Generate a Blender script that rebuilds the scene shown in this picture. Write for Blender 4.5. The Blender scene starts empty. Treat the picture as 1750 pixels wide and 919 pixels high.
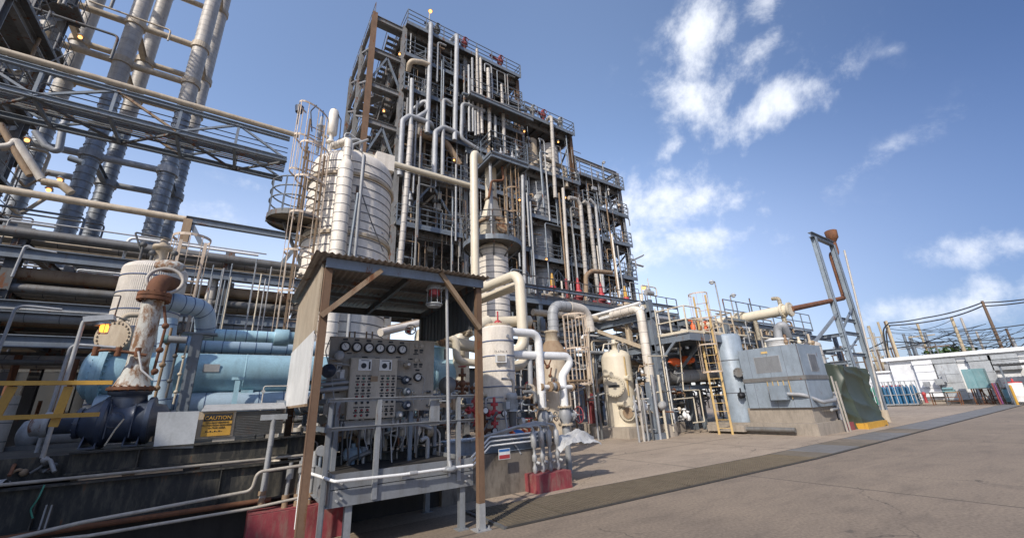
import bpy, math, random
from mathutils import Vector, Matrix
random.seed(7)
SC = bpy.context.scene
COL = SC.collection
# ---------------------------------------------------------------- camera calibration (three vanishing points of the photograph)
PW, PH, PCX, PCY, F = 1750.0, 919.0, 875.0, 459.5, 683.0
EYE = 1.6
_z = Vector((-88, 2040, -F)).normalized()
_x = Vector((1065, -183, -F)); _x = (_x - _x.dot(_z) * _z).normalized()
_y = _z.cross(_x)
def ray(u, v):
    d = Vector((u - PCX, -(v - PCY), -F))
    return Vector((d.dot(_x), d.dot(_y), d.dot(_z)))
def Y(u, v, y): r = ray(u, v); t = y / r.y; return Vector((r.x * t, y, EYE + r.z * t))
def X(u, v, x): r = ray(u, v); t = x / r.x; return Vector((x, r.y * t, EYE + r.z * t))
def G(u, v, z=0.0): r = ray(u, v); t = (z - EYE) / r.z; return Vector((r.x * t, r.y * t, z))
V = Vector
def lerp(a, b, t): return a + (b - a) * t
def rnd(a, b): return random.uniform(a, b)

# ---------------------------------------------------------------- materials
MAT = {}
def nd(t, kind, **kw):
    n = t.nodes.new(kind)
    for k, v in kw.items():
        if k in ('operation', 'blend_type', 'data_type', 'noise_dimensions', 'feature', 'wave_type', 'bands_direction', 'distance', 'clamp', 'invert'):
            setattr(n, k, v)
    return n
def paint(name, col, rough=.55, metal=0.0, var=.18, dirt=.25, dirtcol=(.10, .085, .065), rust=0.0, rustcol=(.16, .062, .025), streak=.25,
          bump=.15, scale=1.0, ribs=None, emit=None):
    m = bpy.data.materials.new(name); m.use_nodes = True; t = m.node_tree; L = t.links
    b = t.nodes['Principled BSDF']; b.inputs['Roughness'].default_value = rough; b.inputs['Metallic'].default_value = metal
    tc = nd(t, 'ShaderNodeTexCoord'); geo = nd(t, 'ShaderNodeNewGeometry')
    mp = nd(t, 'ShaderNodeMapping'); mp.inputs['Scale'].default_value = (1, 1, streak); L.new(geo.outputs['Position'], mp.inputs['Vector'])
    n1 = nd(t, 'ShaderNodeTexNoise'); n1.inputs['Scale'].default_value = 1.6 * scale; n1.inputs['Detail'].default_value = 8; n1.inputs['Roughness'].default_value = .68
    n2 = nd(t, 'ShaderNodeTexNoise'); n2.inputs['Scale'].default_value = 6.5 * scale; n2.inputs['Detail'].default_value = 9; n2.inputs['Roughness'].default_value = .7
    n3 = nd(t, 'ShaderNodeTexNoise'); n3.inputs['Scale'].default_value = 38 * scale; n3.inputs['Detail'].default_value = 5
    L.new(geo.outputs['Position'], n1.inputs['Vector']); L.new(mp.outputs[0], n2.inputs['Vector']); L.new(geo.outputs['Position'], n3.inputs['Vector'])
    oi = nd(t, 'ShaderNodeObjectInfo')
    # brightness variation
    mr = nd(t, 'ShaderNodeMapRange'); mr.inputs[1].default_value = .3; mr.inputs[2].default_value = .7; mr.inputs[3].default_value = 1 - var; mr.inputs[4].default_value = 1 + var * .7
    L.new(n1.outputs[0], mr.inputs[0])
    orr = nd(t, 'ShaderNodeMapRange'); orr.inputs[3].default_value = .86; orr.inputs[4].default_value = 1.12; L.new(oi.outputs['Random'], orr.inputs[0])
    mu = nd(t, 'ShaderNodeMath', operation='MULTIPLY'); L.new(mr.outputs[0], mu.inputs[0]); L.new(orr.outputs[0], mu.inputs[1])
    fm = nd(t, 'ShaderNodeMapRange'); fm.inputs[1].default_value = .3; fm.inputs[2].default_value = .7; fm.inputs[3].default_value = .93; fm.inputs[4].default_value = 1.06; L.new(n3.outputs[0], fm.inputs[0])
    mu2 = nd(t, 'ShaderNodeMath', operation='MULTIPLY'); L.new(mu.outputs[0], mu2.inputs[0]); L.new(fm.outputs[0], mu2.inputs[1])
    vs = nd(t, 'ShaderNodeVectorMath', operation='SCALE'); vs.inputs[0].default_value = col; L.new(mu2.outputs[0], vs.inputs['Scale'])
    cur = vs.outputs[0]
    def blend(src, lo, hi, amt, colr, cur):
        r = nd(t, 'ShaderNodeMapRange'); r.inputs[1].default_value = lo; r.inputs[2].default_value = hi; r.inputs[3].default_value = 0; r.inputs[4].default_value = amt
        L.new(src, r.inputs[0]); mx = nd(t, 'ShaderNodeMix', data_type='RGBA'); L.new(r.outputs[0], mx.inputs[0]); L.new(cur, mx.inputs[6]); mx.inputs[7].default_value = (*colr, 1)
        return mx.outputs[2], r.outputs[0]
    if dirt > 0: cur, _ = blend(n2.outputs[0], .46, .72, min(1, dirt * 1.6), dirtcol, cur)
    if rust > 0:
        ad = nd(t, 'ShaderNodeMath', operation='ADD'); L.new(n2.outputs[0], ad.inputs[0])
        m3 = nd(t, 'ShaderNodeMath', operation='MULTIPLY'); L.new(n1.outputs[0], m3.inputs[0]); m3.inputs[1].default_value = .6; L.new(m3.outputs[0], ad.inputs[1])
        c = 1.02 - .42 * rust; cur, rf = blend(ad.outputs[0], c, c + (.07 if rust < .4 else .16), .95, rustcol, cur)
        ro = nd(t, 'ShaderNodeMapRange'); ro.inputs[3].default_value = rough; ro.inputs[4].default_value = .9; L.new(rf, ro.inputs[0]); L.new(ro.outputs[0], b.inputs['Roughness'])
        if metal > 0:
            me = nd(t, 'ShaderNodeMapRange'); me.inputs[3].default_value = metal; me.inputs[4].default_value = 0; L.new(rf, me.inputs[0]); L.new(me.outputs[0], b.inputs['Metallic'])
    L.new(cur, b.inputs['Base Color'])
    if bump > 0:
        bp = nd(t, 'ShaderNodeBump'); bp.inputs['Strength'].default_value = bump; bp.inputs['Distance'].default_value = .012; L.new(n2.outputs[0], bp.inputs['Height']); L.new(bp.outputs[0], b.inputs['Normal'])
    if emit: b.inputs['Emission Color'].default_value = (*emit[0], 1); b.inputs['Emission Strength'].default_value = emit[1]
    MAT[name] = m; return m
paint('steel', (.19, .22, .25), .5, .25, dirt=.3, rust=.25)
paint('steel_dark', (.12, .122, .12), .6, .15, dirt=.4, dirtcol=(.05, .045, .04), rust=.35)
paint('steel_tower', (.23, .23, .225), .6, .15, dirt=.35, dirtcol=(.07, .06, .05), rust=.35)
paint('steel_blue', (.19, .225, .265), .5, .1, dirt=.3, rust=.2)
paint('concrete_stained', (.21, .18, .145), .9, 0, dirt=.9, dirtcol=(.045, .035, .028), streak=.35, bump=.4, scale=.6)
paint('roof_sheet', (.33, .285, .24), .6, .1, dirt=.35, dirtcol=(.14, .10, .07), rust=.25)
paint('stack_steel', (.26, .285, .315), .45, .3, dirt=.25, rust=0, var=.25)
paint('stand_steel', (.25, .265, .28), .5, .15, dirt=.35, rust=.15)
paint('galv', (.35, .355, .355), .55, .15, dirt=.25, rust=.1)
paint('jacket', (.33, .34, .35), .55, .12, dirt=.2, rust=.05, var=.25)
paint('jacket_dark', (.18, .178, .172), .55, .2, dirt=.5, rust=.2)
paint('rust', (.18, .075, .035), .85, 0, var=.3, dirt=.5, dirtcol=(.06, .03, .02), bump=.5)
paint('rust_post', (.165, .10, .06), .8, 0, var=.25, dirt=.3, dirtcol=(.1, .06, .04), rust=.3, bump=.3)
paint('rust_tan', (.30, .215, .135), .75, 0, dirt=.4, dirtcol=(.16, .08, .04), rust=.3)
paint('rusty_white', (.55, .55, .50), .7, 0, dirt=.45, dirtcol=(.3, .16, .07), rust=.68, rustcol=(.20, .10, .045), bump=.5, scale=2.2, streak=.4)
paint('cream', (.60, .535, .41), .45, 0, var=.08, dirt=.10, dirtcol=(.42, .33, .22), bump=.06)
paint('cream_dirty', (.50, .42, .31), .6, 0, dirt=.4, dirtcol=(.26, .18, .11), rust=.08)
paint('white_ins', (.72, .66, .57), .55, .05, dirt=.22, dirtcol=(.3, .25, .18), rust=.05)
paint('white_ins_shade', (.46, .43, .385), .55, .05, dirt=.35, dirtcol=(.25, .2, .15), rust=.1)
paint('white', (.72, .72, .70), .5, 0, dirt=.15, dirtcol=(.35, .32, .27))
paint('grey_paint', (.40, .42, .43), .45, 0, dirt=.25, rust=.12)
paint('seam', (.10, .105, .12), .6, 0, dirt=0, bump=0)
paint('band_blue', (.08, .115, .21), .5, .2, dirt=0, bump=0)
paint('sky_blue', (.33, .52, .60), .45, 0, dirt=.3, dirtcol=(.2, .28, .31), rust=.06, var=.2)
paint('pale_blue', (.36, .47, .56), .5, .05, dirt=.2, dirtcol=(.25, .3, .33), var=.1)
paint('navy', (.05, .066, .10), .33, .1, dirt=.25, dirtcol=(.05, .045, .04), rust=.04, bump=.1)
paint('yellow', (.52, .29, .04), .5, 0, dirt=.2, dirtcol=(.3, .15, .04), rust=.1)
paint('yellow_worn', (.55, .38, .15), .6, 0, dirt=.35, dirtcol=(.25, .16, .09), rust=.2)
paint('cage', (.60, .49, .38), .6, 0, dirt=.3, dirtcol=(.3, .2, .13), rust=.25)
paint('red', (.42, .045, .05), .5, 0, dirt=.2, rust=.05)
paint('red_plinth', (.26, .045, .055), .9, 0, dirt=.6, dirtcol=(.24, .15, .12), var=.35, bump=.6, scale=2)
paint('orange', (.75, .13, .03), .5, 0, dirt=.1)
paint('blue', (.03, .15, .42), .45, 0, dirt=.2)
paint('cyl_blue', (.02, .11, .22), .4, 0, dirt=.2)
paint('green', (.03, .22, .15), .4, 0, dirt=.2)
paint('black', (.015, .016, .018), .5, 0, dirt=0)
paint('face_white', (.7, .7, .68), .4, 0, dirt=.1, bump=0)
paint('panel_beige', (.40, .36, .30), .55, .05, dirt=.3, dirtcol=(.15, .13, .1), scale=1.5)
paint('panel_box', (.48, .425, .34), .5, 0, dirt=.2, dirtcol=(.2, .17, .13), scale=1.5)
paint('equip_blue', (.25, .30, .35), .5, .05, dirt=.4, streak=.4, dirtcol=(.16, .185, .2), rust=.12)
paint('concrete', (.34, .295, .24), .9, 0, dirt=.35, dirtcol=(.13, .11, .09), bump=.4)
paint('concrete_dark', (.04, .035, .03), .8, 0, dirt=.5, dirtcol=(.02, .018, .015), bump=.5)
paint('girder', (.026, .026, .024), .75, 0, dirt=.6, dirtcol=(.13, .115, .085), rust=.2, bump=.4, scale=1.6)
paint('tarp', (.046, .057, .038), .45, 0, dirt=0, var=.12, bump=0)
paint('grating', (.17, .14, .10), .7, .2, dirt=.3)
paint('grating_grey', (.20, .19, .175), .6, .3, dirt=.3)
paint('grating_brown', (.19, .155, .115), .8, 0, dirt=.4, dirtcol=(.06, .05, .04))
paint('cloth', (.42, .42, .41), .9, 0, dirt=.3, var=.25)
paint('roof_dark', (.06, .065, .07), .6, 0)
paint('wall_white', (.78, .79, .80), .6, 0, dirt=.08, dirtcol=(.4, .38, .34))
paint('trim_grey', (.30, .315, .33), .6, 0, dirt=.2)
paint('teal', (.16, .30, .32), .5, 0, dirt=.3, dirtcol=(.3, .36, .36))
paint('purple', (.24, .07, .2), .6, 0)
paint('wood_pole', (.13, .085, .055), .9, 0, dirt=.3, bump=.3)
paint('pole_tan', (.42, .34, .22), .8, 0, dirt=.2)
paint('tyre', (.02, .02, .02), .8, 0)
paint('leaf', (.07, .12, .035), .7, 0, dirt=0)
def glow(name, col, s):
    m = bpy.data.materials.new(name); m.use_nodes = True; b = m.node_tree.nodes['Principled BSDF']
    b.inputs['Base Color'].default_value = (*col, 1); b.inputs['Emission Color'].default_value = (*col, 1); b.inputs['Emission Strength'].default_value = s; MAT[name] = m
glow('amber', (1.0, .30, .04), 2.6); glow('amber_soft', (1.0, .42, .12), 2.2)

# ---------------------------------------------------------------- mesh builder
class MB:
    def __init__(s): s.v = []; s.f = []; s.m = []; s.s = []; s.mi = 0
    def add(s, vs, fs, smooth=False):
        o = len(s.v); s.v += [tuple(a) for a in vs]
        for f in fs: s.f.append(tuple(i + o for i in f)); s.m.append(s.mi); s.s.append(smooth)
    def mat(s, i): s.mi = i; return s
    def obox(s, c, a, b, d):
        c, a, b, d = V(c), V(a), V(b), V(d)
        vs = [c + sa * a + sb * b + sd * d for sa in (-1, 1) for sb in (-1, 1) for sd in (-1, 1)]
        fs = [(0, 1, 3, 2), (4, 6, 7, 5), (0, 4, 5, 1), (2, 3, 7, 6), (0, 2, 6, 4), (1, 5, 7, 3)]
        if a.cross(b).dot(d) < 0: fs = [f[::-1] for f in fs]
        s.add(vs, fs); return s
    def box(s, lo, hi):
        lo, hi = V(lo), V(hi); h = (hi - lo) / 2
        return s.obox((lo + hi) / 2, (abs(h.x), 0, 0), (0, abs(h.y), 0), (0, 0, abs(h.z)))
    def frame(s, p, q, up=(0, 0, 1)):
        d = (V(q) - V(p)); l = max(d.length, 1e-6); d = d / l if d.length > 1e-7 else V((0, 0, 1)); up = V(up)
        if abs(d.dot(up)) > .99: up = V((0, 1, 0))
        side = d.cross(up).normalized(); u = side.cross(d).normalized(); return d, side, u, l
    def bar(s, p, q, w, h=None, up=(0, 0, 1)):
        h = h or w; d, side, u, l = s.frame(p, q, up)
        return s.obox((V(p) + V(q)) / 2, d * l / 2, side * w / 2, u * h / 2)
    def ibeam(s, p, q, w, h, t=.014, up=(0, 0, 1)):
        d, side, u, l = s.frame(p, q, up); c = (V(p) + V(q)) / 2; t = max(t, .008)
        s.obox(c + u * (h - t) / 2, d * l / 2, side * w / 2, u * t / 2); s.obox(c - u * (h - t) / 2, d * l / 2, side * w / 2, u * t / 2)
        return s.obox(c, d * l / 2, side * t / 2, u * (h / 2 - t))
    def channel(s, p, q, w, h, t=.012, up=(0, 0, 1), flip=1):
        d, side, u, l = s.frame(p, q, up); c = (V(p) + V(q)) / 2; side = side * flip
        s.obox(c + u * (h - t) / 2, d * l / 2, side * w / 2, u * t / 2); s.obox(c - u * (h - t) / 2, d * l / 2, side * w / 2, u * t / 2)
        return s.obox(c - side * (w - t) / 2, d * l / 2, side * t / 2, u * (h / 2 - t))
    def angle(s, p, q, w, t=.009, up=(0, 0, 1)):
        d, side, u, l = s.frame(p, q, up); c = (V(p) + V(q)) / 2
        s.obox(c + u * (w - t) / 2, d * l / 2, side * w / 2, u * t / 2)
        return s.obox(c - side * (w - t) / 2 - u * t / 2, d * l / 2, side * t / 2, u * (w - t) / 2)
    def sweep(s, pts, rs, seg=10, caps=True, smooth=True):
        pts = [V(p) for p in pts]; n = len(pts)
        tan = []
        for i in range(n):
            a = pts[max(i - 1, 0)]; b = pts[min(i + 1, n - 1)]
            if 0 < i < n - 1: t = (pts[i] - a).normalized() + (b - pts[i]).normalized()
            else: t = b - a
            tan.append(t.normalized() if t.length > 1e-9 else V((0, 0, 1)))
        t0 = tan[0]; up = V((0, 0, 1)) if abs(t0.z) < .9 else V((1, 0, 0)); nn = t0.cross(up).normalized()
        vs = []
        for i in range(n):
            t = tan[i]; nn = (nn - nn.dot(t) * t).normalized(); bb = t.cross(nn); r = rs[i] if isinstance(rs, (list, tuple)) else rs
            for k in range(seg):
                a = 2 * math.pi * k / seg; vs.append(pts[i] + (math.cos(a) * nn + math.sin(a) * bb) * r)
        fs = [(i * seg + k, i * seg + (k + 1) % seg, (i + 1) * seg + (k + 1) % seg, (i + 1) * seg + k) for i in range(n - 1) for k in range(seg)]
        s.add(vs, fs, smooth)
        if caps:
            r0 = rs[0] if isinstance(rs, (list, tuple)) else rs
            s.add(vs[:seg], [tuple(range(seg))[::-1]]); s.add(vs[-seg:], [tuple(range(seg))])
        return s
    @staticmethod
    def fillet(pts, R, n=5):
        pts = [V(p) for p in pts]
        if R <= 0 or len(pts) < 3: return pts
        out = [pts[0]]
        for i in range(1, len(pts) - 1):
            p = pts[i]; a = pts[i - 1] - p; b = pts[i + 1] - p; la, lb = a.length, b.length
            if la < 1e-5 or lb < 1e-5: continue
            if (a / la).angle(b / lb) < .02: continue
            a /= la; b /= lb; ang = a.angle(b)
            if ang > 3.1: out.append(p); continue
            d = min(R / math.tan(ang / 2), la * .49, lb * .49)
            p0, p1 = p + a * d, p + b * d; r = d * math.tan(ang / 2); c = p + (a + b).normalized() * (r / math.sin(ang / 2))
            v0, v1 = p0 - c, p1 - c; th = v0.angle(v1); 
            if th < 1e-4: out.append(p); continue
            for k in range(n + 1):
                t = k / n; out.append(c + (v0 * math.sin((1 - t) * th) + v1 * math.sin(t * th)) / math.sin(th))
        out.append(pts[-1]); return out
    def tube(s, pts, r, R=None, seg=10, caps=True, bands=None, bw=.012, bm=1, n=5):
        R = 2.2 * r if R is None else R
        path = s.fillet(pts, R, n); s.sweep(path, r, seg, caps)
        if bands:
            m0 = s.mi; s.mi = bm; acc = bands * .5
            for i in range(len(path) - 1):
                a, b = path[i], path[i + 1]; l = (b - a).length
                if l < 1e-6: continue
                d = (b - a) / l
                while acc < l:
                    if bw < acc < l - bw or l < .2:
                        c = a + d * acc; s.sweep([c - d * bw / 2, c + d * bw / 2], r * 1.012 + .0015, seg, True)
                    acc += bands
                acc -= l
            s.mi = m0
        return s
    def cyl(s, p, q, r, r2=None, seg=16, caps=True, smooth=True):
        return s.sweep([p, q], [r, r if r2 is None else r2], seg, caps, smooth)
    def lathe(s, o, ax, prof, seg=32, smooth=True, ribs=0, depth=.012):
        o = V(o); ax = V(ax).normalized(); up = V((0, 0, 1)) if abs(ax.z) < .9 else V((1, 0, 0)); n = ax.cross(up).normalized(); b = ax.cross(n)
        vs = []
        for r, h in prof:
            for k in range(seg):
                a = 2 * math.pi * k / seg; rr = r + (depth if (ribs and k % 2) else 0); vs.append(o + ax * h + (math.cos(a) * n + math.sin(a) * b) * rr)
        m = len(prof); fs = [(i * seg + k, i * seg + (k + 1) % seg, (i + 1) * seg + (k + 1) % seg, (i + 1) * seg + k) for i in range(m - 1) for k in range(seg)]
        s.add(vs, fs, smooth and not ribs)
        if prof[0][0] > 1e-4: s.add(vs[:seg], [tuple(range(seg))[::-1]])
        if prof[-1][0] > 1e-4: s.add(vs[-seg:], [tuple(range(seg))])
        return s
    def ring(s, c, ax, R, r, seg=28, sub=6, a0=0, a1=2 * math.pi):
        c = V(c); ax = V(ax).normalized(); up = V((0, 0, 1)) if abs(ax.z) < .9 else V((1, 0, 0)); n = ax.cross(up).normalized(); b = ax.cross(n)
        full = abs(a1 - a0) > 6.28
        pts = [c + (math.cos(a) * n + math.sin(a) * b) * R for a in [a0 + (a1 - a0) * i / seg for i in range(seg + 1)]]
        return s.sweep(pts, r, sub, not full)
    def hoop(s, c, ax, R, h, t=.008, seg=24, a0=0, a1=2 * math.pi):    # flat strip ring
        c = V(c); ax = V(ax).normalized(); up = V((0, 0, 1)) if abs(ax.z) < .9 else V((1, 0, 0)); n = ax.cross(up).normalized(); b = ax.cross(n)
        for i in range(seg):
            p = [c + (math.cos(a) * n + math.sin(a) * b) * R for a in (a0 + (a1 - a0) * i / seg, a0 + (a1 - a0) * (i + 1) / seg)]
            s.bar(p[0], p[1], t, h, ax)
        return s
    def flange(s, c, ax, r, t=.05, bolts=12, br=.018, rb=None):
        c = V(c); ax = V(ax).normalized(); s.cyl(c - ax * t / 2, c + ax * t / 2, r, seg=28)
        up = V((0, 0, 1)) if abs(ax.z) < .9 else V((1, 0, 0)); n = ax.cross(up).normalized(); b = ax.cross(n); rb = rb or r * .86
        for k in range(bolts):
            a = 2 * math.pi * k / bolts; p = c + (math.cos(a) * n + math.sin(a) * b) * rb; s.cyl(p - ax * (t / 2 + br * 1.3), p + ax * (t / 2 + br * 1.3), br, seg=6, smooth=False)
        return s
    def ell(s, c, a, b, d, seg=14, rings=8):
        c, a, b, d = V(c), V(a), V(b), V(d); vs = []; fs = []
        for i in range(rings + 1):
            th = math.pi * i / rings
            for k in range(seg):
                ph = 2 * math.pi * k / seg; vs.append(c + d * math.cos(th) + (a * math.cos(ph) + b * math.sin(ph)) * math.sin(th))
        for i in range(rings):
            for k in range(seg): fs.append((i * seg + k, (i + 1) * seg + k, (i + 1) * seg + (k + 1) % seg, i * seg + (k + 1) % seg))
        s.add(vs, fs, True); return s
    def ball(s, c, r, seg=14): return s.ell(c, (r, 0, 0), (0, r, 0), (0, 0, r), seg, seg // 2 + 1)
    def plate(s, pts, t):        # convex polygon extruded along its normal
        pts = [V(p) for p in pts]; n = (pts[1] - pts[0]).cross(pts[2] - pts[0]).normalized(); k = len(pts)
        vs = [p - n * t / 2 for p in pts] + [p + n * t / 2 for p in pts]
        fs = [tuple(range(k))[::-1], tuple(range(k, 2 * k))] + [(i, (i + 1) % k, k + (i + 1) % k, k + i) for i in range(k)]
        s.add(vs, fs); return s
    def rail(s, path, h=1.07, r=.022, sp=1.5, mids=(.5,), kick=True, seg=6, closed=False):
        path = [V(p) for p in path]
        for i in range(len(path) - 1):
            a, b = path[i], path[i + 1]; l = (b - a).length; n = max(1, round(l / sp))
            for k in range(n + (1 if i == len(path) - 2 else 0)):
                p = lerp(a, b, k / n); s.bar(p, p + V((0, 0, h)), r * 1.8, r * 1.8)
            for z in list(mids) + [1.0]: s.cyl(a + V((0, 0, h * z)), b + V((0, 0, h * z)), r, seg=seg)
            if kick: s.bar(a + V((0, 0, .06)), b + V((0, 0, .06)), .008, .1)
        return s
    def text(s, body, size, o, right, up, ext=.002, align='CENTER'):
        cu = bpy.data.curves.new('txt', 'FONT'); cu.body = body; cu.size = size; cu.extrude = ext; cu.align_x = align; cu.align_y = 'CENTER'; cu.resolution_u = 2
        ob = bpy.data.objects.new('txt', cu); COL.objects.link(ob); dg = bpy.context.evaluated_depsgraph_get(); me = bpy.data.meshes.new_from_object(ob.evaluated_get(dg))
        right, up = V(right).normalized(), V(up).normalized(); n = right.cross(up); o = V(o)
        s.add([o + right * p.co.x + up * p.co.y + n * (p.co.z + ext) for p in me.vertices], [tuple(p.vertices) for p in me.polygons])
        bpy.data.objects.remove(ob); bpy.data.curves.remove(cu); bpy.data.meshes.remove(me); return s
    def build(s, name, mats, parent=None):
        if isinstance(mats, str): mats = [mats]
        if parent is not None:
            root = parent
            while root.parent: root = root.parent
            o = V(root.location)
        else:
            xs = [p[0] for p in s.v]; ys = [p[1] for p in s.v]; zs = [p[2] for p in s.v]; o = V(((min(xs) + max(xs)) / 2, (min(ys) + max(ys)) / 2, min(zs)))
        me = bpy.data.meshes.new(name); me.from_pydata([(p[0] - o.x, p[1] - o.y, p[2] - o.z) for p in s.v], [], s.f)
        for m in mats: me.materials.append(MAT[m])
        me.polygons.foreach_set('material_index', [min(i, len(mats) - 1) for i in s.m]); me.polygons.foreach_set('use_smooth', s.s); me.update()
        ob = bpy.data.objects.new(name, me); COL.objects.link(ob)
        if parent is not None: ob.parent = parent
        else: ob.location = o
        return ob
def tag(o, label=None, cat=None, group=None, kind=None):
    if label: o['label'] = label
    if cat: o['category'] = cat
    if group: o['group'] = group
    if kind: o['kind'] = kind
    return o
def thing(name, label, cat, loc, group=None):
    o = bpy.data.objects.new(name, None); o.empty_display_size = .2; COL.objects.link(o); o.location = V(loc); return tag(o, label, cat, group)
def one(name, mb, mats, label, cat, group=None): return tag(mb.build(name, mats), label, cat, group)
def struct(name, mb, mats): return tag(mb.build(name, mats), kind='structure')
def copy_tree(o, off, label=None, group=None):
    r = o.copy(); COL.objects.link(r); r.location = V(o.location) + V(off)
    if label: r['label'] = label
    if group: r['group'] = group
    for ch in list(o.children):
        c = ch.copy(); COL.objects.link(c); c.parent = r
        for g in list(ch.children): d = g.copy(); COL.objects.link(d); d.parent = c
    return r
def pipe(label, pts, r, mats='galv', R=None, bands=None, seg=12, name='pipe', group=None, cat='pipe', bw=.012, fl=None):
    mb = MB().tube(pts, r, R, seg, True, bands, bw)
    if fl:
        mb.mat(0 if isinstance(mats, str) else len(mats) - 1)
        for i in fl:
            a = V(pts[i]); b = V(pts[1 if i == 0 else i - 1]); mb.flange(a, b - a, r * 1.65, max(.05, r * .3), 10, r * .13)
    return one(name, mb, mats, label, cat, group)
STM = ['galv', 'steel', 'jacket', 'cream_dirty', 'white_ins_shade', 'rust_tan', 'steel_dark', 'steel_tower', 'white', 'steel_blue']
STUFF = MB()
def sp(pts, r, mat='galv', seg=6):
    STUFF.mat(STM.index(mat) if mat in STM else 0); STUFF.tube(pts, r, r * 3, seg, n=3)
def sv(c, d, r, mat='rust_tan'):
    STUFF.mat(STM.index(mat) if mat in STM else 5); d = V(d).normalized(); c = V(c); STUFF.cyl(c - d * r * .5, c + d * r * .5, r, seg=8)
def gate_valve(parent, c, ax, r, mats=('grey_paint', 'rust_tan', 'red'), stem=(0, 0, 1), wheel=None, name='valve'):
    """valve body with end flanges, bonnet, stem and handwheel as parts"""
    c = V(c); ax = V(ax).normalized(); st = V(stem).normalized(); wheel = wheel or r * 1.5
    b = MB().lathe(c - ax * r * 1.9, ax, [(r, 0), (r, .25 * r), (r * 1.35, r), (r * 1.45, 1.9 * r), (r * 1.35, 2.8 * r), (r, 3.55 * r), (r, 3.8 * r)], 20)
    b.mat(1); b.flange(c - ax * r * 1.9, ax, r * 1.7, r * .32, 10, r * .14); b.flange(c + ax * r * 1.9, ax, r * 1.7, r * .32, 10, r * .14)
    o = b.build(name, [mats[0], mats[1]], parent)
    n = MB().cyl(c + st * r, c + st * r * 2.4, r * .9, r * .7); n.flange(c + st * r * 2.0, st, r * 1.25, r * .25, 8, r * .12); n.cyl(c + st * r * 2.4, c + st * r * 3.9, r * .2, seg=8)
    n.build('bonnet', mats[0], o)
    w = MB(); wc = c + st * r * 3.8; w.ring(wc, st, wheel, r * .14, 24, 6)
    up = V((0, 0, 1)) if abs(st.z) < .9 else V((1, 0, 0)); a = st.cross(up).normalized(); bb = st.cross(a)
    for k in range(5):
        t = 2 * math.pi * k / 5; w.cyl(wc, wc + (math.cos(t) * a + math.sin(t) * bb) * wheel, r * .09, seg=6)
    w.build('handwheel', mats[2], o); return o
def ladder(name, label, base, along, out, z0, z1, w=.45, cage=None, mats=('yellow', 'cage'), hoop_sp=1.1, rungs_sp=.3, R=.36, rail=.05, group=None):
    """ladder: along = direction between stiles, out = side the cage bulges"""
    base = V(base); a = V(along).normalized(); o = V(out).normalized(); t = thing(name, label, 'ladder', (base.x, base.y, z0), group)
    for sd in (-1, 1):
        p = base + a * sd * w / 2; MB().bar((p.x, p.y, z0), (p.x, p.y, z1), rail * .35, rail * 1.2, a).build('stile', mats[0], t)
    z = z0 + .25
    while z < z1 - .1: MB().cyl(V((base.x, base.y, z)) - a * w / 2, V((base.x, base.y, z)) + a * w / 2, .014, seg=6).build('rung', mats[0], t); z += rungs_sp
    if cage:
        c0, c1 = cage; m = MB(); z = c0; cen = base + o * R * .8
        def hp(th, z): q = cen + (a * math.cos(th) + o * math.sin(th)) * R; return V((q.x, q.y, z))
        lo, hi = -.65, math.pi + .65; N = 14
        n = max(1, round((c1 - c0) / hoop_sp))
        for i in range(n + 1):
            z = c0 + (c1 - c0) * i / n; m = MB()
            for k in range(N): m.bar(hp(lo + (hi - lo) * k / N, z), hp(lo + (hi - lo) * (k + 1) / N, z), .012, .06)
            m.build('cage_hoop', mats[1], t)
        for k in range(7): th = lo + .25 + (hi - lo - .5) * k / 6; MB().bar(hp(th, c0), hp(th, c1), .045, .01, a).build('cage_bar', mats[1], t)
    return t
def lamp_post(label, base, h, arm=(.3, 0, 0), r=.025, mat='galv', head=.12, lit=False, group=None):
    base = V(base); t = thing('street_lamp', label, 'lamp', base, group); arm = V(arm); top = base + V((0, 0, h))
    MB().tube([base, top, top + arm], r, .1, 8).build('pole', mat, t)
    c = top + arm; MB().cyl(c + V((0, 0, .07)), c - V((0, 0, .05)), head * .5, head, 14).build('lamp_shade', 'grey_paint', t)
    MB().ell(c - V((0, 0, .06)), (head * .75, 0, 0), (0, head * .75, 0), (0, 0, head * .8), 12, 6).build('bulb_globe', 'amber_soft' if lit else 'face_white', t); return t
# ================================================================ camera, sun, sky
cam = bpy.data.cameras.new('camera'); co = bpy.data.objects.new('camera', cam); COL.objects.link(co); SC.camera = co
cam.lens = F / PW * 36; cam.sensor_width = 36; cam.clip_start = .05; cam.clip_end = 3000
co.matrix_world = Matrix(((*_x, 0), (*_y, 0), (*_z, EYE), (0, 0, 0, 1)))
SUN_AZ = V((-.86, -.50, 0)).normalized(); SUN_EL = math.radians(38)
sd = V((SUN_AZ.x * math.cos(SUN_EL), SUN_AZ.y * math.cos(SUN_EL), math.sin(SUN_EL)))
sl = bpy.data.lights.new('sun', 'SUN'); sl.energy = 3.0; sl.angle = math.radians(1.0); sl.color = (1, .925, .82)
so = bpy.data.objects.new('sun', sl); COL.objects.link(so); so.rotation_euler = sd.to_track_quat('Z', 'Y').to_euler(); so.location = (0, -10, 60)
wd = bpy.data.worlds.new('World'); SC.world = wd; wd.use_nodes = True; t = wd.node_tree; t.nodes.clear(); L = t.links
def N(k, **kw): return nd(t, k, **kw)
def M(op, a, b=None, c=None, cl=False):
    n = N('ShaderNodeMath', operation=op); n.use_clamp = cl
    for i, x in enumerate((a, b, c)):
        if x is None: continue
        if hasattr(x, 'links'): L.new(x, n.inputs[i])
        else: n.inputs[i].default_value = x
    return n.outputs[0]
def VM(op, a, b):
    n = N('ShaderNodeVectorMath', operation=op)
    for i, x in enumerate((a, b)):
        if hasattr(x, 'links'): L.new(x, n.inputs[i])
        else: n.inputs[i].default_value = x
    return n
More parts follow.
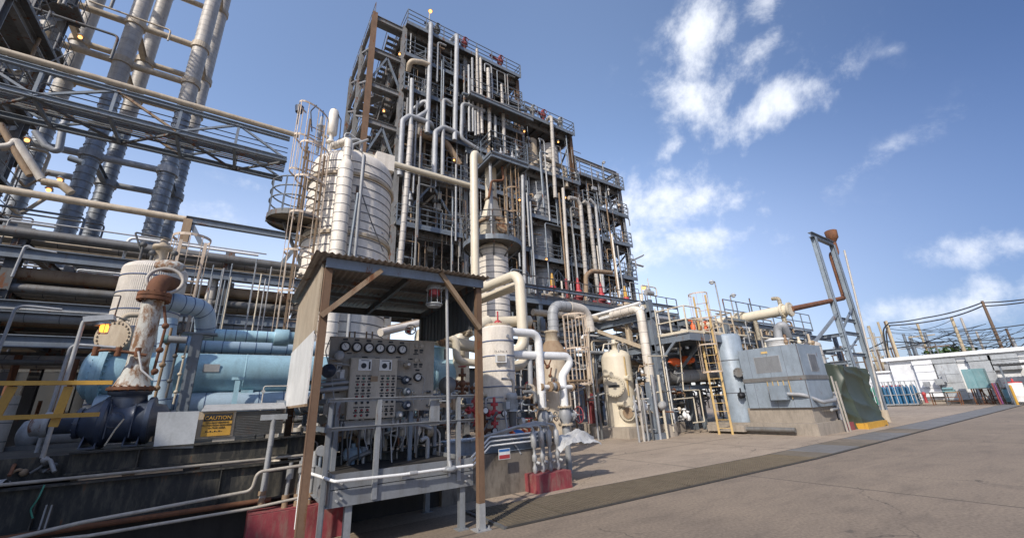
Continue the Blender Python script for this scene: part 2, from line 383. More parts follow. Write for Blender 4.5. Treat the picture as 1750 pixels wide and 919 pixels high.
sky = N('ShaderNodeTexSky'); sky.sky_type = 'NISHITA'; sky.sun_disc = False; sky.sun_elevation = SUN_EL
sky.sun_rotation = math.atan2(SUN_AZ.x, SUN_AZ.y); sky.altitude = 10; sky.air_density = 1.0; sky.dust_density = .6; sky.ozone_density = 2.2
tc = N('ShaderNodeTexCoord'); D = VM('NORMALIZE', tc.outputs['Generated'], (0, 0, 0)).outputs[0]
nz = N('ShaderNodeTexNoise'); nz.inputs['Scale'].default_value = 5.5; nz.inputs['Detail'].default_value = 10; nz.inputs["Roughness"].default_value = .68; nz.inputs['Distortion'].default_value = .35; L.new(D, nz.inputs['Vector'])
nz2 = N('ShaderNodeTexNoise'); nz2.inputs['Scale'].default_value = 19; nz2.inputs['Detail'].default_value = 8; nz2.inputs['Roughness'].default_value = .6; L.new(D, nz2.inputs['Vector'])
# clouds: (pixel centre, long half axis as pixel offset, short half axis, density) turned into fixed directions of the sky dome
CL = [((1192, 90), (20, -85), (48, 8), .8), ((1205, 190), (70, 45), (-25, 30), 1.0), ((1320, 182), (85, -35), (15, 34), 1.0), ((1255, 215), (45, 20), (-10, 25), .8), ((1262, 130), (55, -75), (28, 18), .75),
      ((1300, 20), (28, -30), (20, 18), .7), ((1140, 350), (120, -12), (6, 38), 1.05), ((1215, 330), (70, -10), (4, 22), .8), ((1165, 420), (125, -14), (5, 30), .85), ((1080, 380), (60, 0), (0, 60), .7),
      ((1148, 255), (30, -18), (8, 8), .55), ((1310, 362), (28, -6), (4, 18), .45), ((1525, 85), (14, -18), (6, 8), .18),
      ((1600, 530), (140, -30), (10, 30), 1.0), ((1700, 425), (120, -35), (10, 26), .72), ((1690, 500), (130, -10), (6, 26), .85), ((1560, 470), (60, -10), (5, 14), .28), ((1500, 580), (160, -8), (8, 30), .5),
      ((30, 70), (60, 35), (-20, 40), .95), ((385, 370), (55, 8), (-4, 22), .6), ((320, 355), (50, 10), (-4, 18), .45), ((420, 320), (50, 10), (-6, 22), .3), ((760, 470), (120, 20), (0, 50), .8), ((300, 560), (260, 10), (0, 60), .6),
      ((1500, 270), (150, -80), (14, 16), .26), ((1400, 400), (90, -60), (10, 12), .12)]
tot = None
for (c, a, b, k) in CL:
    cd = ray(*c).normalized(); da = ray(c[0] + a[0], c[1] + a[1]).normalized() - cd; db = ray(c[0] + b[0], c[1] + b[1]).normalized() - cd
    rel = VM('SUBTRACT', D, tuple(cd)).outputs[0]
    p = VM('DOT_PRODUCT', rel, tuple(da / da.length_squared)).outputs['Value']; q = VM('DOT_PRODUCT', rel, tuple(db / db.length_squared)).outputs['Value']
    e = M('MULTIPLY', M('ADD', M('MULTIPLY', p, p), M('MULTIPLY', q, q)), -.55); g = M('MULTIPLY', M('EXPONENT', e), k)
    tot = g if tot is None else M('MAXIMUM', tot, g)
tex = M('ADD', M('MULTIPLY', nz.outputs[0], 1.0), M('MULTIPLY', nz2.outputs[0], .62))      # mean .71
dens = M('SUBTRACT', M('MULTIPLY', tot, 1.05), M('MULTIPLY', M("SUBTRACT", 1.10, tex), 2.3))
r = N('ShaderNodeMapRange'); r.interpolation_type = 'SMOOTHSTEP'; r.inputs[1].default_value = -.40; r.inputs[2].default_value = .70; L.new(dens, r.inputs[0])
cov = M('MULTIPLY', M('MULTIPLY', r.outputs[0], .88), M('MINIMUM', M('MULTIPLY', tot, 3.5), 1.0))
mixc = N('ShaderNodeMix', data_type='RGBA'); L.new(cov, mixc.inputs[0])
# haze towards the horizon of the dome
sep = N('ShaderNodeSeparateXYZ'); L.new(D, sep.inputs[0])
hz = N('ShaderNodeMapRange'); hz.inputs[1].default_value = 0.0; hz.inputs[2].default_value = .62; hz.inputs[3].default_value = .55; hz.inputs[4].default_value = 0; hz.interpolation_type = 'SMOOTHERSTEP'; L.new(sep.outputs[2], hz.inputs[0])
tint = N('ShaderNodeMix', data_type='RGBA', blend_type='MULTIPLY'); tint.inputs[0].default_value = 1; L.new(sky.outputs[0], tint.inputs[6]); tint.inputs[7].default_value = (1.05, 1.0, 1.0, 1)
hm = N('ShaderNodeMix', data_type='RGBA'); L.new(hz.outputs[0], hm.inputs[0]); L.new(tint.outputs[2], hm.inputs[6]); hm.inputs[7].default_value = (4.0, 4.3, 5.1, 1)
ax_ = (ray(1700, 50).normalized() - ray(450, 100).normalized()).normalized(); gd = VM('DOT_PRODUCT', D, tuple(ax_)).outputs['Value']
gm = N('ShaderNodeMapRange'); gm.interpolation_type = 'SMOOTHSTEP'; gm.inputs[1].default_value = -.15; gm.inputs[2].default_value = .92; L.new(gd, gm.inputs[0])
gc = N('ShaderNodeMix', data_type='RGBA'); L.new(gm.outputs[0], gc.inputs[0]); gc.inputs[6].default_value = (1.34, 1.27, 1.22, 1); gc.inputs[7].default_value = (.23, .33, .50, 1)
gx = N('ShaderNodeMix', data_type='RGBA', blend_type='MULTIPLY'); gx.inputs[0].default_value = 1; L.new(hm.outputs[2], gx.inputs[6]); L.new(gc.outputs[2], gx.inputs[7])
L.new(gx.outputs[2], mixc.inputs[6]); mixc.inputs[7].default_value = (5.4, 5.6, 6.0, 1)
bg = N('ShaderNodeBackground'); bg.inputs[1].default_value = .15; L.new(mixc.outputs[2], bg.inputs[0])
ow = N('ShaderNodeOutputWorld'); L.new(bg.outputs[0], ow.inputs[0])
SC.view_settings.view_transform = 'Standard'; SC.view_settings.look = 'None'; SC.view_settings.exposure = .48; SC.view_settings.gamma = 1

# ================================================================ ground
def ground_mat(name, c1, c2, stain, seams=None, bump=.35):
    m = bpy.data.materials.new(name); m.use_nodes = True; t = m.node_tree; L = t.links; b = t.nodes['Principled BSDF']; b.inputs['Roughness'].default_value = .88
    g = nd(t, 'ShaderNodeNewGeometry')
    def noise(sc, det=8, ro=.6, st=None, dist=0):
        n = nd(t, 'ShaderNodeTexNoise'); n.inputs['Scale'].default_value = sc; n.inputs['Detail'].default_value = det; n.inputs['Roughness'].default_value = ro; n.inputs['Distortion'].default_value = dist
        if st:
            mp = nd(t, 'ShaderNodeMapping'); mp.inputs['Scale'].default_value = st; L.new(g.outputs['Position'], mp.inputs['Vector']); L.new(mp.outputs[0], n.inputs['Vector'])
        else: L.new(g.outputs['Position'], n.inputs['Vector'])
        return n.outputs[0]
    def mr(x, a, b_, c, d):
        n = nd(t, 'ShaderNodeMapRange'); n.inputs[1].default_value = a; n.inputs[2].default_value = b_; n.inputs[3].default_value = c; n.inputs[4].default_value = d; L.new(x, n.inputs[0]); return n.outputs[0]
    def mix(f, a, b_, bt='MIX'):
        n = nd(t, 'ShaderNodeMix', data_type='RGBA', blend_type=bt)
        if hasattr(f, 'links'): L.new(f, n.inputs[0])
        else: n.inputs[0].default_value = f
        for i, x in ((6, a), (7, b_)):
            if hasattr(x, 'links'): L.new(x, n.inputs[i])
            else: n.inputs[i].default_value = (*x, 1)
        return n.outputs[2]
    n1 = noise(.22, 9, .62); n2 = noise(1.7, 9, .65, (.45, 1.5, 1), .4); n3 = noise(24, 6, .7); n4 = noise(.55, 9, .7, None, 1.2)
    c = mix(mr(n1, .36, .64, 0, 1), c1, c2); c = mix(mr(n2, .48, .72, 0, .45), c, stain); c = mix(mr(n4, .58, .72, 0, .35), c, stain)
    big = noise(.06, 5, .6); c = mix(mr(big, .4, .65, 0, .28), c, tuple(x * 1.25 for x in c1))
    fine = mr(n3, .3, .7, .66, 1.30); vs = nd(t, 'ShaderNodeVectorMath', operation='SCALE'); L.new(c, vs.inputs[0]); L.new(fine, vs.inputs['Scale']); c = vs.outputs[0]
    if seams:
        sx = nd(t, 'ShaderNodeSeparateXYZ'); L.new(g.outputs['Position'], sx.inputs[0]); tot = None
        wob = nd(t, 'ShaderNodeMath', operation='MULTIPLY'); L.new(n2, wob.inputs[0]); wob.inputs[1].default_value = .05
        for i, s in enumerate(seams):
            a = nd(t, 'ShaderNodeMath', operation='ADD'); L.new(sx.outputs[i], a.inputs[0]); L.new(wob.outputs[0], a.inputs[1])
            w = nd(t, 'ShaderNodeMath', operation='PINGPONG'); L.new(a.outputs[0], w.inputs[0]); w.inputs[1].default_value = s / 2
            e = mr(w.outputs[0], .010, .035, 1, 0)
            if tot is None: tot = e
            else:
                q = nd(t, 'ShaderNodeMath', operation='MAXIMUM'); L.new(tot, q.inputs[0]); L.new(e, q.inputs[1]); tot = q.outputs[0]
        k = nd(t, 'ShaderNodeMath', operation='MULTIPLY'); L.new(tot, k.inputs[0]); k.inputs[1].default_value = .8
        c = mix(k.outputs[0], c, (.05, .042, .035))
    # cracks and small oil spots
    vo = nd(t, 'ShaderNodeTexVoronoi', feature='DISTANCE_TO_EDGE'); vo.inputs['Scale'].default_value = .22; wp = nd(t, 'ShaderNodeVectorMath', operation='ADD'); wn = nd(t, 'ShaderNodeTexNoise'); wn.inputs['Scale'].default_value = 1.2; wn.inputs['Detail'].default_value = 6
    L.new(g.outputs['Position'], wn.inputs['Vector']); L.new(g.outputs['Position'], wp.inputs[0]); L.new(wn.outputs[1], wp.inputs[1]); L.new(wp.outputs[0], vo.inputs['Vector'])
    cr = mr(vo.outputs['Distance'], .0, .0035, 1, 0); ck = nd(t, 'ShaderNodeMath', operation='MULTIPLY'); L.new(cr, ck.inputs[0]); L.new(mr(n4, .36, .52, 0, .9), ck.inputs[1]); c = mix(ck.outputs[0], c, (.06, .05, .04))
    sp_ = noise(2.6, 4, .55, None, .3); c = mix(mr(sp_, .70, .75, 0, .6), c, (.07, .06, .05)); n5 = noise(.9, 10, .75, (.18, 1.1, 1), .8); c = mix(mr(n5, .55, .75, 0, .3), c, stain); c = mix(mr(n5, .30, .42, .35, 0), c, tuple(x * 1.35 for x in c1))
    L.new(c, b.inputs['Base Color'])
    bp = nd(t, 'ShaderNodeBump'); bp.inputs['Strength'].default_value = bump; bp.inputs['Distance'].default_value = .01; L.new(n3, bp.inputs['Height']); L.new(bp.outputs[0], b.inputs['Normal']); MAT[name] = m
ground_mat('road_surface', (.262, .205, .148), (.190, .150, .112), (.095, .076, .060), (9.0, 5.4))
ground_mat('slab_surface', (.365, .29, .215), (.29, .232, .175), (.13, .10, .075), (4.6, 4.6))
m = MB(); m.add([(-1200, -1200, 0), (1500, -1200, 0), (1500, 1500, 0), (-1200, 1500, 0)], [(0, 1, 2, 3)]); struct('ground', m, 'road_surface')
m = MB(); m.add([(-12, 6.46, .004), (3.3, 6.46, .004), (12, 6.07, .004), (46, 6.07, .004), (46, 44, .004), (-12, 44, .004)], [(0, 1, 2, 3, 4, 5)]); struct('concrete_apron', m, 'slab_surface')
# drain trench with grating: real bars near the camera, plates farther off
m = MB(); m.add([(3.35, 4.9, .006), (12, 4.9, .006), (12, 6.0, .006), (3.35, 6.0, .006), (60, 4.9, .006), (60, 6.0, .006)], [(0, 1, 2, 3), (1, 4, 5, 2)])
m.mat(0)
for (a_, b_) in ((3.3, 12), (12, 60)): m.box((a_, 4.84, 0), (b_, 4.90, .014)); m.box((a_, 6.0, 0), (b_, 6.06, .014))
m.mat(1); m.box((3.26, 4.84, 0), (3.32, 6.06, .03))
x = 3.36; m.mat(2)
while x < 11.5:
    for k in range(23): m.box((x, 4.92 + k * .048, .006), (min(x + .96, 11.6), 4.928 + k * .048, .026))
    for k in range(12): m.box((x + k * .08, 4.92, .012), (x + k * .08 + .008, 5.98, .028))
    x += .98
i = 0
while x < 59:
    m.mat(3 if i in (1, 2, 5, 6, 7) or i > 9 else (4 if i % 3 else 2)); m.box((x, 4.91, .006), (x + .965, 5.99, .024 + .002 * (i % 2)))
    x += .98; i += 1
m.v = [(p[0], p[1] + .40 * max(0, min(1, (12 - p[0]) / 8.6)), p[2]) for p in m.v]
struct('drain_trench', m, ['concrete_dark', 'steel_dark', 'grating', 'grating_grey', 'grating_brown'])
# ================================================================ FOREGROUND: shelter over the control panel
FY, BY = 5.45, 7.75
t = thing('control_panel_shelter', 'open steel shelter with corrugated roof and brown posts over the gauge panel', 'shelter', (1.9, 6.6, 0))
xl, xr = .80, 3.03
for (x, y, mt, lo) in ((xl, FY, 'rust_post', .0), (xr, FY, 'rust_post', .0), (xl, BY, 'rust_post', .0), (xr - .03, BY, 'steel_dark', 0)):
    m = MB(); m.box((x - .045, y - .045, lo + .32 if mt == 'rust_post' else lo), (x - .037, y + .045, 3.38)); m.box((x + .037, y - .045, lo + .32), (x + .045, y + .045, 3.38)); m.box((x - .037, y - .004, lo + .32), (x + .037, y + .004, 3.38))
    m.box((x - .037, y - .043, .32), (x + .037, y - .036, 3.375))
    m.mat(1); m.box((x - .047, y - .047, .012), (x + .047, y + .047, .32)); m.box((x - .11, y - .1, 0), (x + .11, y + .1, .012))
    for a in (-.085, .085): m.cyl((x + a, y - .07, .012), (x + a, y - .07, .05), .012, seg=6)
    m.build('post', [mt, 'galv' if y == FY else 'steel_dark'], t)
m = MB()
m.channel((xl - .05, FY - .06, 3.43), (xr + .06, FY - .06, 3.43), .05, .13, .01, flip=-1); m.build('roof_beam', 'steel_blue', t)
m = MB(); m.channel((xl - .05, BY, 3.36), (xr + .06, BY, 3.36), .05, .12, .01); m.build('roof_beam', 'steel_dark', t)
for x in (xl + .06, 1.9, xr - .06): MB().channel((x, FY, 3.40), (x, BY, 3.36), .05, .10, .01).build('roof_rafter', 'steel_dark', t)
for yy in (6.2, 6.95): MB().bar((xl, yy, 3.425), (xr, yy, 3.425), .05, .06).build('roof_purlin', 'steel_dark', t)
m = MB(); n = 120; x0, x1 = xl - .2, xr + .14
def cz(i): return .014 * math.sin(i * math.pi * .5)
vs = []
for i in range(n + 1):
    x = x0 + (x1 - x0) * i / n; vs += [(x, FY - .2, 3.525 + cz(i)), (x, BY + .25, 3.475 + cz(i)), (x, BY + .25, 3.472 + cz(i)), (x, FY - .2, 3.522 + cz(i))]
m.add(vs, [(4 * i, 4 * i + 4, 4 * i + 5, 4 * i + 1) for i in range(n)] + [(4 * i + 3, 4 * i + 2, 4 * i + 6, 4 * i + 7) for i in range(n)] + [(4 * i, 4 * i + 3, 4 * i + 7, 4 * i + 4) for i in range(n)] + [(4 * i + 1, 4 * i + 5, 4 * i + 6, 4 * i + 2) for i in range(n)], True)
m.build('corrugated_roof', 'roof_sheet', t)
for (a, b, mt) in (((548, 540), (652, 462), 'rust_tan'), ((820, 562), (752, 466), 'rust_tan')):
    MB().angle(Y(*a, FY - .09), Y(*b, FY - .09), .065, up=(0, -1, 0)).build('knee_brace', mt, t)
MB().angle(Y(815, 575, FY + .1), Y(780, 470, FY + 1.1), .06).build('knee_brace', 'steel_blue', t)
# side sheets
m = MB(); m.box((xl - .075, FY + .06, 2.52), (xl - .05, BY + .1, 3.44)); m.build('side_sheet', 'cream_dirty', t)['label'] = 'upper tan side sheet of the shelter'
m = MB(); m.box((xl - .085, FY + .06, 1.68), (xl - .065, BY + .12, 2.56)); m.mat(1); m.box((xl - .09, FY + .05, 1.66), (xl - .06, BY + .13, 1.69)); m.build('side_sheet', ['white', 'rust_tan'], t)['label'] = 'lower white side sheet of the shelter'
m = MB()
for i in range(28):
    y = FY + .08 + i * .08; m.box((xr - .03 + .012 * (i % 2), y, 2.75), (xr - .018 + .012 * (i % 2), y + .081, 3.40))
m.build('side_sheet', 'roof_dark', t)['label'] = 'dark corrugated sheet on the right side'
# flood lamp pole
t = thing('floodlight_pole', 'thin light grey pole with a caged round lamp under the shelter roof', 'lamp', (2.55, 5.55, .7))
MB().tube([(2.585, 5.52, .70), (2.52, 5.52, 3.33)], .024, seg=10).build('pole', 'galv', t)
m = MB(); c = V((2.36, 5.62, 3.2)); m.cyl(c + V((0, 0, .10)), c + V((0, 0, .17)), .13, .11, 20); m.mat(1).cyl(c + V((0, 0, .02)), c + V((0, 0, .10)), .085, seg=14); m.mat(0)
for k in range(8): a = k * math.pi / 4; m.cyl(c + V((.11 * math.cos(a), .11 * math.sin(a), .1)), c + V((.12 * math.cos(a), .12 * math.sin(a), -.12)), .005, seg=5)
m.ring(c + V((0, 0, -.12)), (0, 0, 1), .12, .012); m.cyl(c + V((0, 0, -.16)), c + V((0, 0, -.12)), .10, .12, 18); m.tube([c + V((0, 0, .14)), (2.52, 5.52, 3.34)], .025)
m.build('lamp_head', ['grey_paint', 'red'], t)

# ---------------------------------------------------------------- stand in front of the panel
t = thing('panel_stand', 'blue grey steel stand with guard rails and a deep channel deck under the gauge panel', 'steel stand', (2.0, 6.2, 0))
x0, x1, y0, y1 = 1.10, 2.98, 5.6, 7.0
for (a, b, fl) in (((x0, y0, .70), (x1, y0, .70), -1), ((x1, y1, .70), (x0, y1, .70), -1)):
    m = MB(); m.channel((a[0], a[1], .62), (b[0], b[1], .62), .06, .18, .01, flip=fl); m.channel((a[0], a[1] , .80), (b[0], b[1], .80), .05, .16, .01, flip=fl); m.build('deck_channel', 'stand_steel', t)
for xx, fl in ((x0, 1), (x1, -1)):
    m = MB(); m.box((xx - .008, y0 + .03, .53), (xx + .008, y1 - .03, .885))
    m.box((xx - .04, y0, .525), (xx + .04, y1, .533)); m.build('end_plate', 'stand_steel', t)
m = MB()
for (x, z) in ((1.17, .60), (1.21, .78), (1.16, .70), (1.22, .62), (2.85, .60), (2.9, .78), (2.9, .66)): m.cyl((x, y0 - .07, z), (x, y0 - .03, z), .014, seg=6)
m.build('bolts', 'galv', t)
MB().box((x0 + .03, y0 + .04, .80), (x1 - .03, y1 - .04, .83)).build('deck_plate', 'concrete_dark', t)
for (x, y) in ((1.33, 5.66), (2.84, 5.66), (1.33, 6.9), (2.84, 6.9)):
    m = MB(); m.ibeam((x, y, .012), (x, y, .53), .08, .08, .008, (0, 1, 0)); m.box((x - .08, y - .08, 0), (x + .08, y + .08, .012)); m.build('leg', 'stand_steel', t)
for (x, y, z0) in ((1.04, 5.7, .0), (1.60, 5.56, .56), (2.74, 5.56, .62), (1.04, 6.9, .0), (2.95, 6.9, .8), (1.25, 6.35, .83)):
    m = MB(); m.angle((x, y, z0), (x, y, 1.72), .058, .008, up=(0, -1, 0)); m.build('rail_post', 'stand_steel', t)
for z in (1.72, 1.385): 
    m = MB(); m.angle((.98, 5.54, z), (3.0, 5.54, z), .045, up=(0, 0, 1)); m.build('guard_rail', 'stand_steel', t)
    m = MB(); m.angle((1.0, 5.54, z - .005), (1.0, 7.0, z - .005), .055, up=(0, 0, 1)); m.build('guard_rail', 'steel_blue', t)
m = MB(); m.box((2.33, 5.6, 1.35), (2.47, 5.64, 1.74)); m.box((2.44, 5.54, 1.38), (2.58, 5.6, 1.40)); m.box((2.44, 5.54, 1.66), (2.58, 5.6, 1.68)); m.build('pole_bracket', 'stand_steel', t)
# conduit along the deck
pipe('bent light grey conduit clipped along the front of the panel stand', [(.86, 6.2, .25), (.86, 6.2, .86), (.93, 5.9, .88), (1.12, 5.47, .82), (1.9, 5.47, .80), (2.92, 5.47, .80)], .018, 'white', R=.06, name='conduit', cat='conduit')
t2 = thing('conduit_junction_box', 'rounded grey junction fitting at the foot of the lamp pole', 'junction box', (2.58, 5.5, .74))
m = MB(); m.ell((2.58, 5.475, .79), (.13, 0, 0), (0, .035, 0), (0, 0, .042)); m.cyl((2.58, 5.47, .81), (2.58, 5.5, .88), .03, seg=10); m.build('housing', 'galv', t2)
MB().ell((2.58, 5.445, .79), (.07, 0, 0), (0, .012, 0), (0, 0, .028)).build('cover', 'grey_paint', t2)
for x in (1.98,): one('conduit_clamp', MB().box((x - .05, 5.49, .74), (x + .05, 5.53, .80)).cyl((x + .03, 5.47, .80), (x + .13, 5.47, .80), .028, seg=10), 'galv', 'small square clamp halfway along the conduit on the stand', 'clamp')

# ---------------------------------------------------------------- gauge panel
PY = 6.5
t = thing('instrument_board', 'weathered beige control panel with six round gauges and a grid of indicator lights', 'control panel', (1.9, PY, .83))
pa = Y(565, 578, PY); pb = Y(742, 603, PY); z0, z1 = 1.55, 2.66; px0, px1 = pa.x, pb.x
m = MB(); m.box((px0, PY, z0), (px1, PY + .012, z1))
for x in (px0, px0 + .36, px0 + 1.22, px1 - .28): m.box((x, PY - .006, 2.30), (x + .008, PY, z1))
m.box((px0, PY - .008, z0), (px1, PY, z0 + .012)); m.box((px0, PY - .01, z1 - .012), (px1, PY + .1, z1)); m.build('back_plate', 'panel_beige', t)
for i, (u, v) in enumerate(((590, 592), (610, 593), (630.5, 594), (649.5, 595), (668.5, 596), (687.5, 597), (714, 644))):
    c = Y(u, v, PY - .03); rr = .074 if i < 6 else .066
    g = MB().cyl(c + V((0, .04, 0)), c + V((0, -.015, 0)), rr, rr * .96, 24).ring(c + V((0, -.018, 0)), (0, 1, 0), rr * .88, .012).build('gauge', 'black', t)
    m = MB().cyl(c + V((0, -.014, 0)), c + V((0, -.020, 0)), rr * .80, seg=24); m.mat(1)
    for k in range(11): a = math.radians(225 - 27 * k); q = V((math.cos(a), 0, math.sin(a))); m.bar(c + q * rr * .58 + V((0, -.022, 0)), c + q * rr * .72 + V((0, -.022, 0)), .003, .003)
    a = math.radians((120, 60, 30, 80, 70, 75, 40)[i]); q = V((math.cos(a), 0, math.sin(a))); m.bar(c - q * rr * .2 + V((0, -.023, 0)), c + q * rr * .62 + V((0, -.023, 0)), .004, .005)
    m.build('gauge_dial', ['face_white', 'black'], g)
    MB().box((c.x - .035, PY - .008, c.z + .10), (c.x + .035, PY, c.z + .125)).build('name_plate', 'black', t)
bx = Y(601, 606, PY - .14); by = Y(680, 608, PY - .14); bb = Y(600, 704, PY - .14)
bx0, bx1, bz1, bz0 = bx.x, by.x, 2.335, 1.47; BF = PY - .14
m = MB().box((bx0, BF, bz0), (bx1, PY, bz1)); m.box((bx0 + .012, BF - .006, bz0 + .012), (bx1 - .012, BF, bz1 - .012)); m.mat(1).box(((bx0 + bx1) / 2 - .07, BF - .009, bz1 - .26), ((bx0 + bx1) / 2 + .07, BF - .006, bz1 - .02)); m.mat(2).box(((bx0 + bx1) / 2 - .055, BF - .012, 1.99), ((bx0 + bx1) / 2 + .055, BF - .006, 2.07))
bo = m.build('annunciator_box', ['panel_box', 'panel_beige', 'rust_tan'], t)
for x in (bx0 + .20, bx1 - .19):
    m = MB().box((x - .095, BF - .022, 2.15), (x + .095, BF - .006, 2.315)); m.mat(1).box((x - .075, BF - .026, 2.17), (x + .045, BF - .022, 2.28)); m.mat(2).cyl((x - .02, BF - .03, 2.22), (x - .02, BF - .026, 2.22), .04, seg=16); m.box((x + .055, BF - .026, 2.17), (x + .08, BF - .022, 2.28))
    m.box((x - .06, BF - .026, 2.292), (x + .06, BF - .022, 2.302)); m.build('meter_unit', ['white', 'face_white', 'black'], bo)
rows = [2.045, 1.96, 1.875, 1.79, 1.705, 1.60, 1.53]
for gi, gx in enumerate((bx0 + .06, bx1 - .28)):
    for ri, z in enumerate(rows):
        for k in range(3):
            x = gx + .055 + k * .083; col = ('red' if (ri, k, gi) in ((1, 0, 0), (1, 1, 0), (3, 0, 0), (3, 1, 0), (5, 0, 0), (5, 1, 0), (6, 0, 0), (6, 1, 0), (1, 1, 1), (2, 1, 1), (5, 2, 0)) else ('purple' if (ri, k, gi) == (6, 0, 1) else ('green' if ri == 0 and k == 1 else 'black')))
            m = MB().cyl((x, BF - .006, z - .01), (x, BF - .02, z - .01), .019, seg=12); m.mat(1).box((x - .032, BF - .010, z + .022), (x + .032, BF - .006, z + .038)); m.mat(2).cyl((x, BF - .02, z - .01), (x, BF - .028, z - .01), .011, seg=10)
            m.build('indicator_light', ['black', 'black', col], bo)
# fittings on the right: small gauges, regulators
for i, (u, v, r_, mt) in enumerate(((712, 591, .03, 'panel_beige'), (721, 591, .03, 'panel_beige'), (711, 615, .03, 'panel_box'), (720, 615, .03, 'panel_beige'))):
    c = Y(u, v, PY - .02); m = MB().cyl(c + V((0, .02, 0)), c - V((0, .01, 0)), r_, seg=16); m.mat(1).box((c.x - .03, PY - .006, c.z - .085), (c.x + .03, PY, c.z - .055)); m.box((c.x - .025, PY - .006, c.z - .115), (c.x + .02, PY, c.z - .095)); m.build('small_gauge', [mt, 'black'], t)
for (u, v, r_, mt) in ((697, 623, .06, 'panel_beige'), (694, 649, .065, 'navy'), (696, 669, .062, 'steel_blue'), (696, 692, .068, 'navy'), (683, 709, .06, 'grey_paint')):
    c = Y(u, v, PY - .14); m = MB().lathe(c + V((0, .12, 0)), (0, -1, 0), [(.025, 0), (.03, .05), (r_, .07), (r_, .11), (r_ * .6, .14), (.02, .17)], 18); m.mat(1).cyl(c - V((0, .04, 0)), c - V((0, .055, 0)), r_ * .35, seg=10); m.mat(0); m.tube([c + V((-.02, .05, .03)), c + V((-.08, .05, .06)), c + V((-.14, .12, .06))], .008, seg=6); m.build('regulator', [mt, 'face_white'], t)
c = Y(580, 607, PY - .1); MB().lathe(c + V((0, .1, 0)), (0, -1, 0), [(.02, 0), (.03, .05), (.075, .07), (.075, .1), (.05, .12), (.0, .13)], 20).build('regulator', 'grey_paint', t)
c = Y(562, 633, PY - .25); MB().lathe(c + V((0, .2, 0)), (0, -1, 0), [(.03, 0), (.04, .12), (.095, .15), (.095, .2), (.03, .23), (0.02, .25), (0, .25)], 24).build('regulator', 'navy', t)
m = MB(); c = Y(580, 627, PY - .01); m.box(c - V((.035, .006, .07)), c + V((.035, 0, .06))); c = Y(585, 638, PY - .01); m.box(c - V((.03, .006, .07)), c + V((.03, 0, .06))); m.build('paper_tag', 'white', t)
m = MB()
for (u, v, u2, v2, r_) in ((548, 657, 603, 652, .028), (545, 667, 600, 662, .036), (550, 650, 590, 647, .012), (570, 621, 602, 624, .012), (560, 612, 585, 615, .01)):
    m.cyl(Y(u, v, PY - .08), Y(u2, v2, PY - .08), r_, seg=10)
m.tube([Y(565, 577, PY + .1), Y(556, 600, PY - .1), Y(566, 640, PY - .1), Y(572, 690, PY - .1), Y(556, 730, PY - .1)], .008, .1, 6)
m.build('side_piping', 'galv', t)
random.seed(61)
for k in range(26):
    x = rnd(px0 + .05, px1 - .05); z = rnd(1.6, 2.3)
    if bx0 - .03 < x < bx1 + .03: continue
    m = MB().tube([(x, PY + .0, z), (x, PY - .06, z), (x + rnd(-.12, .12), PY - .07, z + rnd(-.1, .1)), (x + rnd(-.16, .16), PY - .05, z - rnd(.1, .35))], rnd(.005, .011), .03, 6); m.mat(1).box((x - .03, PY - .03, z - .025), (x + .03, PY - .002, z + .015)); m.build('instrument_tubing', ['galv', random.choice(['black', 'panel_box', 'steel_dark'])], t)
for k in range(18): x = rnd(px0 + .05, px1 - .1); z = rnd(2.33, 2.45) if k % 2 else rnd(1.6, 2.3); MB().box((x, PY - .005, z), (x + rnd(.04, .09), PY, z + .018)).build('name_plate', 'black', t)
m = MB().box((1.22, PY + .02, .83), (1.28, PY + .07, 2.6)); m.build('support_post', 'steel_blue', t)
m = MB().box((2.36, PY + .02, .83), (2.42, PY + .07, 2.6)); m.build('support_post', 'steel_blue', t)
m = MB().box((bx0 - .05, PY - .05, 1.37), (bx1 + .1, PY, 1.45)); m.build('support_rail', 'galv', t)
m = MB()
for u in (597, 606, 626, 636): c = Y(u, 576, PY + .1); m.cyl(c - V((0, 0, .05)), c + V((0, 0, .09)), .012, seg=8)
m.build('top_nipples', 'rust_tan', t)
# cables and small tubes dropping below the panel
for k in range(16):
    x = 1.28 + k * .085 + rnd(-.02, .02); h = rnd(.85, 1.05); y = PY + rnd(-.12, .1)
    one('drop_cable', MB().tube([(x, y, 1.46), (x + rnd(-.03, .03), y, 1.2), (x + rnd(-.05, .05), y + rnd(-.1, .1), h)], rnd(.008, .016), .03, 6).cyl((x, y, 1.34), (x, y, 1.42), .02, seg=8), rnd(0, 1) < .5 and 'galv' or 'steel_dark', 'thin cable dropping under the control panel among a row of cables', 'cable', 'cables under the control panel')
random.seed(71)
for k in range(150):
    x = rnd(1.0, 3.0); y = rnd(6.55, 8.2); z = rnd(.85, 1.75); r_ = random.choice((.008, .012, .016, .024, .035)); mt = random.choice(STM)
    sp([(x, y, z - rnd(.1, .5)), (x, y, z), (x + rnd(-.4, .4), y + rnd(-.1, .2), z + rnd(-.1, .1))], r_, mt)
    if k % 3 == 0: sv((x, y, z), random.choice(((1, 0, 0), (0, 0, 1), (0, 1, 0))), r_ * 3, random.choice(STM))
for k in range(130):
    x = rnd(.3, 5.2); y = rnd(7.3, 9.3); z = rnd(1.26, 2.1); r_ = random.choice((.01, .014, .02, .03, .045)); mt = random.choice(STM); x = x if not 4.6 < x < 5.4 or y < 7.5 else x + .9
    sp([(x, y, max(1.24, z - rnd(.1, .6))), (x, y, z), (x + rnd(-.5, .5), y, z)], r_, mt)
    if k % 3 == 0: sv((x, y, z - .08), random.choice(((1, 0, 0), (0, 0, 1), (0, 1, 0))), r_ * 2.8, random.choice(STM))
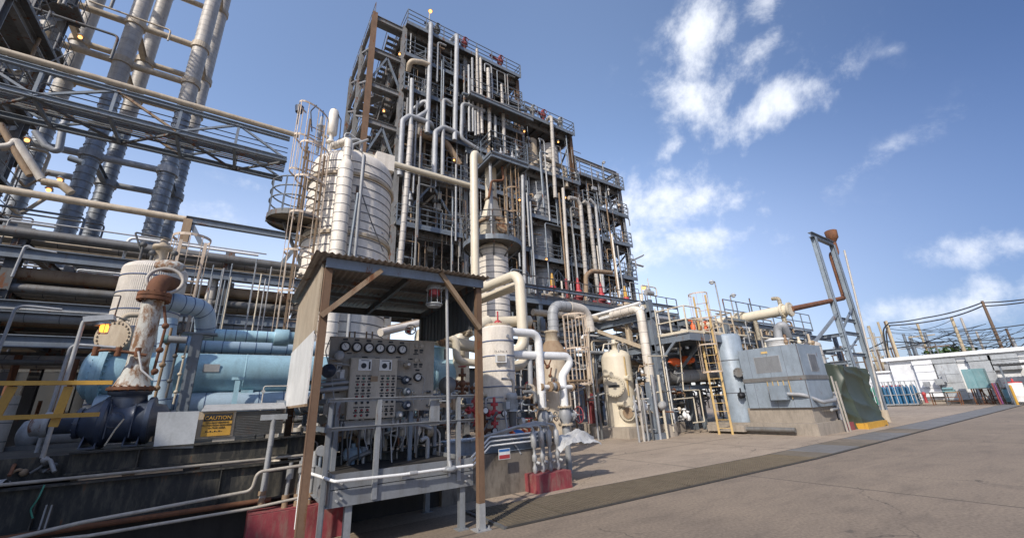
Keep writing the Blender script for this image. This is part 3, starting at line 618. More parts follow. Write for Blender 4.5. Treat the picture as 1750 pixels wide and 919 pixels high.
# gear between panel and skid, seen through the stand
for i, (u, v, r_, mt, lab) in enumerate(((640, 700, .10, 'navy', 'dark valve head under the right side of the gauge panel'), (665, 720, .09, 'pale_blue', 'pale blue pump casing under the gauge panel'), (632, 735, .11, 'white', 'white drum filter low behind the panel stand'), (700, 735, .12, 'white_ins', 'cream canister low behind the panel stand'), (603, 775, .09, 'pale_blue', 'faded blue lump of plastic on the stand deck'))):
    c = Y(u, v, 6.85); m = MB().lathe(c - V((r_ * 1.6, 0, 0)), (1, 0, 0), [(r_ * .5, 0), (r_, r_ * .3), (r_, r_ * 2.4), (r_ * 1.15, r_ * 2.45), (r_ * 1.15, r_ * 2.7), (r_ * .4, r_ * 3.2)], 18); m.cyl(c, c + V((0, 0, r_ * 1.6)), r_ * .35); m.cyl(c - V((0, 0, r_ * 1.8)), c, r_ * .4)
    one('pump_casing', m, mt, lab, 'pump')
pipe('long white pipe lying low behind the panel stand', [Y(560, 768, 7.2), Y(835, 748, 7.2)], .03, 'white')
pipe('thick off white horizontal pipe low behind the panel stand', [Y(600, 735, 7.0), Y(735, 722, 7.0)], .09, 'white_ins', bands=.25 and None)
t = thing('round_cover', 'round dark grey cover disc on a stem beside the stand', 'cover', Y(767, 662, 6.9)); c = Y(765, 658, 6.9)
MB().lathe(c, (-.5, -.8, .1), [(.0, 0.0), (.15, .0), (.155, .03), (.03, .05), (0, .05)], 26).build('disc', 'jacket_dark', t); MB().tube([c, c - V((0, -.15, .5))], .03).build('stem', 'steel_dark', t)
c = Y(763, 692, 6.7); one('orange_bracket', MB().box(c - V((.17, .03, .035)), c + V((.17, .03, .035))).box(c + V((.1, -.05, -.08)), c + V((.17, .03, .1))), 'rust_tan', 'orange brown steel bracket beside the white lamp pole', 'bracket')
m = MB(); c = Y(702, 563, 6.9)
t = thing('hand_valve', 'small valve with red and white handwheel above the right end of the gauge panel', 'valve', c); m.ring(c, (-.4, -1, 0), .085, .012); m.cyl(c + V((-.08, 0, 0)), c + V((.08, 0, 0)), .01, seg=6); m.cyl(c - V((0, 0, .08)), c + V((0, 0, .08)), .01, seg=6); m.build('handwheel', 'white', t); MB().lathe(c + V((0, .2, 0)), (0, -1, 0), [(.04, 0), (.06, .08), (.03, .16)], 14).build('body', 'red', t)

# ================================================================ skid foundation, girders and plinths
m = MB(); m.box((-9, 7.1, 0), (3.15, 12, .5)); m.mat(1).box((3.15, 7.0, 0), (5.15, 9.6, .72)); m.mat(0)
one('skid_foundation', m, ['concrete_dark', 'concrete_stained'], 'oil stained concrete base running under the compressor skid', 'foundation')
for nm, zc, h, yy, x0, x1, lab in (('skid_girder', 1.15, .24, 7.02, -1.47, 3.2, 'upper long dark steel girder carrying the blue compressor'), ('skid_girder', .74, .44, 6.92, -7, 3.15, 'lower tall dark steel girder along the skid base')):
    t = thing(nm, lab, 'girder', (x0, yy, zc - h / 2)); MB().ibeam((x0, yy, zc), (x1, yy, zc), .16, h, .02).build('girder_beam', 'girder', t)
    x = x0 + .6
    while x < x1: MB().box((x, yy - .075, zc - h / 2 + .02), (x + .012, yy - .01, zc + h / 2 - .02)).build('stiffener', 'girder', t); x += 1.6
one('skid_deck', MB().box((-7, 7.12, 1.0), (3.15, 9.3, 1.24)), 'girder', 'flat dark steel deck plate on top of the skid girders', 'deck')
one('skid_girder', MB().ibeam((3.2, 7.08, .86), (5.6, 7.08, .86), .14, .26, .018), 'steel_blue', 'short blue grey girder on the concrete behind the right brown post', 'girder')
m = MB(); m.tube([(-7, 6.86, .985), (1.2, 6.86, 1.02)], .018, seg=8); one('conduit', m, 'panel_beige', 'long thin tan conduit along the joint between the two skid girders', 'conduit')
pipe('upper of two bent pale conduits low in front of the skid', [Y(0, 925, 6.6), Y(140, 892, 6.6), Y(430, 838, 6.6), Y(440, 806, 6.6), Y(520, 794, 6.6)], .02, 'panel_beige', R=.08, name='conduit', cat='conduit')
pipe('lower of two bent pale conduits low in front of the skid', [Y(60, 925, 6.5), Y(150, 915, 6.5), Y(430, 868, 6.5), Y(520, 848, 6.5)], .017, 'panel_beige', R=.08, name='conduit', cat='conduit')
pipe('rusty pipe running along the bottom edge of the lower girder', [(-4, 6.75, .50), (.6, 6.75, .53)], .03, 'rust')
pipe('thin green hose hanging over the lower girder', [Y(76, 828, 6.8), Y(66, 850, 6.75), Y(52, 870, 6.75), Y(56, 885, 6.75)], .008, 'green', R=.05, name='hose', cat='hose')
for du in (0, 9): pipe('thin vertical strap against the lower girder in the left corner', [Y(80 + du, 862, 6.78), Y(66 + du, 905, 6.78)], .008, 'galv', name='strap', cat='strap', group='pair of straps on the lower girder')
m = MB(); m.box((.36, 6.5, 0), (1.55, 6.95, .41)); o = one('red_plinth', m, 'red_plinth', 'long dark red painted plinth at the foot of the skid behind the brown post', 'plinth')
m = MB(); q = [(4.86, 6.62), (5.72, 6.62), (5.72, 7.05), (4.86, 7.05)]; m.obox((5.29, 6.84, .155), (.43, 0, 0), (0, .21, 0), (0, 0, .155)); one('red_plinth', m, 'red_plinth', 'short red painted plinth under four grey conduits beside the drain', 'plinth')
# conduit seals on the plinths
for i, (u, v0, v1) in enumerate(((445, 735, 862), (487, 790, 868), (509, 780, 866), (531, 770, 864))):
    p = Y(u - i * 1.5, v1, 6.72); q = Y(u + 8 + i, v0, 6.72); q.x = p.x + .02; m = MB().cyl(p, q, .032 if i == 0 else .024, seg=10); m.mat(1); m.cyl(p, p + V((0, 0, .08)), .04, .034, 10); m.cyl(p + V((0, 0, .11)), p + V((0, 0, .16)), .045, seg=8); m.mat(0); m.cyl(q - V((0, 0, .2)), q - V((0, 0, .05)), .045 if i else .034, seg=10)
    one('conduit_riser', m, ['galv', 'rust_tan'], ('tall pale conduit riser standing on the left end of the long red plinth', 'first short grey conduit riser right of the tall one on the long red plinth', 'second short grey conduit riser on the long red plinth', 'short grey conduit riser nearest the brown post on the long red plinth')[i], 'conduit')
for i in range(4):
    x = 5.0 + i * .19; y = 6.84; m = MB(); m.lathe((x, y, .31), (0, 0, 1), [(.025, 0), (.045, .03), (.045, .10), (.028, .14), (.028, .2), (.048, .22), (.048, .31), (.026, .34), (.026, .44), (.055, .47), (.06, .60), (.055, .72), (.025, .75)], 12)
    m.tube([(x, y, 1.0), (x, y, 1.14), (x - .3 - .05 * i, y + .1, 1.16 + .02 * i), (x - 1.3, 7.0, .98 + .02 * i)], .024, .08, 8); m.cyl((x + .03, y - .03, .5), (x + .06, y - .09, .48), .03, seg=8)
    one('conduit_seal', m, 'galv', ('leftmost', 'second from left', 'third from left', 'rightmost')[i] + ' of four lumpy grey conduit risers standing on the short red plinth', 'conduit', 'conduit risers on the short red plinth')
for i in range(3):
    dz = i * .075; pipe(('top', 'middle', 'lowest')[i] + ' of three parallel pale conduits sloping up past the small red and white sign', [(3.0, 6.88, .55 - dz), (3.45, 6.88, .56 - dz), (4.05, 6.90, 1.02 - dz), (5.2, 6.9, 1.03 - dz)], .016, 'white', R=.1, name='conduit', cat='conduit')
c = Y(862, 775, 6.82); t = thing('warning_sign', 'small white sign with blue and red bands clipped to the sloping conduits', 'sign', c - V((0, 0, .1)))
MB().box(c - V((.125, .003, .09)), c + V((.125, .003, .09))).build('sign_plate', 'white', t)
MB().box(c + V((-.115, -.006, .04)), c + V((.115, -.003, .08))).build('blue_band', 'blue', t); m = MB().box(c + V((-.115, -.006, -.08)), c + V((.115, -.003, -.015))).build('red_band', 'red', t)
# crumpled cloth on a steel step
t = thing('crumpled_cover', 'crumpled grey cloth draped over a small rack beside the conduits', 'cloth', (6.2, 7.1, .62))
m = MB(); random.seed(5); n = 14; vs = []
for i in range(n + 1):
    for j in range(n + 1):
        a, b = i / n - .5, j / n - .5; r2 = abs(a) + abs(b); z = .93 - .42 * max(0, r2 - .28) + .05 * math.sin(9 * a + 5 * b) + .03 * math.sin(17 * b - 8 * a) + rnd(-.012, .012)
        vs.append((6.2 + a * 1.15 + b * .25 + .04 * math.sin(11 * b), 7.0 + b * .62, z))
m.add(vs, [(i * (n + 1) + j, (i + 1) * (n + 1) + j, (i + 1) * (n + 1) + j + 1, i * (n + 1) + j + 1) for i in range(n) for j in range(n)], False)
m.build('cloth', 'cloth', t)
m = MB();
m.box((5.4, 7.05, .80), (6.45, 7.2, .86)); m.cyl((5.6, 7.12, 0), (5.6, 7.12, .8), .03, seg=8); m.build('rack', 'steel_dark', t)

# ================================================================ compressor with rusty riser
t = thing('compressor', 'dark navy blue horizontal compressor casing with bolted flanges on the skid', 'compressor', (-1.25, 7.6, 1.27))
CYY = 7.75; c = V((-1.28, CYY, 1.58))
prof = [(.10, -.62), (.12, -.60), (.12, -.36), (.17, -.34), (.17, -.31), (.24, -.22), (.30, -.14), (.315, -.13), (.315, -.06), (.27, -.05), (.265, .30), (.30, .31), (.30, .38), (.22, .40), (.20, .50), (.12, .54), (.12, .62)]
MB().lathe(c, (1, 0, 0), prof, 40).build('casing', 'navy', t)
m = MB(); m.flange(c + V((-.10, 0, 0)), (1, 0, 0), .325, .05, 20, .014); m.build('flange', 'navy', t); MB().flange(c + V((.345, 0, 0)), (1, 0, 0), .31, .05, 20, .014).build('flange', 'navy', t); MB().flange(c + V((-.345, 0, 0)), (1, 0, 0), .19, .04, 12, .012).build('flange', 'navy', t)
MB().lathe(c + V((-.60, 0, 0)), (-1, 0, 0), [(.14, 0), (.15, .02), (.15, .06), (.13, .07), (.13, .15), (.10, .17), (0, .175)], 28).build('end_cap', 'grey_paint', t)
m = MB().lathe(c + V((.08, 0, .2)), (0, 0, 1), [(.21, -.05), (.20, .08), (.19, .13), (.23, .15), (.23, .19)], 32); m.build('top_nozzle', 'navy', t)
for x in (-.16, .24):
    m = MB(); m.box(c + V((x - .08, -.30, -.31)), c + V((x + .08, .3, -.29)))
    for s in (-.075, .06): m.plate([c + V((x + s, -.27, -.29)), c + V((x + s, -.10, .02 - .12)), c + V((x + s, .2, -.12)), c + V((x + s, .27, -.29))], .016)
    m.build('foot', 'navy', t)
m = MB().lathe(c + V((.03, -.26, .02)), (0, -1, 0), [(.10, -.03), (.10, .0), (.085, .012), (0, .014)], 26); m.mat(0); m.flange(c + V((.03, -.265, .02)), (0, -1, 0), .095, .012, 12, .007); m.build('inspection_cover', 'navy', t)
for (x, z) in ((-.04, .1), (.2, .2)): MB().box(c + V((x, -.275, -.2)), c + V((x + .012, -.2, .22))).build('rib', 'navy', t)
pipe('thin pale tube curving up the front of the compressor casing', [c + V((.02, -.38, -.28)), c + V((.08, -.4, -.1)), c + V((.14, -.40, .03))], .008, 'cream', R=.05, name='tube', cat='tube')
# rusty riser
t = thing('rusty_riser', 'thick vertical pipe with peeling white paint and heavy rust on the compressor', 'pipe', (-1.2, CYY, 1.95))
b0 = c + V((.08, 0, .40)); top = V((b0.x, CYY, 3.28))
MB().lathe(b0, (0, 0, 1), [(.23, 0), (.23, .03), (.20, .06), (.155, .2), (.135, .3), (.125, .34)], 28).build('reducer', 'rusty_white', t)
MB().cyl(b0 + V((0, 0, .34)), top, .125, .125, 28).build('riser', 'rusty_white', t)
MB().flange(b0 + V((0, 0, .02)), (0, 0, 1), .26, .04, 16, .014).build('flange', 'rust', t); MB().flange(top, (0, 0, 1), .20, .05, 16, .015).flange(top + V((0, 0, .06)), (0, 0, 1), .20, .05, 16, .015).build('flange', 'rust', t)
MB().tube([top + V((0, 0, .05)), top + V((0, .05, .30)), top + V((.12, .45, .36))], .12, .22, 20).build('elbow', 'rust', t)
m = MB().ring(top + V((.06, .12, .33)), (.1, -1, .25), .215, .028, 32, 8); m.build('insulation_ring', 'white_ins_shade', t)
m = MB().ell(top + V((.05, .3, .62)), (.2, 0, 0), (0, .14, .03), (0, 0, .11)); m.build('cap_insulation', 'rusty_white', t)
m = MB(); q = b0 + V((.15, -.1, .55))
m.tube([b0 + V((-.45, -.2, .50)), b0 + V((-.3, -.22, .52)), b0 + V((-.12, -.2, .50)), b0 + V((.1, -.2, .46))], .02, .05, 8)
for x in (-.42, -.2, .0): m.cyl(b0 + V((x, -.2, .44)), b0 + V((x, -.2, .56)), .035, seg=10)
m.tube([b0 + V((.2, -.1, .2)), b0 + V((.22, -.1, .9)), b0 + V((.14, -.05, 1.2))], .018, .05, 8)
for z in (.25, .55, .9): m.ball(b0 + V((.215, -.1, z)), .045, 10)
m.build('small_bore_piping', 'rust', t)
pipe('thin white drain tube angled across the foot of the rusty riser', [b0 + V((.02, -.3, .5)), b0 + V((.1, -.3, .25)), b0 + V((.24, -.28, .12))], .012, 'white', R=.06, name='tube', cat='tube')
# grey cover plate and motor
one('cover_plate', MB().plate([Y(270, 704, 7.0), Y(262, 766, 7.0), Y(330, 765, 7.0), Y(341, 702, 7.0)], .02), 'grey_paint', 'plain pale grey metal plate leaning between the compressor and the motor', 'plate')
t = thing('electric_motor', 'weathered grey finned motor housing with a yellow caution sign on its end', 'motor', (.15, 7.3, 1.27))
p0 = Y(343, 705, 7.05); x0, x1 = p0.x - .02, .66; z0, z1 = 1.32, 1.66
m = MB(); m.box((x0, 7.08, z0), (x0 + .42, 7.6, z1)); m.build('terminal_box', 'cream_dirty', t)
m = MB(); m.box((x0 + .42, 7.12, z0), (x1, 7.6, z1 - .02))
m.build('housing', 'panel_beige', t)
m = MB()
for k in range(14): z = z0 + .03 + k * .022; m.box((x0 + .43, 7.085, z), (x1 - .01, 7.12, z + .008))
m.build('cooling_fins', 'steel_dark', t)
m = MB(); m.plate([(x0 + .02, 7.04, z1), (x1 + .01, 7.04, z1), (x1 - .01, 7.3, z1 + .085), (x0 + .05, 7.3, z1 + .085)], .012); m.box((x0 + .03, 7.3, z1), (x1, 7.62, z1 + .085)); m.build('hood', 'galv', t)
m = MB(); m.box((x0 + .2, 7.1, 1.25), (x0 + .45, 7.5, z0)); m.box((x1 - .2, 7.1, 1.25), (x1 - .05, 7.5, z0)); m.build('feet', 'panel_beige', t)
c = Y(395, 720, 7.06); w, h = .245, .145
t2 = thing('caution_sign', 'yellow and black caution sign about double hearing protection on the motor box', 'sign', c - V((0, 0, h)))
sx = x0 + .225; sz = 1.49
MB().box((sx - w / 1.5, 7.062, sz - h), (sx + w / 1.5, 7.07, sz + h)).build('sign_plate', 'yellow', t2); m = MB().box((sx - w / 1.5 + .005, 7.058, sz + .045), (sx + w / 1.5 - .005, 7.062, sz + h - .006)); m.build('black_band', 'black', t2)
MB().text('CAUTION', .066, (sx, 7.056, sz + .082), (1, 0, 0), (0, 0, 1)).build('heading', 'yellow', t2)
m = MB()
for k, s in enumerate(('DOUBLE HEARING', 'PROTECTION REQUIRED', 'IN THIS AREA')): m.text(s, .031, (sx, 7.060, sz + .022 - k * .033), (1, 0, 0), (0, 0, 1))
m.build('lettering', 'black', t2)
m = MB()
for k in range(8): m.box((sx - .12 + k * .024, 7.059, sz - .095), (sx - .104 + k * .024, 7.062, sz - .078 - .01 * (k % 2)))
m.build('small_print', 'black', t2)
# conduit post in front of the motor
t2 = thing('conduit_post', 'pale grey conduit post with a short horizontal arm in front of the motor', 'conduit', Y(447, 870, 6.75)); p = Y(448, 860, 6.75); q = Y(455, 716, 6.75)
MB().cyl(p, V((p.x, p.y, q.z)), .034, seg=12).build('post', 'galv', t2); MB() .box((p.x - .16, 6.72, q.z - .01), (p.x + .16, 6.80, q.z + .06)).build('arm', 'grey_paint', t2)
# clutter on the left end of the skid
random.seed(11)
for i in range(22):
    p = V((rnd(-2.8, -1.55), rnd(6.95, 7.25), 1.06)); m = MB(); l = rnd(.1, .3); a = rnd(0, 3); q = p + V((math.cos(a) * l, math.sin(a) * l * .6, rnd(.02, .16)))
    m.tube([p + V((0, 0, .02)), lerp(p, q, .6) + V((0, 0, rnd(0, .08))), q], rnd(.010, .024), .05, 8); m.ball(q, rnd(.02, .045), 8)
    one('fitting', m, random.choice(['rust', 'steel_dark', 'galv', 'rust_tan']), 'small bent pipe fitting in the dark heap at the left end of the skid', 'pipe fitting', 'loose fittings on the left end of the skid')
m = MB(); n = 8; vs = [(-2.9 + 1.0 * i / n, 6.84 + .3 * j / n, 1.03 + .02 * math.sin(i * 2.1 + j) + .012 * math.cos(j * 3 + i)) for i in range(n + 1) for j in range(n + 1)]
m.add(vs, [(i * (n + 1) + j, (i + 1) * (n + 1) + j, (i + 1) * (n + 1) + j + 1, i * (n + 1) + j + 1) for i in range(n) for j in range(n)]); one('plastic_sheet', m, 'cloth', 'wrinkled pale plastic sheet lying on the lower girder at the left edge', 'sheet')
for i, (u, v, r_, l) in enumerate(((20, 640, .05, .5), (42, 655, .035, .4))): pass
# yellow hand rail
t = thing('yellow_handrail', 'yellow painted two bar handrail with flat posts at the left edge', 'railing', (-1.6, 6.3, 1.0))
for v in (655, 716): a = Y(-60, v, 6.3); b = Y(192 if v < 700 else 168, v + (1 if v < 700 else -3), 6.3); MB().box((a.x, 6.28, a.z - .022), (b.x, 6.32, a.z + .022)).build('bar', 'yellow', t)
for u in (22, 118): p = Y(u, 660, 6.33); MB().bar((p.x - (.10 if u < 60 else .03), 6.33, 1.30 if u < 60 else 1.56), (p.x, 6.33, p.z), .07, .02, (0, 1, 0)).build('post', 'yellow', t)
# amber bulkhead lamp
t = thing('amber_lamp', 'grey hooded lamp glowing amber on a slanted pipe post', 'lamp', Y(100, 660, 6.9)); top = Y(143, 548, 6.9); p = V((top.x, 6.9, 1.24))
MB().tube([p, top, top + V((.07, 0, .03))], .021, .05, 10).build('post', 'galv', t)
c = top + V((.14, 0, .03)); MB().obox(c, (.13, 0, .025), (0, .09, 0), (-.008, 0, .032)).cyl(c + V((.03, 0, -.02)), c + V((.04, 0, -.07)), .075, seg=16).build('hood', 'grey_paint', t)
c2 = c + V((.055, 0, -.13)); MB().lathe(c2 + V((0, 0, .07)), (0.05, 0, -1), [(.032, 0), (.042, .03), (.038, .09), (.0, .105)], 16).build('glass', 'amber', t)
m = MB()
for k in range(5): a = k * math.pi * .4; m.cyl(c2 + V((.05 * math.cos(a), .05 * math.sin(a), .07)), c2 + V((.046 * math.cos(a), .046 * math.sin(a), -.04)), .0035, seg=5)
m.ring(c2 + V((0, 0, -.04)), (0, 0, 1), .046, .004, 16, 5); m.build('guard', 'rust_tan', t)
for (u0, v0, u1, v1, lab) in ((90, 540, 60, 660, 'left'), (118, 470, 30, 660, 'x')): pass
for i, (pts, lab) in enumerate((([(15, 520), (35, 525), (62, 525)], ''),)): pass
for i, (b, t1, e) in enumerate((((75, 660), (122, 588), (150, 590)), ((10, 575), (28, 522), (60, 524)), ((30, 450), (44, 418), (56, 425)))):
    p = Y(*t1, 8.2 + i); q = Y(*e, 8.2 + i); pipe(('low hooped pale pipe behind the amber lamp', 'middle hooped pale pipe in front of the pipe rack at the left edge', 'high hooped pale pipe on the pipe rack at the left edge')[i], [V((p.x - .02, p.y, p.z - (1.5, 1.0, .6)[i])), p, q, q + V((.3, 0, -.02))], .021, 'jacket', R=.1, name='handrail_pipe')
# ================================================================ MIDDLE GROUND vessels and big pipes
def vessel(name, label, cat, base, r, z0, z1, mats, dome=.35, bands=None, bw=.02, ribs=0, seg=48, skirt=None, cx=None, parts_only=None):
    t = parts_only or thing(name, label, cat, (base[0], base[1], z0)); o = V((base[0], base[1], 0))
    prof = [(r, z0), (r, z1)] + [(r * math.cos(a), z1 + dome * math.sin(a)) for a in [math.pi / 2 * k / 7 for k in range(1, 8)]]
    prof[-1] = (0.0005, z1 + dome); MB().lathe(o, (0, 0, 1), prof, seg, True, ribs, .006).build('shell', mats[0], t)
    if bands:
        m = MB(); z = z0 + bands
        while z < z1: m.lathe(o, (0, 0, 1), [(r, z), (r + .014, z), (r + .014, z + bw), (r, z + bw)], seg, False); z += bands
        m.build('bands', mats[1], t)
    return t
# ---- tall white vessel A on the left
a0 = Y(238, 445, 10.2); vx = -1.64; vy = 10.2; vr = .46
t = vessel('insulated_vessel', 'white banded upright vessel behind the rusty riser', 'vessel', (vx, vy), .50, 1.2, 4.35, ('white_ins', 'band_blue'), .2, .33, .018, ribs=1, seg=200)
m = MB(); m.lathe((vx, vy, 4.5), (0, 0, 1), [(.14, 0), (.10, .1), (.10, .34), (.16, .35), (.16, .42), (.08, .44), (.05, .6)], 18); m.build('top_nozzle', 'cream_dirty', t)
m = MB()
for dx, h in ((-.28, .45), (-.12, .3), (.22, .35)): m.cyl((vx + dx, vy - .1, 4.4), (vx + dx, vy - .1, 4.4 + h), .025, seg=8); m.ball((vx + dx, vy - .1, 4.42 + h), .06, 10)
m.tube([(vx - .28, vy - .1, 4.7), (vx - .45, vy - .1, 5.1), (vx + .1, vy - .1, 5.05)], .018, .02, 6); m.build('top_valves', 'steel_dark', t)
c = Y(202, 576, vy - .55); ax = V((-.45, -1, .0)).normalized()
m = MB(); m.cyl(c - ax * .35, c + ax * .08, .235, seg=28); m.mat(1); m.flange(c + ax * .1, ax, .275, .05, 22, .018); m.build('manhole', ['white_ins_shade', 'cream_dirty'], t)
MB().tube([c + V((0, -.1, .25)), c + V((.05, -.1, .38)), c + V((.22, -.1, .40))], .05, .1, 12).build('manhole_davit', 'cream_dirty', t)
m = MB(); p = Y(225, 515, vy - .6); m.tube([Y(195, 505, 9.5), Y(207, 505, 9.5), Y(196, 540, 9.5), Y(222, 548, 9.5)], .012, .02, 6); m.build('sensing_tube', 'steel_dark', t)
# ---- pale blue horizontal drum and its neighbours
t = thing('blue_exchanger', 'long light blue horizontal exchanger shell with a bolted end flange', 'heat exchanger', (1.4, 10.1, 1.6)); o = V((-1.9, 9.9, 2.37))
MB().lathe(o, (1, 0, 0), [(.40, 0), (.40, .2), (.385, .24), (.385, 6.6), (.3, 6.75), (.12, 6.85), (0, 6.87)], 48).build('shell', 'sky_blue', t)
m = MB(); m.flange(o + V((-.02, 0, 0)), (1, 0, 0), .50, .07, 26, .02); m.flange(o + V((-.092, 0, 0)), (1, 0, 0), .50, .07, 26, .02); m.lathe(o - V((.13, 0, 0)), (-1, 0, 0), [(.42, 0), (.42, .08), (.3, .16), (0, .18)], 32); m.build('end_flange', 'sky_blue', t); MB().flange(o + V((6.0, 0, 0)), (1, 0, 0), .44, .06, 26, .018).build('body_flange', 'sky_blue', t)
m = MB()
for xs_ in (.9, 2.0, 3.1, 4.2, 5.3): m.lathe(o + V((xs_, 0, 0)), (1, 0, 0), [(.385, 0), (.392, .006), (.392, .02), (.385, .026)], 40, False)
m.build('weld_seams', 'sky_blue', t); MB().box((-.55, 9.50, 2.38), (-.3, 9.52, 2.52)).build('name_plate', 'galv', t)
for x in (.2, 3.6, 6.0): MB().box((x - .1, 9.6, 1.0), (x + .1, 10.2, 2.05)).box((x - .16, 9.6, 1.0), (x + .16, 10.2, 1.05)).build('saddle', 'sky_blue', t)
m = MB(); m.lathe(o + V((6.2, 0, .3)), (0, 0, 1), [(.15, 0), (.15, .35), (.2, .36), (.2, .42), (.1, .44)], 20); m.build('nozzle', 'sky_blue', t)
m = MB(); m.box((-.02, 9.3, 1.7), (.06, 9.34, 2.25)); m.box((-.08, 9.29, 2.22), (.12, 9.35, 2.27)); one('blue_bracket', m, 'sky_blue', 'slim light blue T shaped bracket in front of the blue exchanger', 'bracket')
pipe('pale blue banded insulated pipe lying above and behind the blue exchanger', [(-1.4, 10.6, 3.02), (1.6, 10.6, 3.02)], .17, ['pale_blue', 'band_blue'], bands=.30, bw=.014, seg=24)
pipe('pale blue banded insulated pipe lying below the blue exchanger', [(-1.9, 9.7, 1.78), (3.2, 9.7, 1.78)], .24, ['pale_blue', 'band_blue'], bands=.42, bw=.014, seg=24)
pipe('large pale blue insulated elbow pipe bending down right of the rusty riser', [Y(262, 512, 8.2), Y(300, 517, 8.3), Y(352, 528, 8.6), Y(350, 575, 8.8)], .15, ['pale_blue', 'band_blue'], R=.26, bands=.14, bw=.012, seg=24)
p = Y(338, 568, 8.8); q = Y(480, 579, 8.8); q.z = p.z = (p.z + q.z) / 2; q2 = Y(503, 580, 8.8); q2.z = p.z
t = thing('insulated_pipe', 'straight light blue insulated pipe ending in a thick flange cap by the shelter', 'pipe', p)
MB().tube([p, q], .105, seg=22, bands=.16, bw=.012).build('pipe_run', ['sky_blue', 'band_blue'], t); MB().lathe(q - V((.12, 0, 0)), (1, 0, 0), [(.15, 0), (.16, .02), (.16, .23), (.15, .25), (.12, .26), (.12, .36)], 24).build('flange_cover', 'sky_blue', t)
pipe('vertical pale blue insulated pipe with dark bands between the white vessel and the pipe stand', [Y(275, 700, 9.3), Y(288, 545, 9.3)], .13, ['pale_blue', 'band_blue'], bands=.32, bw=.016, seg=20)
m = MB(); a = Y(305, 712, 8.6); b = Y(338, 572, 8.6); m.ibeam((a.x + .03, 8.6, 1.0), (a.x + .03, 8.6, b.z), .15, .15, .012, (0, 1, 0)); m.box((a.x - .2, 8.5, b.z), (a.x + .3, 8.7, b.z + .03)); one('pipe_stand', m, 'steel', 'sturdy grey H section stanchion under the blue insulated elbow', 'pipe support')
for i, (u0, v0, u1, v1, r_, mt) in enumerate(((262, 690, 292, 560, .02, 'rust_tan'), (296, 690, 316, 590, .014, 'cream'), (283, 680, 306, 540, .016, 'steel_dark'))):
    p = Y(u0, v0, 8.4); q = Y(u1, v1, 8.4); m = MB().cyl((p.x, 8.4, p.z), (p.x + .01, 8.4, q.z), r_, seg=8)
    for k in range(3): m.ball(lerp(p, V((p.x, 8.4, q.z)), .2 + .3 * k), r_ * 2.2, 8)
    one('drain_line', m, mt, ('rusty thin drain line', 'cream thin drain line', 'dark thin drain line')[i] + ' standing between the rusty riser and the grey stanchion', 'pipe')
m = MB(); c = Y(303, 580, 8.3); m.cyl(c - V((.14, 0, 0)), c + V((.12, 0, 0)), .055, seg=14); m.mat(1).cyl(c - V((.17, 0, 0)), c - V((.12, 0, 0)), .065, seg=12); one('transmitter', m, ['jacket', 'teal'], 'small horizontal grey transmitter with a green end beside the stanchion', 'instrument')

# ================================================================ big white banded drum with ladders
DX, DY, DR = 2.36, 13.0, 1.31
t = thing('storage_drum', 'huge white banded insulated drum rising behind the shelter', 'tank', (DX, DY, 0)); o = V((DX, DY, 0))
prof = [(DR, .2), (DR, 9.1)] + [(DR * (1 - .28 * (k / 6) ** 2.2), 9.1 + .50 * math.sin(math.pi / 2 * k / 6)) for k in range(1, 6)] + [(DR * .62, 9.68), (0.001, 9.72)]
MB().lathe(o, (0, 0, 1), prof, 80).build('shell', 'white_ins', t)
m = MB(); z = .5
while z < 9.2: m.lathe(o, (0, 0, 1), [(DR, z), (DR + .012, z), (DR + .012, z + .026), (DR, z + .026)], 80, False); z += .285
m.build('bands', 'seam', t)
for z in (8.55, 6.55): MB().lathe(o, (0, 0, 1), [(DR, z), (DR + .07, z + .01), (DR + .08, z + .10), (DR + .05, z + .13), (DR, z + .14)], 80, False).build('stiffener_ring', 'cream_dirty', t)
m = MB()
for k in range(12):
    a = math.pi * (-.95 + k * .12); 
    for z in (2.2, 4.4, 6.9, 8.7): m.box(o + V((math.cos(a + z) * DR * 1.0 - .03, math.sin(a + z) * DR * 1.0 - .03, z)), o + V((math.cos(a + z) * DR * 1.0 + .03, math.sin(a + z) * DR + .03, z + .04)))
m.build('band_clips', 'galv', t)
for (u, v, s) in ((612, 330, .1),): c = Y(u, v, 11.7); MB().box(c - V((.07, .02, .28)), c + V((.07, .12, .22))).box(c - V((.14, .0, .3)), c + V((.14, .1, -.26))).build('level_gauge', 'steel_dark', t)
m = MB(); c = o + V((.55, -.8, 9.4)); m.box(c, c + V((.62, .5, .62))); m.build('roof_box', 'white_ins', t)
m = MB(); c = o + V((-.35, -.2, 9.6)); m.lathe(c, (0, 0, 1), [(.2, 0), (.2, .2), (.28, .21), (.28, .27), (.12, .29), (.12, .5)], 20); m.build('roof_nozzle', 'cream_dirty', t)
# insulated pipe down the drum
pp = [Y(575, 248, 11.9), Y(598, 238, 11.55), Y(596, 262, 11.5), V((0, 0, 0))]; px = Y(590, 300, 11.5).x
t = thing('drum_downpipe', 'fat white insulated pipe dropping down the front of the huge drum', 'pipe', (px, 11.5, 1.5)); zt = Y(597, 240, 11.5).z
MB().tube([Y(570, 250, 12.2), V((px, 11.5, zt)), V((px, 11.5, zt - .9))], .12, .16, 20, bands=.3, bw=.014).build('upper_run', ['white_ins', 'seam'], t)
MB().lathe((px, 11.5, zt - 1.05), (0, 0, 1), [(.225, 0), (.225, .06), (.15, .28), (.13, .3)], 24).build('cone', 'white_ins', t)
MB().tube([(px, 11.5, zt - 1.0), (px, 11.5, 1.4)], .225, seg=28, bands=.29, bw=.018).build('lower_run', ['white_ins', 'seam'], t)
pipe('slender grey tube running down the right front of the huge drum', [Y(622, 265, 11.4), V((Y(622, 265, 11.4).x, 11.4, 2.0))], .05, 'jacket', seg=10)
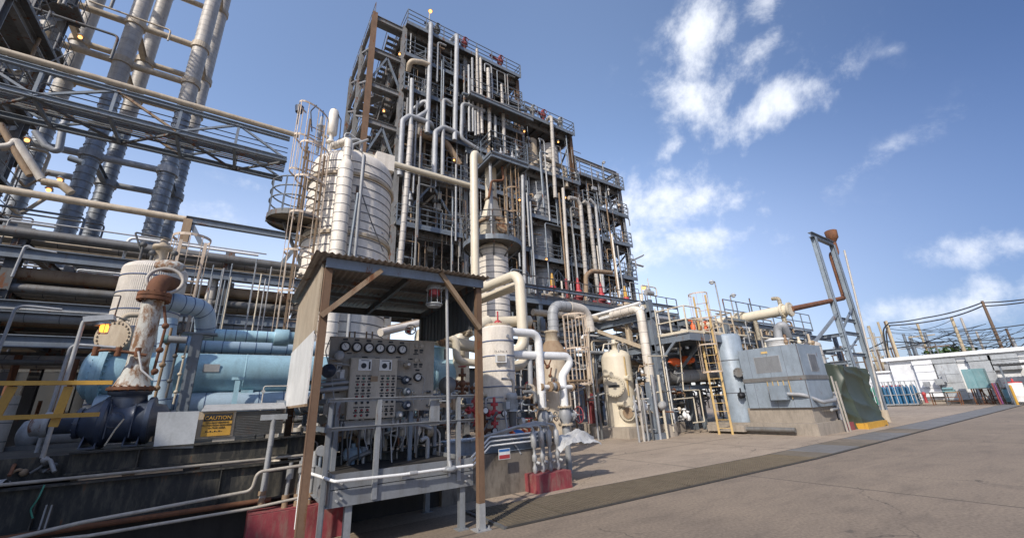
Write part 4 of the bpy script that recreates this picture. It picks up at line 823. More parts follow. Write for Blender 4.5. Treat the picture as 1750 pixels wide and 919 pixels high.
pipe('thin dark cable slanting across the huge drum', [Y(608, 250, 11.55), Y(625, 268, 11.5), Y(618, 330, 11.5), Y(635, 380, 11.5), Y(655, 430, 11.7)], .018, 'steel_dark', R=.1, name='cable', cat='cable', seg=6)
pipe('thin vertical grey stanchion between the downpipe and the drum edge', [Y(596, 440, 11.2), Y(612, 330, 11.2)], .045, 'steel', seg=4)
# cream pipe from drum to tower column
a = Y(604, 264, 14.2); b = Y(812, 318, 14.2); b.z = a.z = (a.z + b.z) / 2
pipe('long straight cream pipe crossing from the huge drum to the tall column', [a, b], .13, 'cream', seg=18)
pipe('thin black conduit slung under the long cream pipe', [a - V((0, 0, .2)), b - V((0, 0, .2))], .02, 'steel_dark', seg=6, name='conduit', cat='conduit')
# relief valves on top
for i, (u0, v0, u1, v1, r_, mt, cap, lab) in enumerate(((542, 262, 547, 188, .09, 'jacket', 'blue', 'grey relief valve with a blue cap on top of the huge drum'), (563, 262, 571, 186, .12, 'white_ins', 'steel_dark', 'white insulated cylinder valve on top of the huge drum'), (520, 280, 524, 235, .06, 'steel_dark', 'steel_dark', 'small dark instrument on top of the huge drum'))):
    p = Y(u0, v0, 12.6); q = Y(u1, v1, 12.6); h = q.z - p.z; m = MB()
    prof = [(r_ * .5, 0), (r_ * .5, h * .2), (r_ * 1.2, h * .21), (r_ * 1.2, h * .25), (r_ * .6, h * .3), (r_ * .6, h * .38)] + ([(r_ * .8, h * .42), (r_ * .85, h * .6), (r_ * 1.1, h * .61), (r_ * 1.1, h * .64), (r_ * .55, h * .68), (r_ * .5, h * .85)] if i != 1 else [(r_ * .9, h * .40), (r_ * 1.35, h * .43), (r_ * 1.35, h * .88), (r_ * 1.1, h * .95)])
    m.lathe(p, (0, 0, 1), prof, 18); m.mat(1).cyl(p + V((0, 0, h * .85)), p + V((0, 0, h)), r_ * .55, r_ * .4, 12)
    one('relief_valve', m, [mt, cap], lab, 'valve')
m = MB()
for k in range(7):
    x0 = rnd(1.2, 2.6); y = rnd(12.3, 13); m.tube([(x0, y, 9.5), (x0, y, rnd(10, 10.8)), (x0 + rnd(-.6, .6), y, rnd(10, 10.8))], rnd(.03, .06), .12, 8)
one('roof_piping', m, 'galv', 'tangle of small bent pipes on the roof of the huge drum', 'piping')
pipe('black looped hose over the relief valves on the huge drum', [Y(533, 225, 12.5), Y(531, 190, 12.5), Y(541, 180, 12.5)], .018, 'black', R=.15, name='hose', cat='hose'); pipe('black hose hanging from the white cylinder valve', [Y(574, 190, 12.5), Y(583, 205, 12.5), Y(580, 240, 12.5)], .018, 'black', R=.15, name='hose', cat='hose')
# round platform left of the drum
pc = V((.78, 12.5, 7.0)); t = thing('round_platform', 'half round grating platform with guard rails hanging left of the huge drum', 'platform', pc)
m = MB(); N_ = 20; pts = [pc + V((.74 * math.cos(a), .74 * math.sin(a), 0)) for a in [math.pi * .45 + math.pi * 1.45 * k / N_ for k in range(N_ + 1)]]
m.plate(pts, .05); m.build('floor', 'grating', t)
m = MB()
for k in range(N_): m.bar(pts[k] - V((0, 0, .02)), pts[k + 1] - V((0, 0, .02)), .02, .16)
m.build('toe_plate', 'steel_dark', t)
m = MB()
for k in range(0, N_ + 1, 3): m.bar(pts[k], pts[k] + V((0, 0, 1.1)), .04)
for z in (.5, .8, 1.1):
    for k in range(N_): m.cyl(pts[k] + V((0, 0, z)), pts[k + 1] + V((0, 0, z)), .022, seg=6)
m.build('guard_rail', 'steel', t)
m = MB(); m.ibeam(pc + V((-.75, 0, -.1)), (DX - .9, 12.7, 6.95), .1, .14); m.ibeam(pc + V((0, -.75, -.1)), pc + V((.3, .75, -.1)), .1, .14); m.bar(pc + V((-.3, 0, -.1)), (DX - 1.2, 12.7, 5.6), .08); m.build('support_beam', 'steel_dark', t)
lt = Y(520, 215, 12.3)
ladder('caged_ladder', 'tall tan caged ladder above the round platform', (.98, 12.05, 7.1), (1, .25, 0), (-.5, -1, 0), 7.1, lt.z + .1, cage=(8.1, lt.z + .2), mats=('rust_tan', 'cage'), R=.42)
ladder('caged_ladder', 'long tan caged ladder down the left side of the huge drum', (1.05, 11.75, 2.6), (1, .1, 0), (-.3, -1, 0), 1.5, 9.0, cage=(3.4, 8.9), mats=('rust_tan', 'cage'), R=.40)
c = Y(511, 190, 12.2); one('beacon', MB().cyl(c - V((0, 0, .05)), c + V((0, 0, .16)), .10, .13, 14).ball(c, .09).cyl(c - V((0, 0, .5)), c, .02, seg=6), 'navy', 'small dark round beacon above the tall caged ladder', 'beacon')
ladder('caged_ladder', 'short cream caged ladder behind the blue elbow pipe', (-1.27, 11, 3.3), (1, 0, 0), (0, -1, 0), 3.0, 5.4, cage=(3.9, 5.35), mats=('cage', 'cage'), R=.34)

# ================================================================ tall column with round and square platforms
KX, KY = 7.95, 13.0; o = V((KX, KY, 0))
t = thing('process_column', 'slender column with white banded lower half and rusty cream cone top', 'column', (KX, KY, 0))
MB().lathe(o, (0, 0, 1), [(.62, 0), (.62, 7.55)], 48).build('lower_shell', 'white_ins', t)
m = MB(); z = .4
while z < 7.6: m.lathe(o, (0, 0, 1), [(.62, z), (.632, z), (.632, z + .02), (.62, z + .02)], 48, False); z += .25
m.build('bands', 'seam', t)
m = MB().lathe(o, (0, 0, 1), [(.5, 7.55), (.5, 8.7), (.52, 8.72), (.5, 8.74), (.46, 8.95), (.28, 9.6), (.25, 9.8), (.25, 11.4), (.3, 11.42), (.3, 11.5), (.18, 11.52), (.18, 11.8)], 36); m.build('upper_shell', 'cream', t)
MB().flange(o + V((0, 0, 8.72)), (0, 0, 1), .60, .10, 28, .025).build('flange', 'rust_tan', t); MB().flange(o + V((0, 0, 9.8)), (0, 0, 1), .3, .07, 14, .02).build('flange', 'rust_tan', t)
ax = V((.0, -1, .05)).normalized(); c = o + V((.1, -.62, 8.35)); m = MB().cyl(c + V((0, .3, 0)), c, .2, seg=20); m.flange(c, ax, .26, .06, 18, .018); m.build('manhole', 'rust_tan', t)
t = thing('round_platform', 'round grating platform with dark guard rails encircling the column', 'platform', (KX, KY, 7.75))
m = MB(); R1 = 1.18
m.lathe(o, (0, 0, 1), [(.64, 7.66), (R1, 7.66), (R1, 7.72), (.64, 7.72)], 40, False); m.build('floor', 'grating_grey', t)
m = MB(); m.hoop(o + V((0, 0, 7.66)), (0, 0, 1), R1 + .01, .2, .02, 36); m.build('toe_plate', 'steel', t)
m = MB()
for k in range(12): a = k * math.pi / 6; p = o + V((math.cos(a) * R1, math.sin(a) * R1, 7.7)); m.bar(p, p + V((0, 0, 1.08)), .045)
for z in (8.2, 8.5, 8.78): m.ring(o + V((0, 0, z)), (0, 0, 1), R1, .022, 36, 6)
m.build('guard_rail', 'steel_dark', t)
m = MB()
for k in range(8): a = k * math.pi / 4 + .3; d = V((math.cos(a), math.sin(a), 0)); m.bar(o + d * .62 + V((0, 0, 7.1)), o + d * 1.12 + V((0, 0, 7.6)), .05); 
m.build('brackets', 'steel_dark', t)
z = 11.35; q0, q1 = V((7.35, 11.9, z)), V((9.2, 13.6, z)); t = thing('square_platform', 'square steel platform with rails at the top of the slender column', 'platform', (8.2, 12.7, z))
MB().box(q0 - V((0, 0, .05)), q1).build('floor', 'grating_grey', t)
m = MB(); 
for i in range(5): x = q0.x + (q1.x - q0.x) * i / 4; m.ibeam((x, q0.y, z - .13), (x, q1.y, z - .13), .08, .15, .01)
for y in (q0.y, q1.y): m.channel((q0.x, y, z - .1), (q1.x, y, z - .1), .07, .22, .012)
m.build('floor_beams', 'steel_blue', t)
MB().rail([q0, (q1.x, q0.y, z), q1, (q0.x, q1.y, z), q0], 1.05, .022, .7, (.45, .75)).build('guard_rail', 'steel', t)
ladder('caged_ladder', 'rusty caged ladder linking the two column platforms', (8.55, 12.55, 7.8), (1, 0, 0), (0, -1, 0), 7.8, 11.4, cage=(9.0, 11.2), mats=('rust_tan', 'rust_tan'), R=.32)
for i, (x, y, z0, z1, r_, mt, lab) in enumerate(((7.55, 12.35, 7.7, 11.2, .07, 'jacket', 'slim grey pipe left of the column cone'), (8.35, 12.5, 7.7, 11.2, .06, 'cream_dirty', 'slim cream pipe right of the column cone'), (8.75, 12.7, 7.7, 11.5, .05, 'galv', 'thin grey pipe outside the column cone'))):
    m = MB().cyl((x, y, z0), (x, y, z1), r_, seg=10)
    for zz in (z0 + .8, z0 + 2.2): m.flange((x, y, zz), (0, 0, 1), r_ * 1.8, .05, 8, .012)
    one('pipe', m, mt, lab, 'pipe')
pipe('rusty bent pipe hooked under the square platform', [(8.1, 12.3, 11.1), (8.1, 12.2, 10.4), (7.5, 12.2, 10.2), (7.35, 12.2, 9.4)], .05, 'rust', R=.2)
# top gear
for i in range(5):
    x = 7.6 + .3 * i; m = MB().lathe((x, 12.5 + .2 * (i % 2), 11.4), (0, 0, 1), [(.05, 0), (.05, .2), (.12, .22), (.12, .28), (.06, .3), (.08, .45), (.08, .6), (.03, .65), (.03, .8)], 12)
    one('platform_valve', m, ['rust_tan', 'cream', 'galv', 'rust', 'galv'][i], ('first', 'second', 'third', 'fourth', 'last')[i] + ' small valve from the left on the square column platform', 'valve')
# ---- cream pipes around column
p = Y(808, 480, 12.0); zt = Y(822, 262, 12.0).z; x = p.x + .1
pipe('tall upright cream pipe left of the column with an elbow at its top', [(x, 12.0, 4.2), (x, 12.0, zt), (x + .55, 12.5, zt + .02)], .155, 'cream', R=.38, seg=22)
t = thing('cream_pipe_loop', 'pair of fat cream pipes looping over and down right of the shelter', 'pipe', Y(890, 640, 9))
z = Y(880, 466, 9.0).z; xr_ = Y(891, 520, 9.0).x
MB().tube([(xr_ - .5, 13.5, z), (xr_ - .02, 9.0, z), (xr_, 9.0, 3.05), (xr_ - .35, 9.1, 2.85), (3.4, 9.1, 2.85 + .35)], .15, .34, 22).build('outer_pipe', 'cream', t)
z2 = z - .12; MB().tube([(xr_ + .1, 13.5, z2), (xr_ + .42, 9.55, z2), (xr_ + .42, 9.55, 2.62), (xr_ - .6, 9.6, 2.5)], .145, .3, 22).build('inner_pipe', 'cream', t)
pipe('fat cream pipe running level behind the shelter roof', [Y(738, 555, 9.8), Y(905, 548, 9.8)], .16, 'cream', R=.3, seg=20)
pipe('fat tan vertical pipe behind the right brown post', [Y(788, 690, 9.6), Y(783, 575, 9.6), Y(835, 548, 9.6)], .17, 'cream', R=.34, seg=20)
for i, (u, v) in enumerate(((700, 556), (716, 550), (735, 548))): 
    a = Y(u - 50, v + 12, 8.6 + .4 * i); b = Y(u + 60, v - 14, 9.9 + .4 * i); pipe(('white', 'tan', 'pale tan')[i] + ' sloping pipe seen under the shelter roof ' + ('at the left', 'in the middle', 'at the right')[i], [a, b], .085, ('white_ins', 'rust_tan', 'cream')[i], seg=12)
pipe('white S shaped pipe left of the right brown post with a bolted flange', [Y(762, 577, 8.3), Y(778, 578, 8.2), Y(782, 617, 8.2), Y(815, 620, 8.2)], .085, ['cream', 'rust_tan'], R=.17, seg=16, fl=[0])
t = thing('blind_flange', 'round bolted end flange on a cream stub under the shelter roof', 'flange', Y(757, 577, 8.5)); c = Y(757, 577, 8.4); MB().cyl(c, c + V((-.3, .6, 0)), .13, seg=16).build('stub', 'cream', t); MB().flange(c, (.5, -1, 0), .19, .05, 14, .02).build('flange', 'rust_tan', t)
c = Y(797, 563, 8.8); t = thing('blind_flange', 'grey bolted flange joint beside the top of the right brown post', 'flange', c); MB().flange(c, (1, 0, 0), .17, .05, 14, .02).flange(c + V((.08, 0, 0)), (1, 0, 0), .17, .05, 14, .02).build('flange', 'cream_dirty', t); MB().cyl(c - V((.3, 0, 0)), c + V((.4, 0, 0)), .1, seg=14).build('stub', 'cream', t)

# ================================================================ white ribbed vessel with blue bands
RX, RY, RR = 5.02, 7.95, .365; o = V((RX, RY, 0)); c0 = Y(850, 565, RY); RX = c0.x; o.x = RX; ztop = Y(851, 562, RY).z
t = vessel('ribbed_vessel', 'white ribbed upright vessel with blue bands and a name plate', 'vessel', (RX, RY), RR, .95, ztop, ('white_ins', 'band_blue'), .07, .33, .022, ribs=1, seg=150)
m = MB(); m.flange(o + V((0, 0, ztop + .06)), (0, 0, 1), .30, .06, 22, .016); m.build('top_flange', 'cream_dirty', t)
m = MB().cyl(o + V((.02, 0, ztop + .08)), o + V((.02, 0, ztop + .2)), .06, seg=12).cyl(o + V((.02, 0, ztop + .2)), o + V((.02, 0, ztop + .42)), .02, seg=8).cyl(o + V((.02, 0, ztop + .12)), o + V((.02, 0, ztop + .17)), .09, seg=12); m.build('red_valve', 'red', t)
c = V((RX - .17, RY - RR - .02, Y(842, 612, RY - RR).z)); rt = V((1, -.25, 0)).normalized(); 
m = MB().obox(c, rt * .125, V((.03, .12, 0)).normalized() * .03, (0, 0, .09)); m.build('plate_frame', 'white', t); n_ = V((-.25, -1, 0)).normalized()
m = MB().obox(c + n_ * .035, rt * .09, n_ * .004, (0, 0, .06)); m.build('name_plate', 'panel_beige', t)
MB().text('D-6706 A', .075, c + n_ * .03 + V((0, 0, .14)), rt, (0, 0, 1)).build('lettering', 'black', t)
for (u, v) in ((867, 574), (868, 640)): c = Y(u, v, RY - RR); MB().cyl(c + V((0, .1, 0)), c - V((0, .03, 0)), .04, seg=12).build('boss', 'jacket', t)
# pump motor and small piping in front
t = thing('vertical_motor', 'grey vertical pump motor standing in front of the ribbed vessel', 'motor', Y(876, 735, 7.4)); c = Y(875, 688, 7.4)
m = MB().lathe(c + V((0, 0, -.17)), (0, 0, 1), [(.13, 0), (.13, .02), (.105, .03), (.105, .24), (.12, .25), (.12, .33), (.10, .37), (.02, .39), (0, .39)], 24); m.build('housing', 'grey_paint', t)
m = MB()
for k in range(24): a = k * math.pi / 12; m.bar(c + V((math.cos(a) * .11, math.sin(a) * .11, -.13)), c + V((math.cos(a) * .11, math.sin(a) * .11, .07)), .006, .02)
m.build('cooling_fins', 'grey_paint', t); MB().box(c + V((-.2, -.08, -.12)), c + V((-.1, .06, .03))).build('terminal_box', 'grey_paint', t)
MB().cyl(c + V((0, 0, -.5)), c + V((0, 0, -.17)), .07, .09, 16).build('lantern', 'steel_dark', t)
t = thing('pump', 'bright blue pump casing with orange bolts below the vertical motor', 'pump', Y(885, 760, 7.2)); c = Y(885, 745, 7.2)
MB().lathe(c - V((.12, 0, 0)), (1, 0, 0), [(.09, 0), (.10, .02), (.13, .06), (.13, .16), (.10, .22), (.09, .24)], 22).ell(c + V((0, -.02, -.02)), (.12, 0, 0), (0, .12, 0), (0, 0, .13)).build('casing', 'blue', t)
for s in (-1, 1): MB().flange(c + V((s * .15, 0, 0)), (1, 0, 0), .12, .03, 8, .016).build('flange', 'orange', t)
for s, L_ in ((-1, .75), (1, .5)):
    MB().cyl(c + V((s * .17, 0, 0)), c + V((s * L_, 0, 0)), .06, seg=14).flange(c + V((s * L_ * .8, 0, 0)), (1, 0, 0), .10, .03, 8, .014).build('pipe_stub', 'jacket_dark', t)
pipe('thin grey cable curving down from the vertical motor', [Y(862, 700, 7.2), Y(868, 740, 7.1), Y(890, 775, 7.0)], .018, 'jacket', R=.3, name='cable', cat='cable')
random.seed(3)
for i, (u, v, mt, lab) in enumerate(((845, 705, 'red', 'upright dark red valve assembly with a black gauge before the ribbed vessel'), (828, 735, 'rust', 'rusty valve assembly left of the ribbed vessel foot'), (905, 742, 'orange', 'orange bolted valve right of the blue pump'), (812, 700, 'red', 'dark red valve cluster behind the right brown post'), (790, 655, 'rust', 'rusty valve cluster with red bonnet left of the brown post'))):
    c = Y(u, v, 7.3 + .15 * (i % 3)); t = thing('valve_assembly', lab, 'valve', c); m = MB().cyl(c - V((0, 0, .28)), c + V((0, 0, .3)), .03, seg=10)
    m.flange(c - V((0, 0, .2)), (0, 0, 1), .075, .03, 8, .012).flange(c + V((0, 0, .16)), (0, 0, 1), .075, .03, 8, .012); m.ball(c, .075); m.cyl(c - V((.22, 0, 0)), c + V((.16, 0, 0)), .03, seg=10); m.flange(c - V((.14, 0, 0)), (1, 0, 0), .07, .025, 8, .012); m.build('body', mt, t)
    if i in (0, 1, 3): g = c + V((.18, -.1, -.02)); MB().cyl(g + V((0, .03, 0)), g, .07, seg=18).build('gauge', 'black', t); MB().cyl(g, g - V((0, .004, 0)), .052, seg=16).build('gauge_dial', 'face_white', t)
    else: g = c + V((0, 0, .33)); MB().ring(g, (0, 0, 1), .08, .01).cyl(g - V((.08, 0, 0)), g + V((.08, 0, 0)), .008, seg=5).build('handwheel', 'red', t)
for i in range(34):       # small skid clutter around the ribbed vessel and pump
    u = rnd(738, 935); v = rnd(655, 765); y = rnd(7.2, 9.0); c = Y(u, v, y); d = random.choice([(1, 0, 0), (0, 0, 1), (0, 1, .1), (.7, 0, .7)]); l = rnd(.15, .5); r_ = rnd(.012, .035); e = V(d).normalized() * l
    if c.z < .75: c.z = .8
    m = MB().tube([c - e, c + e * .3, c + e * .3 + V((rnd(-.1, .1), 0, rnd(-.25, .15)))], r_, .06, 8); m.flange(c, d, r_ * 2.1, .03, 6, .008); m.ball(c + e * .3, r_ * 1.8, 8)
    one('small_valve', m, random.choice(['rust', 'galv', 'steel_dark', 'white', 'rust_tan', 'steel', 'red', 'jacket']), 'small bent valve piece in the clutter around the ribbed vessel', 'valve', 'small fittings around the ribbed vessel')

# ================================================================ pipes and valve manifold right of the ribbed vessel
VY = 7.9; zv = Y(960, 710, VY).z
t = thing('valve_manifold', 'two large pale grey gate valves side by side with a pink handwheel', 'valve', Y(950, 745, VY)); 
c1 = Y(928, 712, VY); c2 = Y(966, 711, VY); c1.z = c2.z = zv
gate_valve(t, c1, (0, 0, 1), .095, ('jacket', 'cream_dirty', 'steel_dark'), (1, -.1, 0), .10, 'valve_body'); gate_valve(t, c2, (0, 0, 1), .105, ('jacket', 'cream_dirty', 'red_plinth'), (1, -.15, 0), .19, 'valve_body')
MB().cyl(c1 - V((0, 0, .5)), c1 - V((0, 0, .2)), .1, seg=18).build('stub', 'jacket', t); MB().cyl(c2 - V((0, 0, .42)), c2 - V((0, 0, .2)), .1, seg=18).cyl(c2 - V((0, 0, zv)), c2 - V((0, 0, .42)), .07, seg=12).build('stub', 'jacket', t)
pipe('white pipe bending from the ribbed vessel down to the left gate valve', [(RX + .2, 7.9, Y(890, 568, 7.9).z), (c1.x - .0, 7.9, Y(890, 568, 7.9).z), (c1.x, 7.9, zv + .2)], .10, 'white', R=.22, seg=20)
zz = Y(960, 608, 7.9).z; xx = Y(982, 615, 7.9).x
pipe('white pipe with a kinked elbow leading down to the right gate valve', [(4.6, 8.05, zz), (xx, 7.9, zz), (c2.x, 7.9, Y(966, 642, 7.9).z), (c2.x, 7.9, zv + .2)], .10, 'white', R=.16, seg=20)
p = Y(915, 660, 7.8); q = Y(1000, 661, 7.8); pipe('short horizontal bypass pipe with flanges between the two white pipes', [Y(925, 661, 7.85), Y(978, 661, 7.85)], .055, ['white', 'rust_tan'], fl=[0, 1])
c = Y(946, 660, 7.8); t = thing('bypass_valve', 'small flanged valve on the bypass between the two white pipes', 'valve', c); MB().ball(c, .10).build('body', 'jacket', t); MB().flange(c - V((.1, 0, 0)), (1, 0, 0), .12, .03, 10, .012).build('flange', 'rust_tan', t); MB().flange(c + V((.1, 0, 0)), (1, 0, 0), .12, .03, 10, .012).build('flange', 'rust_tan', t)
pipe('slim bent grey bracket pipe left of the white manifold pipes', [Y(885, 600, 8.3), Y(900, 598, 8.3), Y(910, 590, 8.2)], .02, 'steel')
pipe('grey square downcomer with a rounded hood left of the gate valves', [Y(907, 675, 8.0), Y(905, 590, 8.0)], .06, 'jacket', seg=8)
# ---- silver bend and tan vessel
zA = Y(960, 523, 13.0).z
t = thing('silver_bend', 'large insulated pipe arching from the tan vessel, silver left and white right', 'pipe', (10.8, 13, 4.2)); xa = Y(946, 560, 13.0).x; xb = Y(1012, 540, 14.2).x
MB().tube([(xa, 13, 4.15), (xa, 13, zA), (xa + .95, 13, zA)], .23, .5, 24, bands=.28, bw=.012).build('silver_run', ['jacket', 'seam'], t)
MB().tube([(xa + .95, 13, zA), (xa + 2.2, 13.2, zA), (xa + 2.3, 13.2, zA - 1.0)], .25, .6, 24, bands=.28, bw=.012).build('white_run', ['white_ins', 'white_ins_shade'], t)
TX, TY = xa - .15, 13.0; o = V((TX, TY, 0))
t = thing('tan_vessel', 'tan upright vessel with a rusty shoulder flange and cone top', 'vessel', (TX, TY, 0))
MB().lathe(o, (0, 0, 1), [(.52, .3), (.52, 3.35), (.5, 3.4)], 36).build('shell', 'cream_dirty', t); m = MB(); m.lathe(o, (0, 0, 1), [(.56, 3.32), (.57, 3.5), (.50, 3.62), (.3, 3.95)], 32); m.build('shoulder', 'rust_tan', t)
MB().lathe(o, (0, 0, 1), [(.28, 3.9), (.26, 4.3), (.3, 4.32), (.3, 4.38), (.24, 4.4)], 28).build('neck', 'cream_dirty', t); MB().lathe(o, (0, 0, 1), [(.6, 0), (.6, .3)], 24, False).build('base_ring', 'concrete', t)
for (u, v) in ((920, 655), (925, 705)): c = Y(u, v, 12.45); MB().flange(c, (-.5, -1, 0), .26, .08, 16, .03).cyl(c, c + V((.2, .5, 0)), .2, seg=18).build('manhole', 'rust_tan', t)
m = MB(); c = Y(938, 640, 12.3)
for k in range(5): q = c + V((rnd(-.4, .2), 0, rnd(-.6, .5))); m.ball(q, .07, 10); m.cyl(q, q + V((rnd(-.2, .2), 0, .3)), .03, seg=8)
m.build('level_bridle', 'rust', t)
lb = Y(992, 650, 12.3)
ladder('caged_ladder', 'cream caged ladder with round hoops right of the tan vessel', (lb.x - .12, 12.6, 1.4), (1, 0, 0), (0, -1, 0), 1.4, 4.9, cage=(2.2, 4.95), mats=('cage', 'cage'), R=.48)
m = MB(); m.cyl(Y(1006, 680, 12.2), Y(1006, 560, 12.2), .05, seg=8); one('pipe', m, 'cream_dirty', 'thin cream standpipe behind the ladder hoops', 'pipe')
c = Y(992, 650, 12.0); one('ladder_platform', MB().box(c + V((-.5, -.2, -.03)), c + V((.35, .5, .03))), 'rust_tan', 'small rusty landing at the foot of the cream caged ladder', 'platform')

# ================================================================ cream vessel on its concrete plinth
CX, CY = 14.15, 13.35; c = Y(1060, 640, 13.2); CX = c.x - .02; o = V((CX, CY, 0)); R_ = .68; zt = Y(1058, 612, CY).z
t = thing('cream_vessel', 'smooth cream pressure vessel with a round manhole on a concrete plinth', 'vessel', (CX, CY, .42))
prof = [(R_ * .98, .42), (R_, 1.1), (R_, zt)] + [(R_ * math.cos(a), zt + .42 * math.sin(a)) for a in [math.pi / 2 * k / 8 for k in range(1, 8)]] + [(.001, zt + .42)]
MB().lathe(o, (0, 0, 1), prof, 52).build('shell', 'cream', t)
MB().lathe(o + V((0, 0, zt + .38)), (0, 0, 1), [(.13, 0), (.13, .28), (.24, .29), (.24, .37), (.1, .39), (.1, .5)], 20).build('top_nozzle', 'cream', t)
m = MB(); m.tube([o + V((-.5, -.1, zt + .2)), o + V((-.5, -.1, zt + .75)), o + V((.5, .1, zt + .75)), o + V((.6, .1, zt + .1))], .035, .2, 8); m.tube([o + V((-.3, -.5, zt + .2)), o + V((-.3, -.5, zt + .6)), o + V((.4, -.4, zt + .6)), o + V((.5, -.4, zt + .1))], .03, .15, 8); m.build('top_guard', 'galv', t)
ax = V((-.95, -.55, 0)).normalized(); cm = o + ax * (R_ + .28) + V((0, 0, 2.12))
MB().cyl(o + V((0, 0, 2.12)), cm, .36, seg=28).build('manhole_neck', 'cream', t); m = MB(); m.flange(cm, ax, .46, .12, 22, .035); m.build('manhole', 'cream', t); sdv = V((-ax.y, ax.x, 0)); MB().obox(cm + ax * .075, sdv * .25, ax * .01, (0, 0, .05)).build('black_label', 'black', t)
ax2 = V((-.5, -.86, 0)).normalized(); cm = o + ax2 * (R_ + .1) + V((0, 0, .98)); MB().cyl(cm - ax2 * .4, cm, .33, seg=26).cyl(cm, cm + ax2 * .03, .25, seg=24).build('skirt_opening', 'cream', t); MB().cyl(cm + ax2 * .03, cm + ax2 * .05, .23, seg=24).build('opening_cover', 'rust_tan', t)
m = MB(); m.cyl(o + V((-.2, -R_ - .02, 1.7)), o + V((-.2, -R_ - .02, zt)), .03, seg=6); m.build('sensing_tube', 'yellow_worn', t)
for (u, v) in ((1075, 645), (1044, 640), (1068, 690)): c = Y(u, v, 12.5); MB().cyl(c, c + V((0, .4, 0)), .09, seg=12).flange(c, (0, 1, 0), .13, .05, 8, .02).build('nozzle', 'cream', t)
a = G(1027, 747); b = G(1090, 748); one('plinth', MB().box((CX - 1.05, 12.15, 0), (CX + 1.0, 14.3, .42)), 'concrete', 'square concrete plinth under the cream vessel', 'plinth')
# ================================================================ PROCESS TOWERS
def tower(name, label, xs, ys, zs, zc=None, deck_from=0, mat='steel_tower', open_bay=None, railz=None, top=1.1, brace=True, seed=1):
    random.seed(seed); t = thing(name, label, 'tower', ((xs[0] + xs[-1]) / 2, (ys[0] + ys[-1]) / 2, 0)); zt = zc or zs[-1]
    for i, x in enumerate(xs):
        for j, y in enumerate(ys): MB().ibeam((x, y, 0), (x, y, zt), .3, .3, .02, (0, 1, 0)).build('column', 'rust_post' if (j == 0 and i == len(xs) - 1 and x < 21) or (i == 0 and j == 0 and x < 5) else mat, t)
    for z in zs:
        for y in ys: MB().ibeam((xs[0], y, z - .2), (xs[-1], y, z - .2), .16, .34, .02).build('floor_beam', mat, t)
        for x in xs: MB().ibeam((x, ys[0], z - .21), (x, ys[-1], z - .21), .16, .3, .02).build('floor_beam', mat, t)
    dx0 = xs[1] if open_bay else xs[0]
    for k, z in enumerate(zs[deck_from:]):
        m = MB(); m.box((dx0, ys[0] - .6, z), (xs[-1], ys[-1], z + .04)); 
        x = dx0 + .8
        while x < xs[-1]: m.box((x, ys[0] - .55, z - .14), (x + .06, ys[-1], z)); x += .9
        m.build('floor_grating', 'steel_dark', t)
        m = MB().rail([(dx0, ys[0] - .6, z + .04), (xs[-1], ys[0] - .6, z + .04), (xs[-1], ys[-1], z + .04)], 1.07, .032, 1.2, (.33, .66)); m.build('handrail', 'steel', t)
        MB().rail([(dx0, ys[0] - .6, z + .04), (dx0, ys[-1], z + .04)], 1.07, .024, 1.5, (.5,)).build('handrail', mat, t)
        MB().bar((dx0, ys[0] - .62, z - .06), (xs[-1], ys[0] - .62, z - .06), .05, .2).build('edge_channel', 'steel', t)
    if brace:
        for k in range(len(zs) - 1):
            z0, z1 = zs[k], zs[k + 1] - .4
            for i in range(len(xs) - 1):
                if (i + k) % 2 == 0:
                    xm = (xs[i] + xs[i + 1]) / 2; MB().bar((xs[i], ys[0], z0), (xm, ys[0], z1), .11).bar((xs[i + 1], ys[0], z0), (xm, ys[0], z1), .11).build('brace', 'steel', t)
            for j in range(len(ys) - 1):
                MB().bar((xs[0], ys[j], z0), (xs[0], ys[j + 1], z1), .10).build('brace', mat, t)
                if k % 2: MB().bar((xs[-1], ys[j + 1], z0), (xs[-1], ys[j], z1), .10).build('brace', mat, t)
    return t
T1z = [7.4, 11.0, 14.6, 17.4, 20.0, 22.6, 25.2]
t1 = tower('steel_tower', 'tallest steel tower full of pipes behind the huge white drum', [3.99, 5.9, 10.3, 14.8], [20, 23, 26.2], T1z, 25.3, 0, open_bay=True, seed=2)
t2 = tower('steel_tower', 'middle height steel tower right of the tallest one', [15.0, 19.9], [20, 24, 27], [7.4, 10.6, 13.6, 17.4, 21.9], 22.0, 0, seed=3)
t3 = tower('steel_tower', 'lowest steel tower at the right end of the row', [20.1, 25.1], [20, 24, 28], [7.4, 10.4, 13.2, 15.8, 18.4], 20.2, 0, seed=4)
for (tt, x0, x1, z) in ((t3, 20.1, 25.1, 20.2),):
    for a, b in (((x0, 20, z), (x1, 20, z)), ((x1, 20, z), (x1, 28, z)), ((x0, 24, z), (x1, 24, z))): MB().ibeam(a, b, .16, .3, .02).build('floor_beam', 'steel_tower', tt)
MB().bar((25.1, 20, 12.0), (26.3, 19.4, 12.6), .3, .08).bar((25.1, 20, 12.0), (26.1, 19.4, 11.6), .2, .08).build('bracket', 'steel_tower', t3)
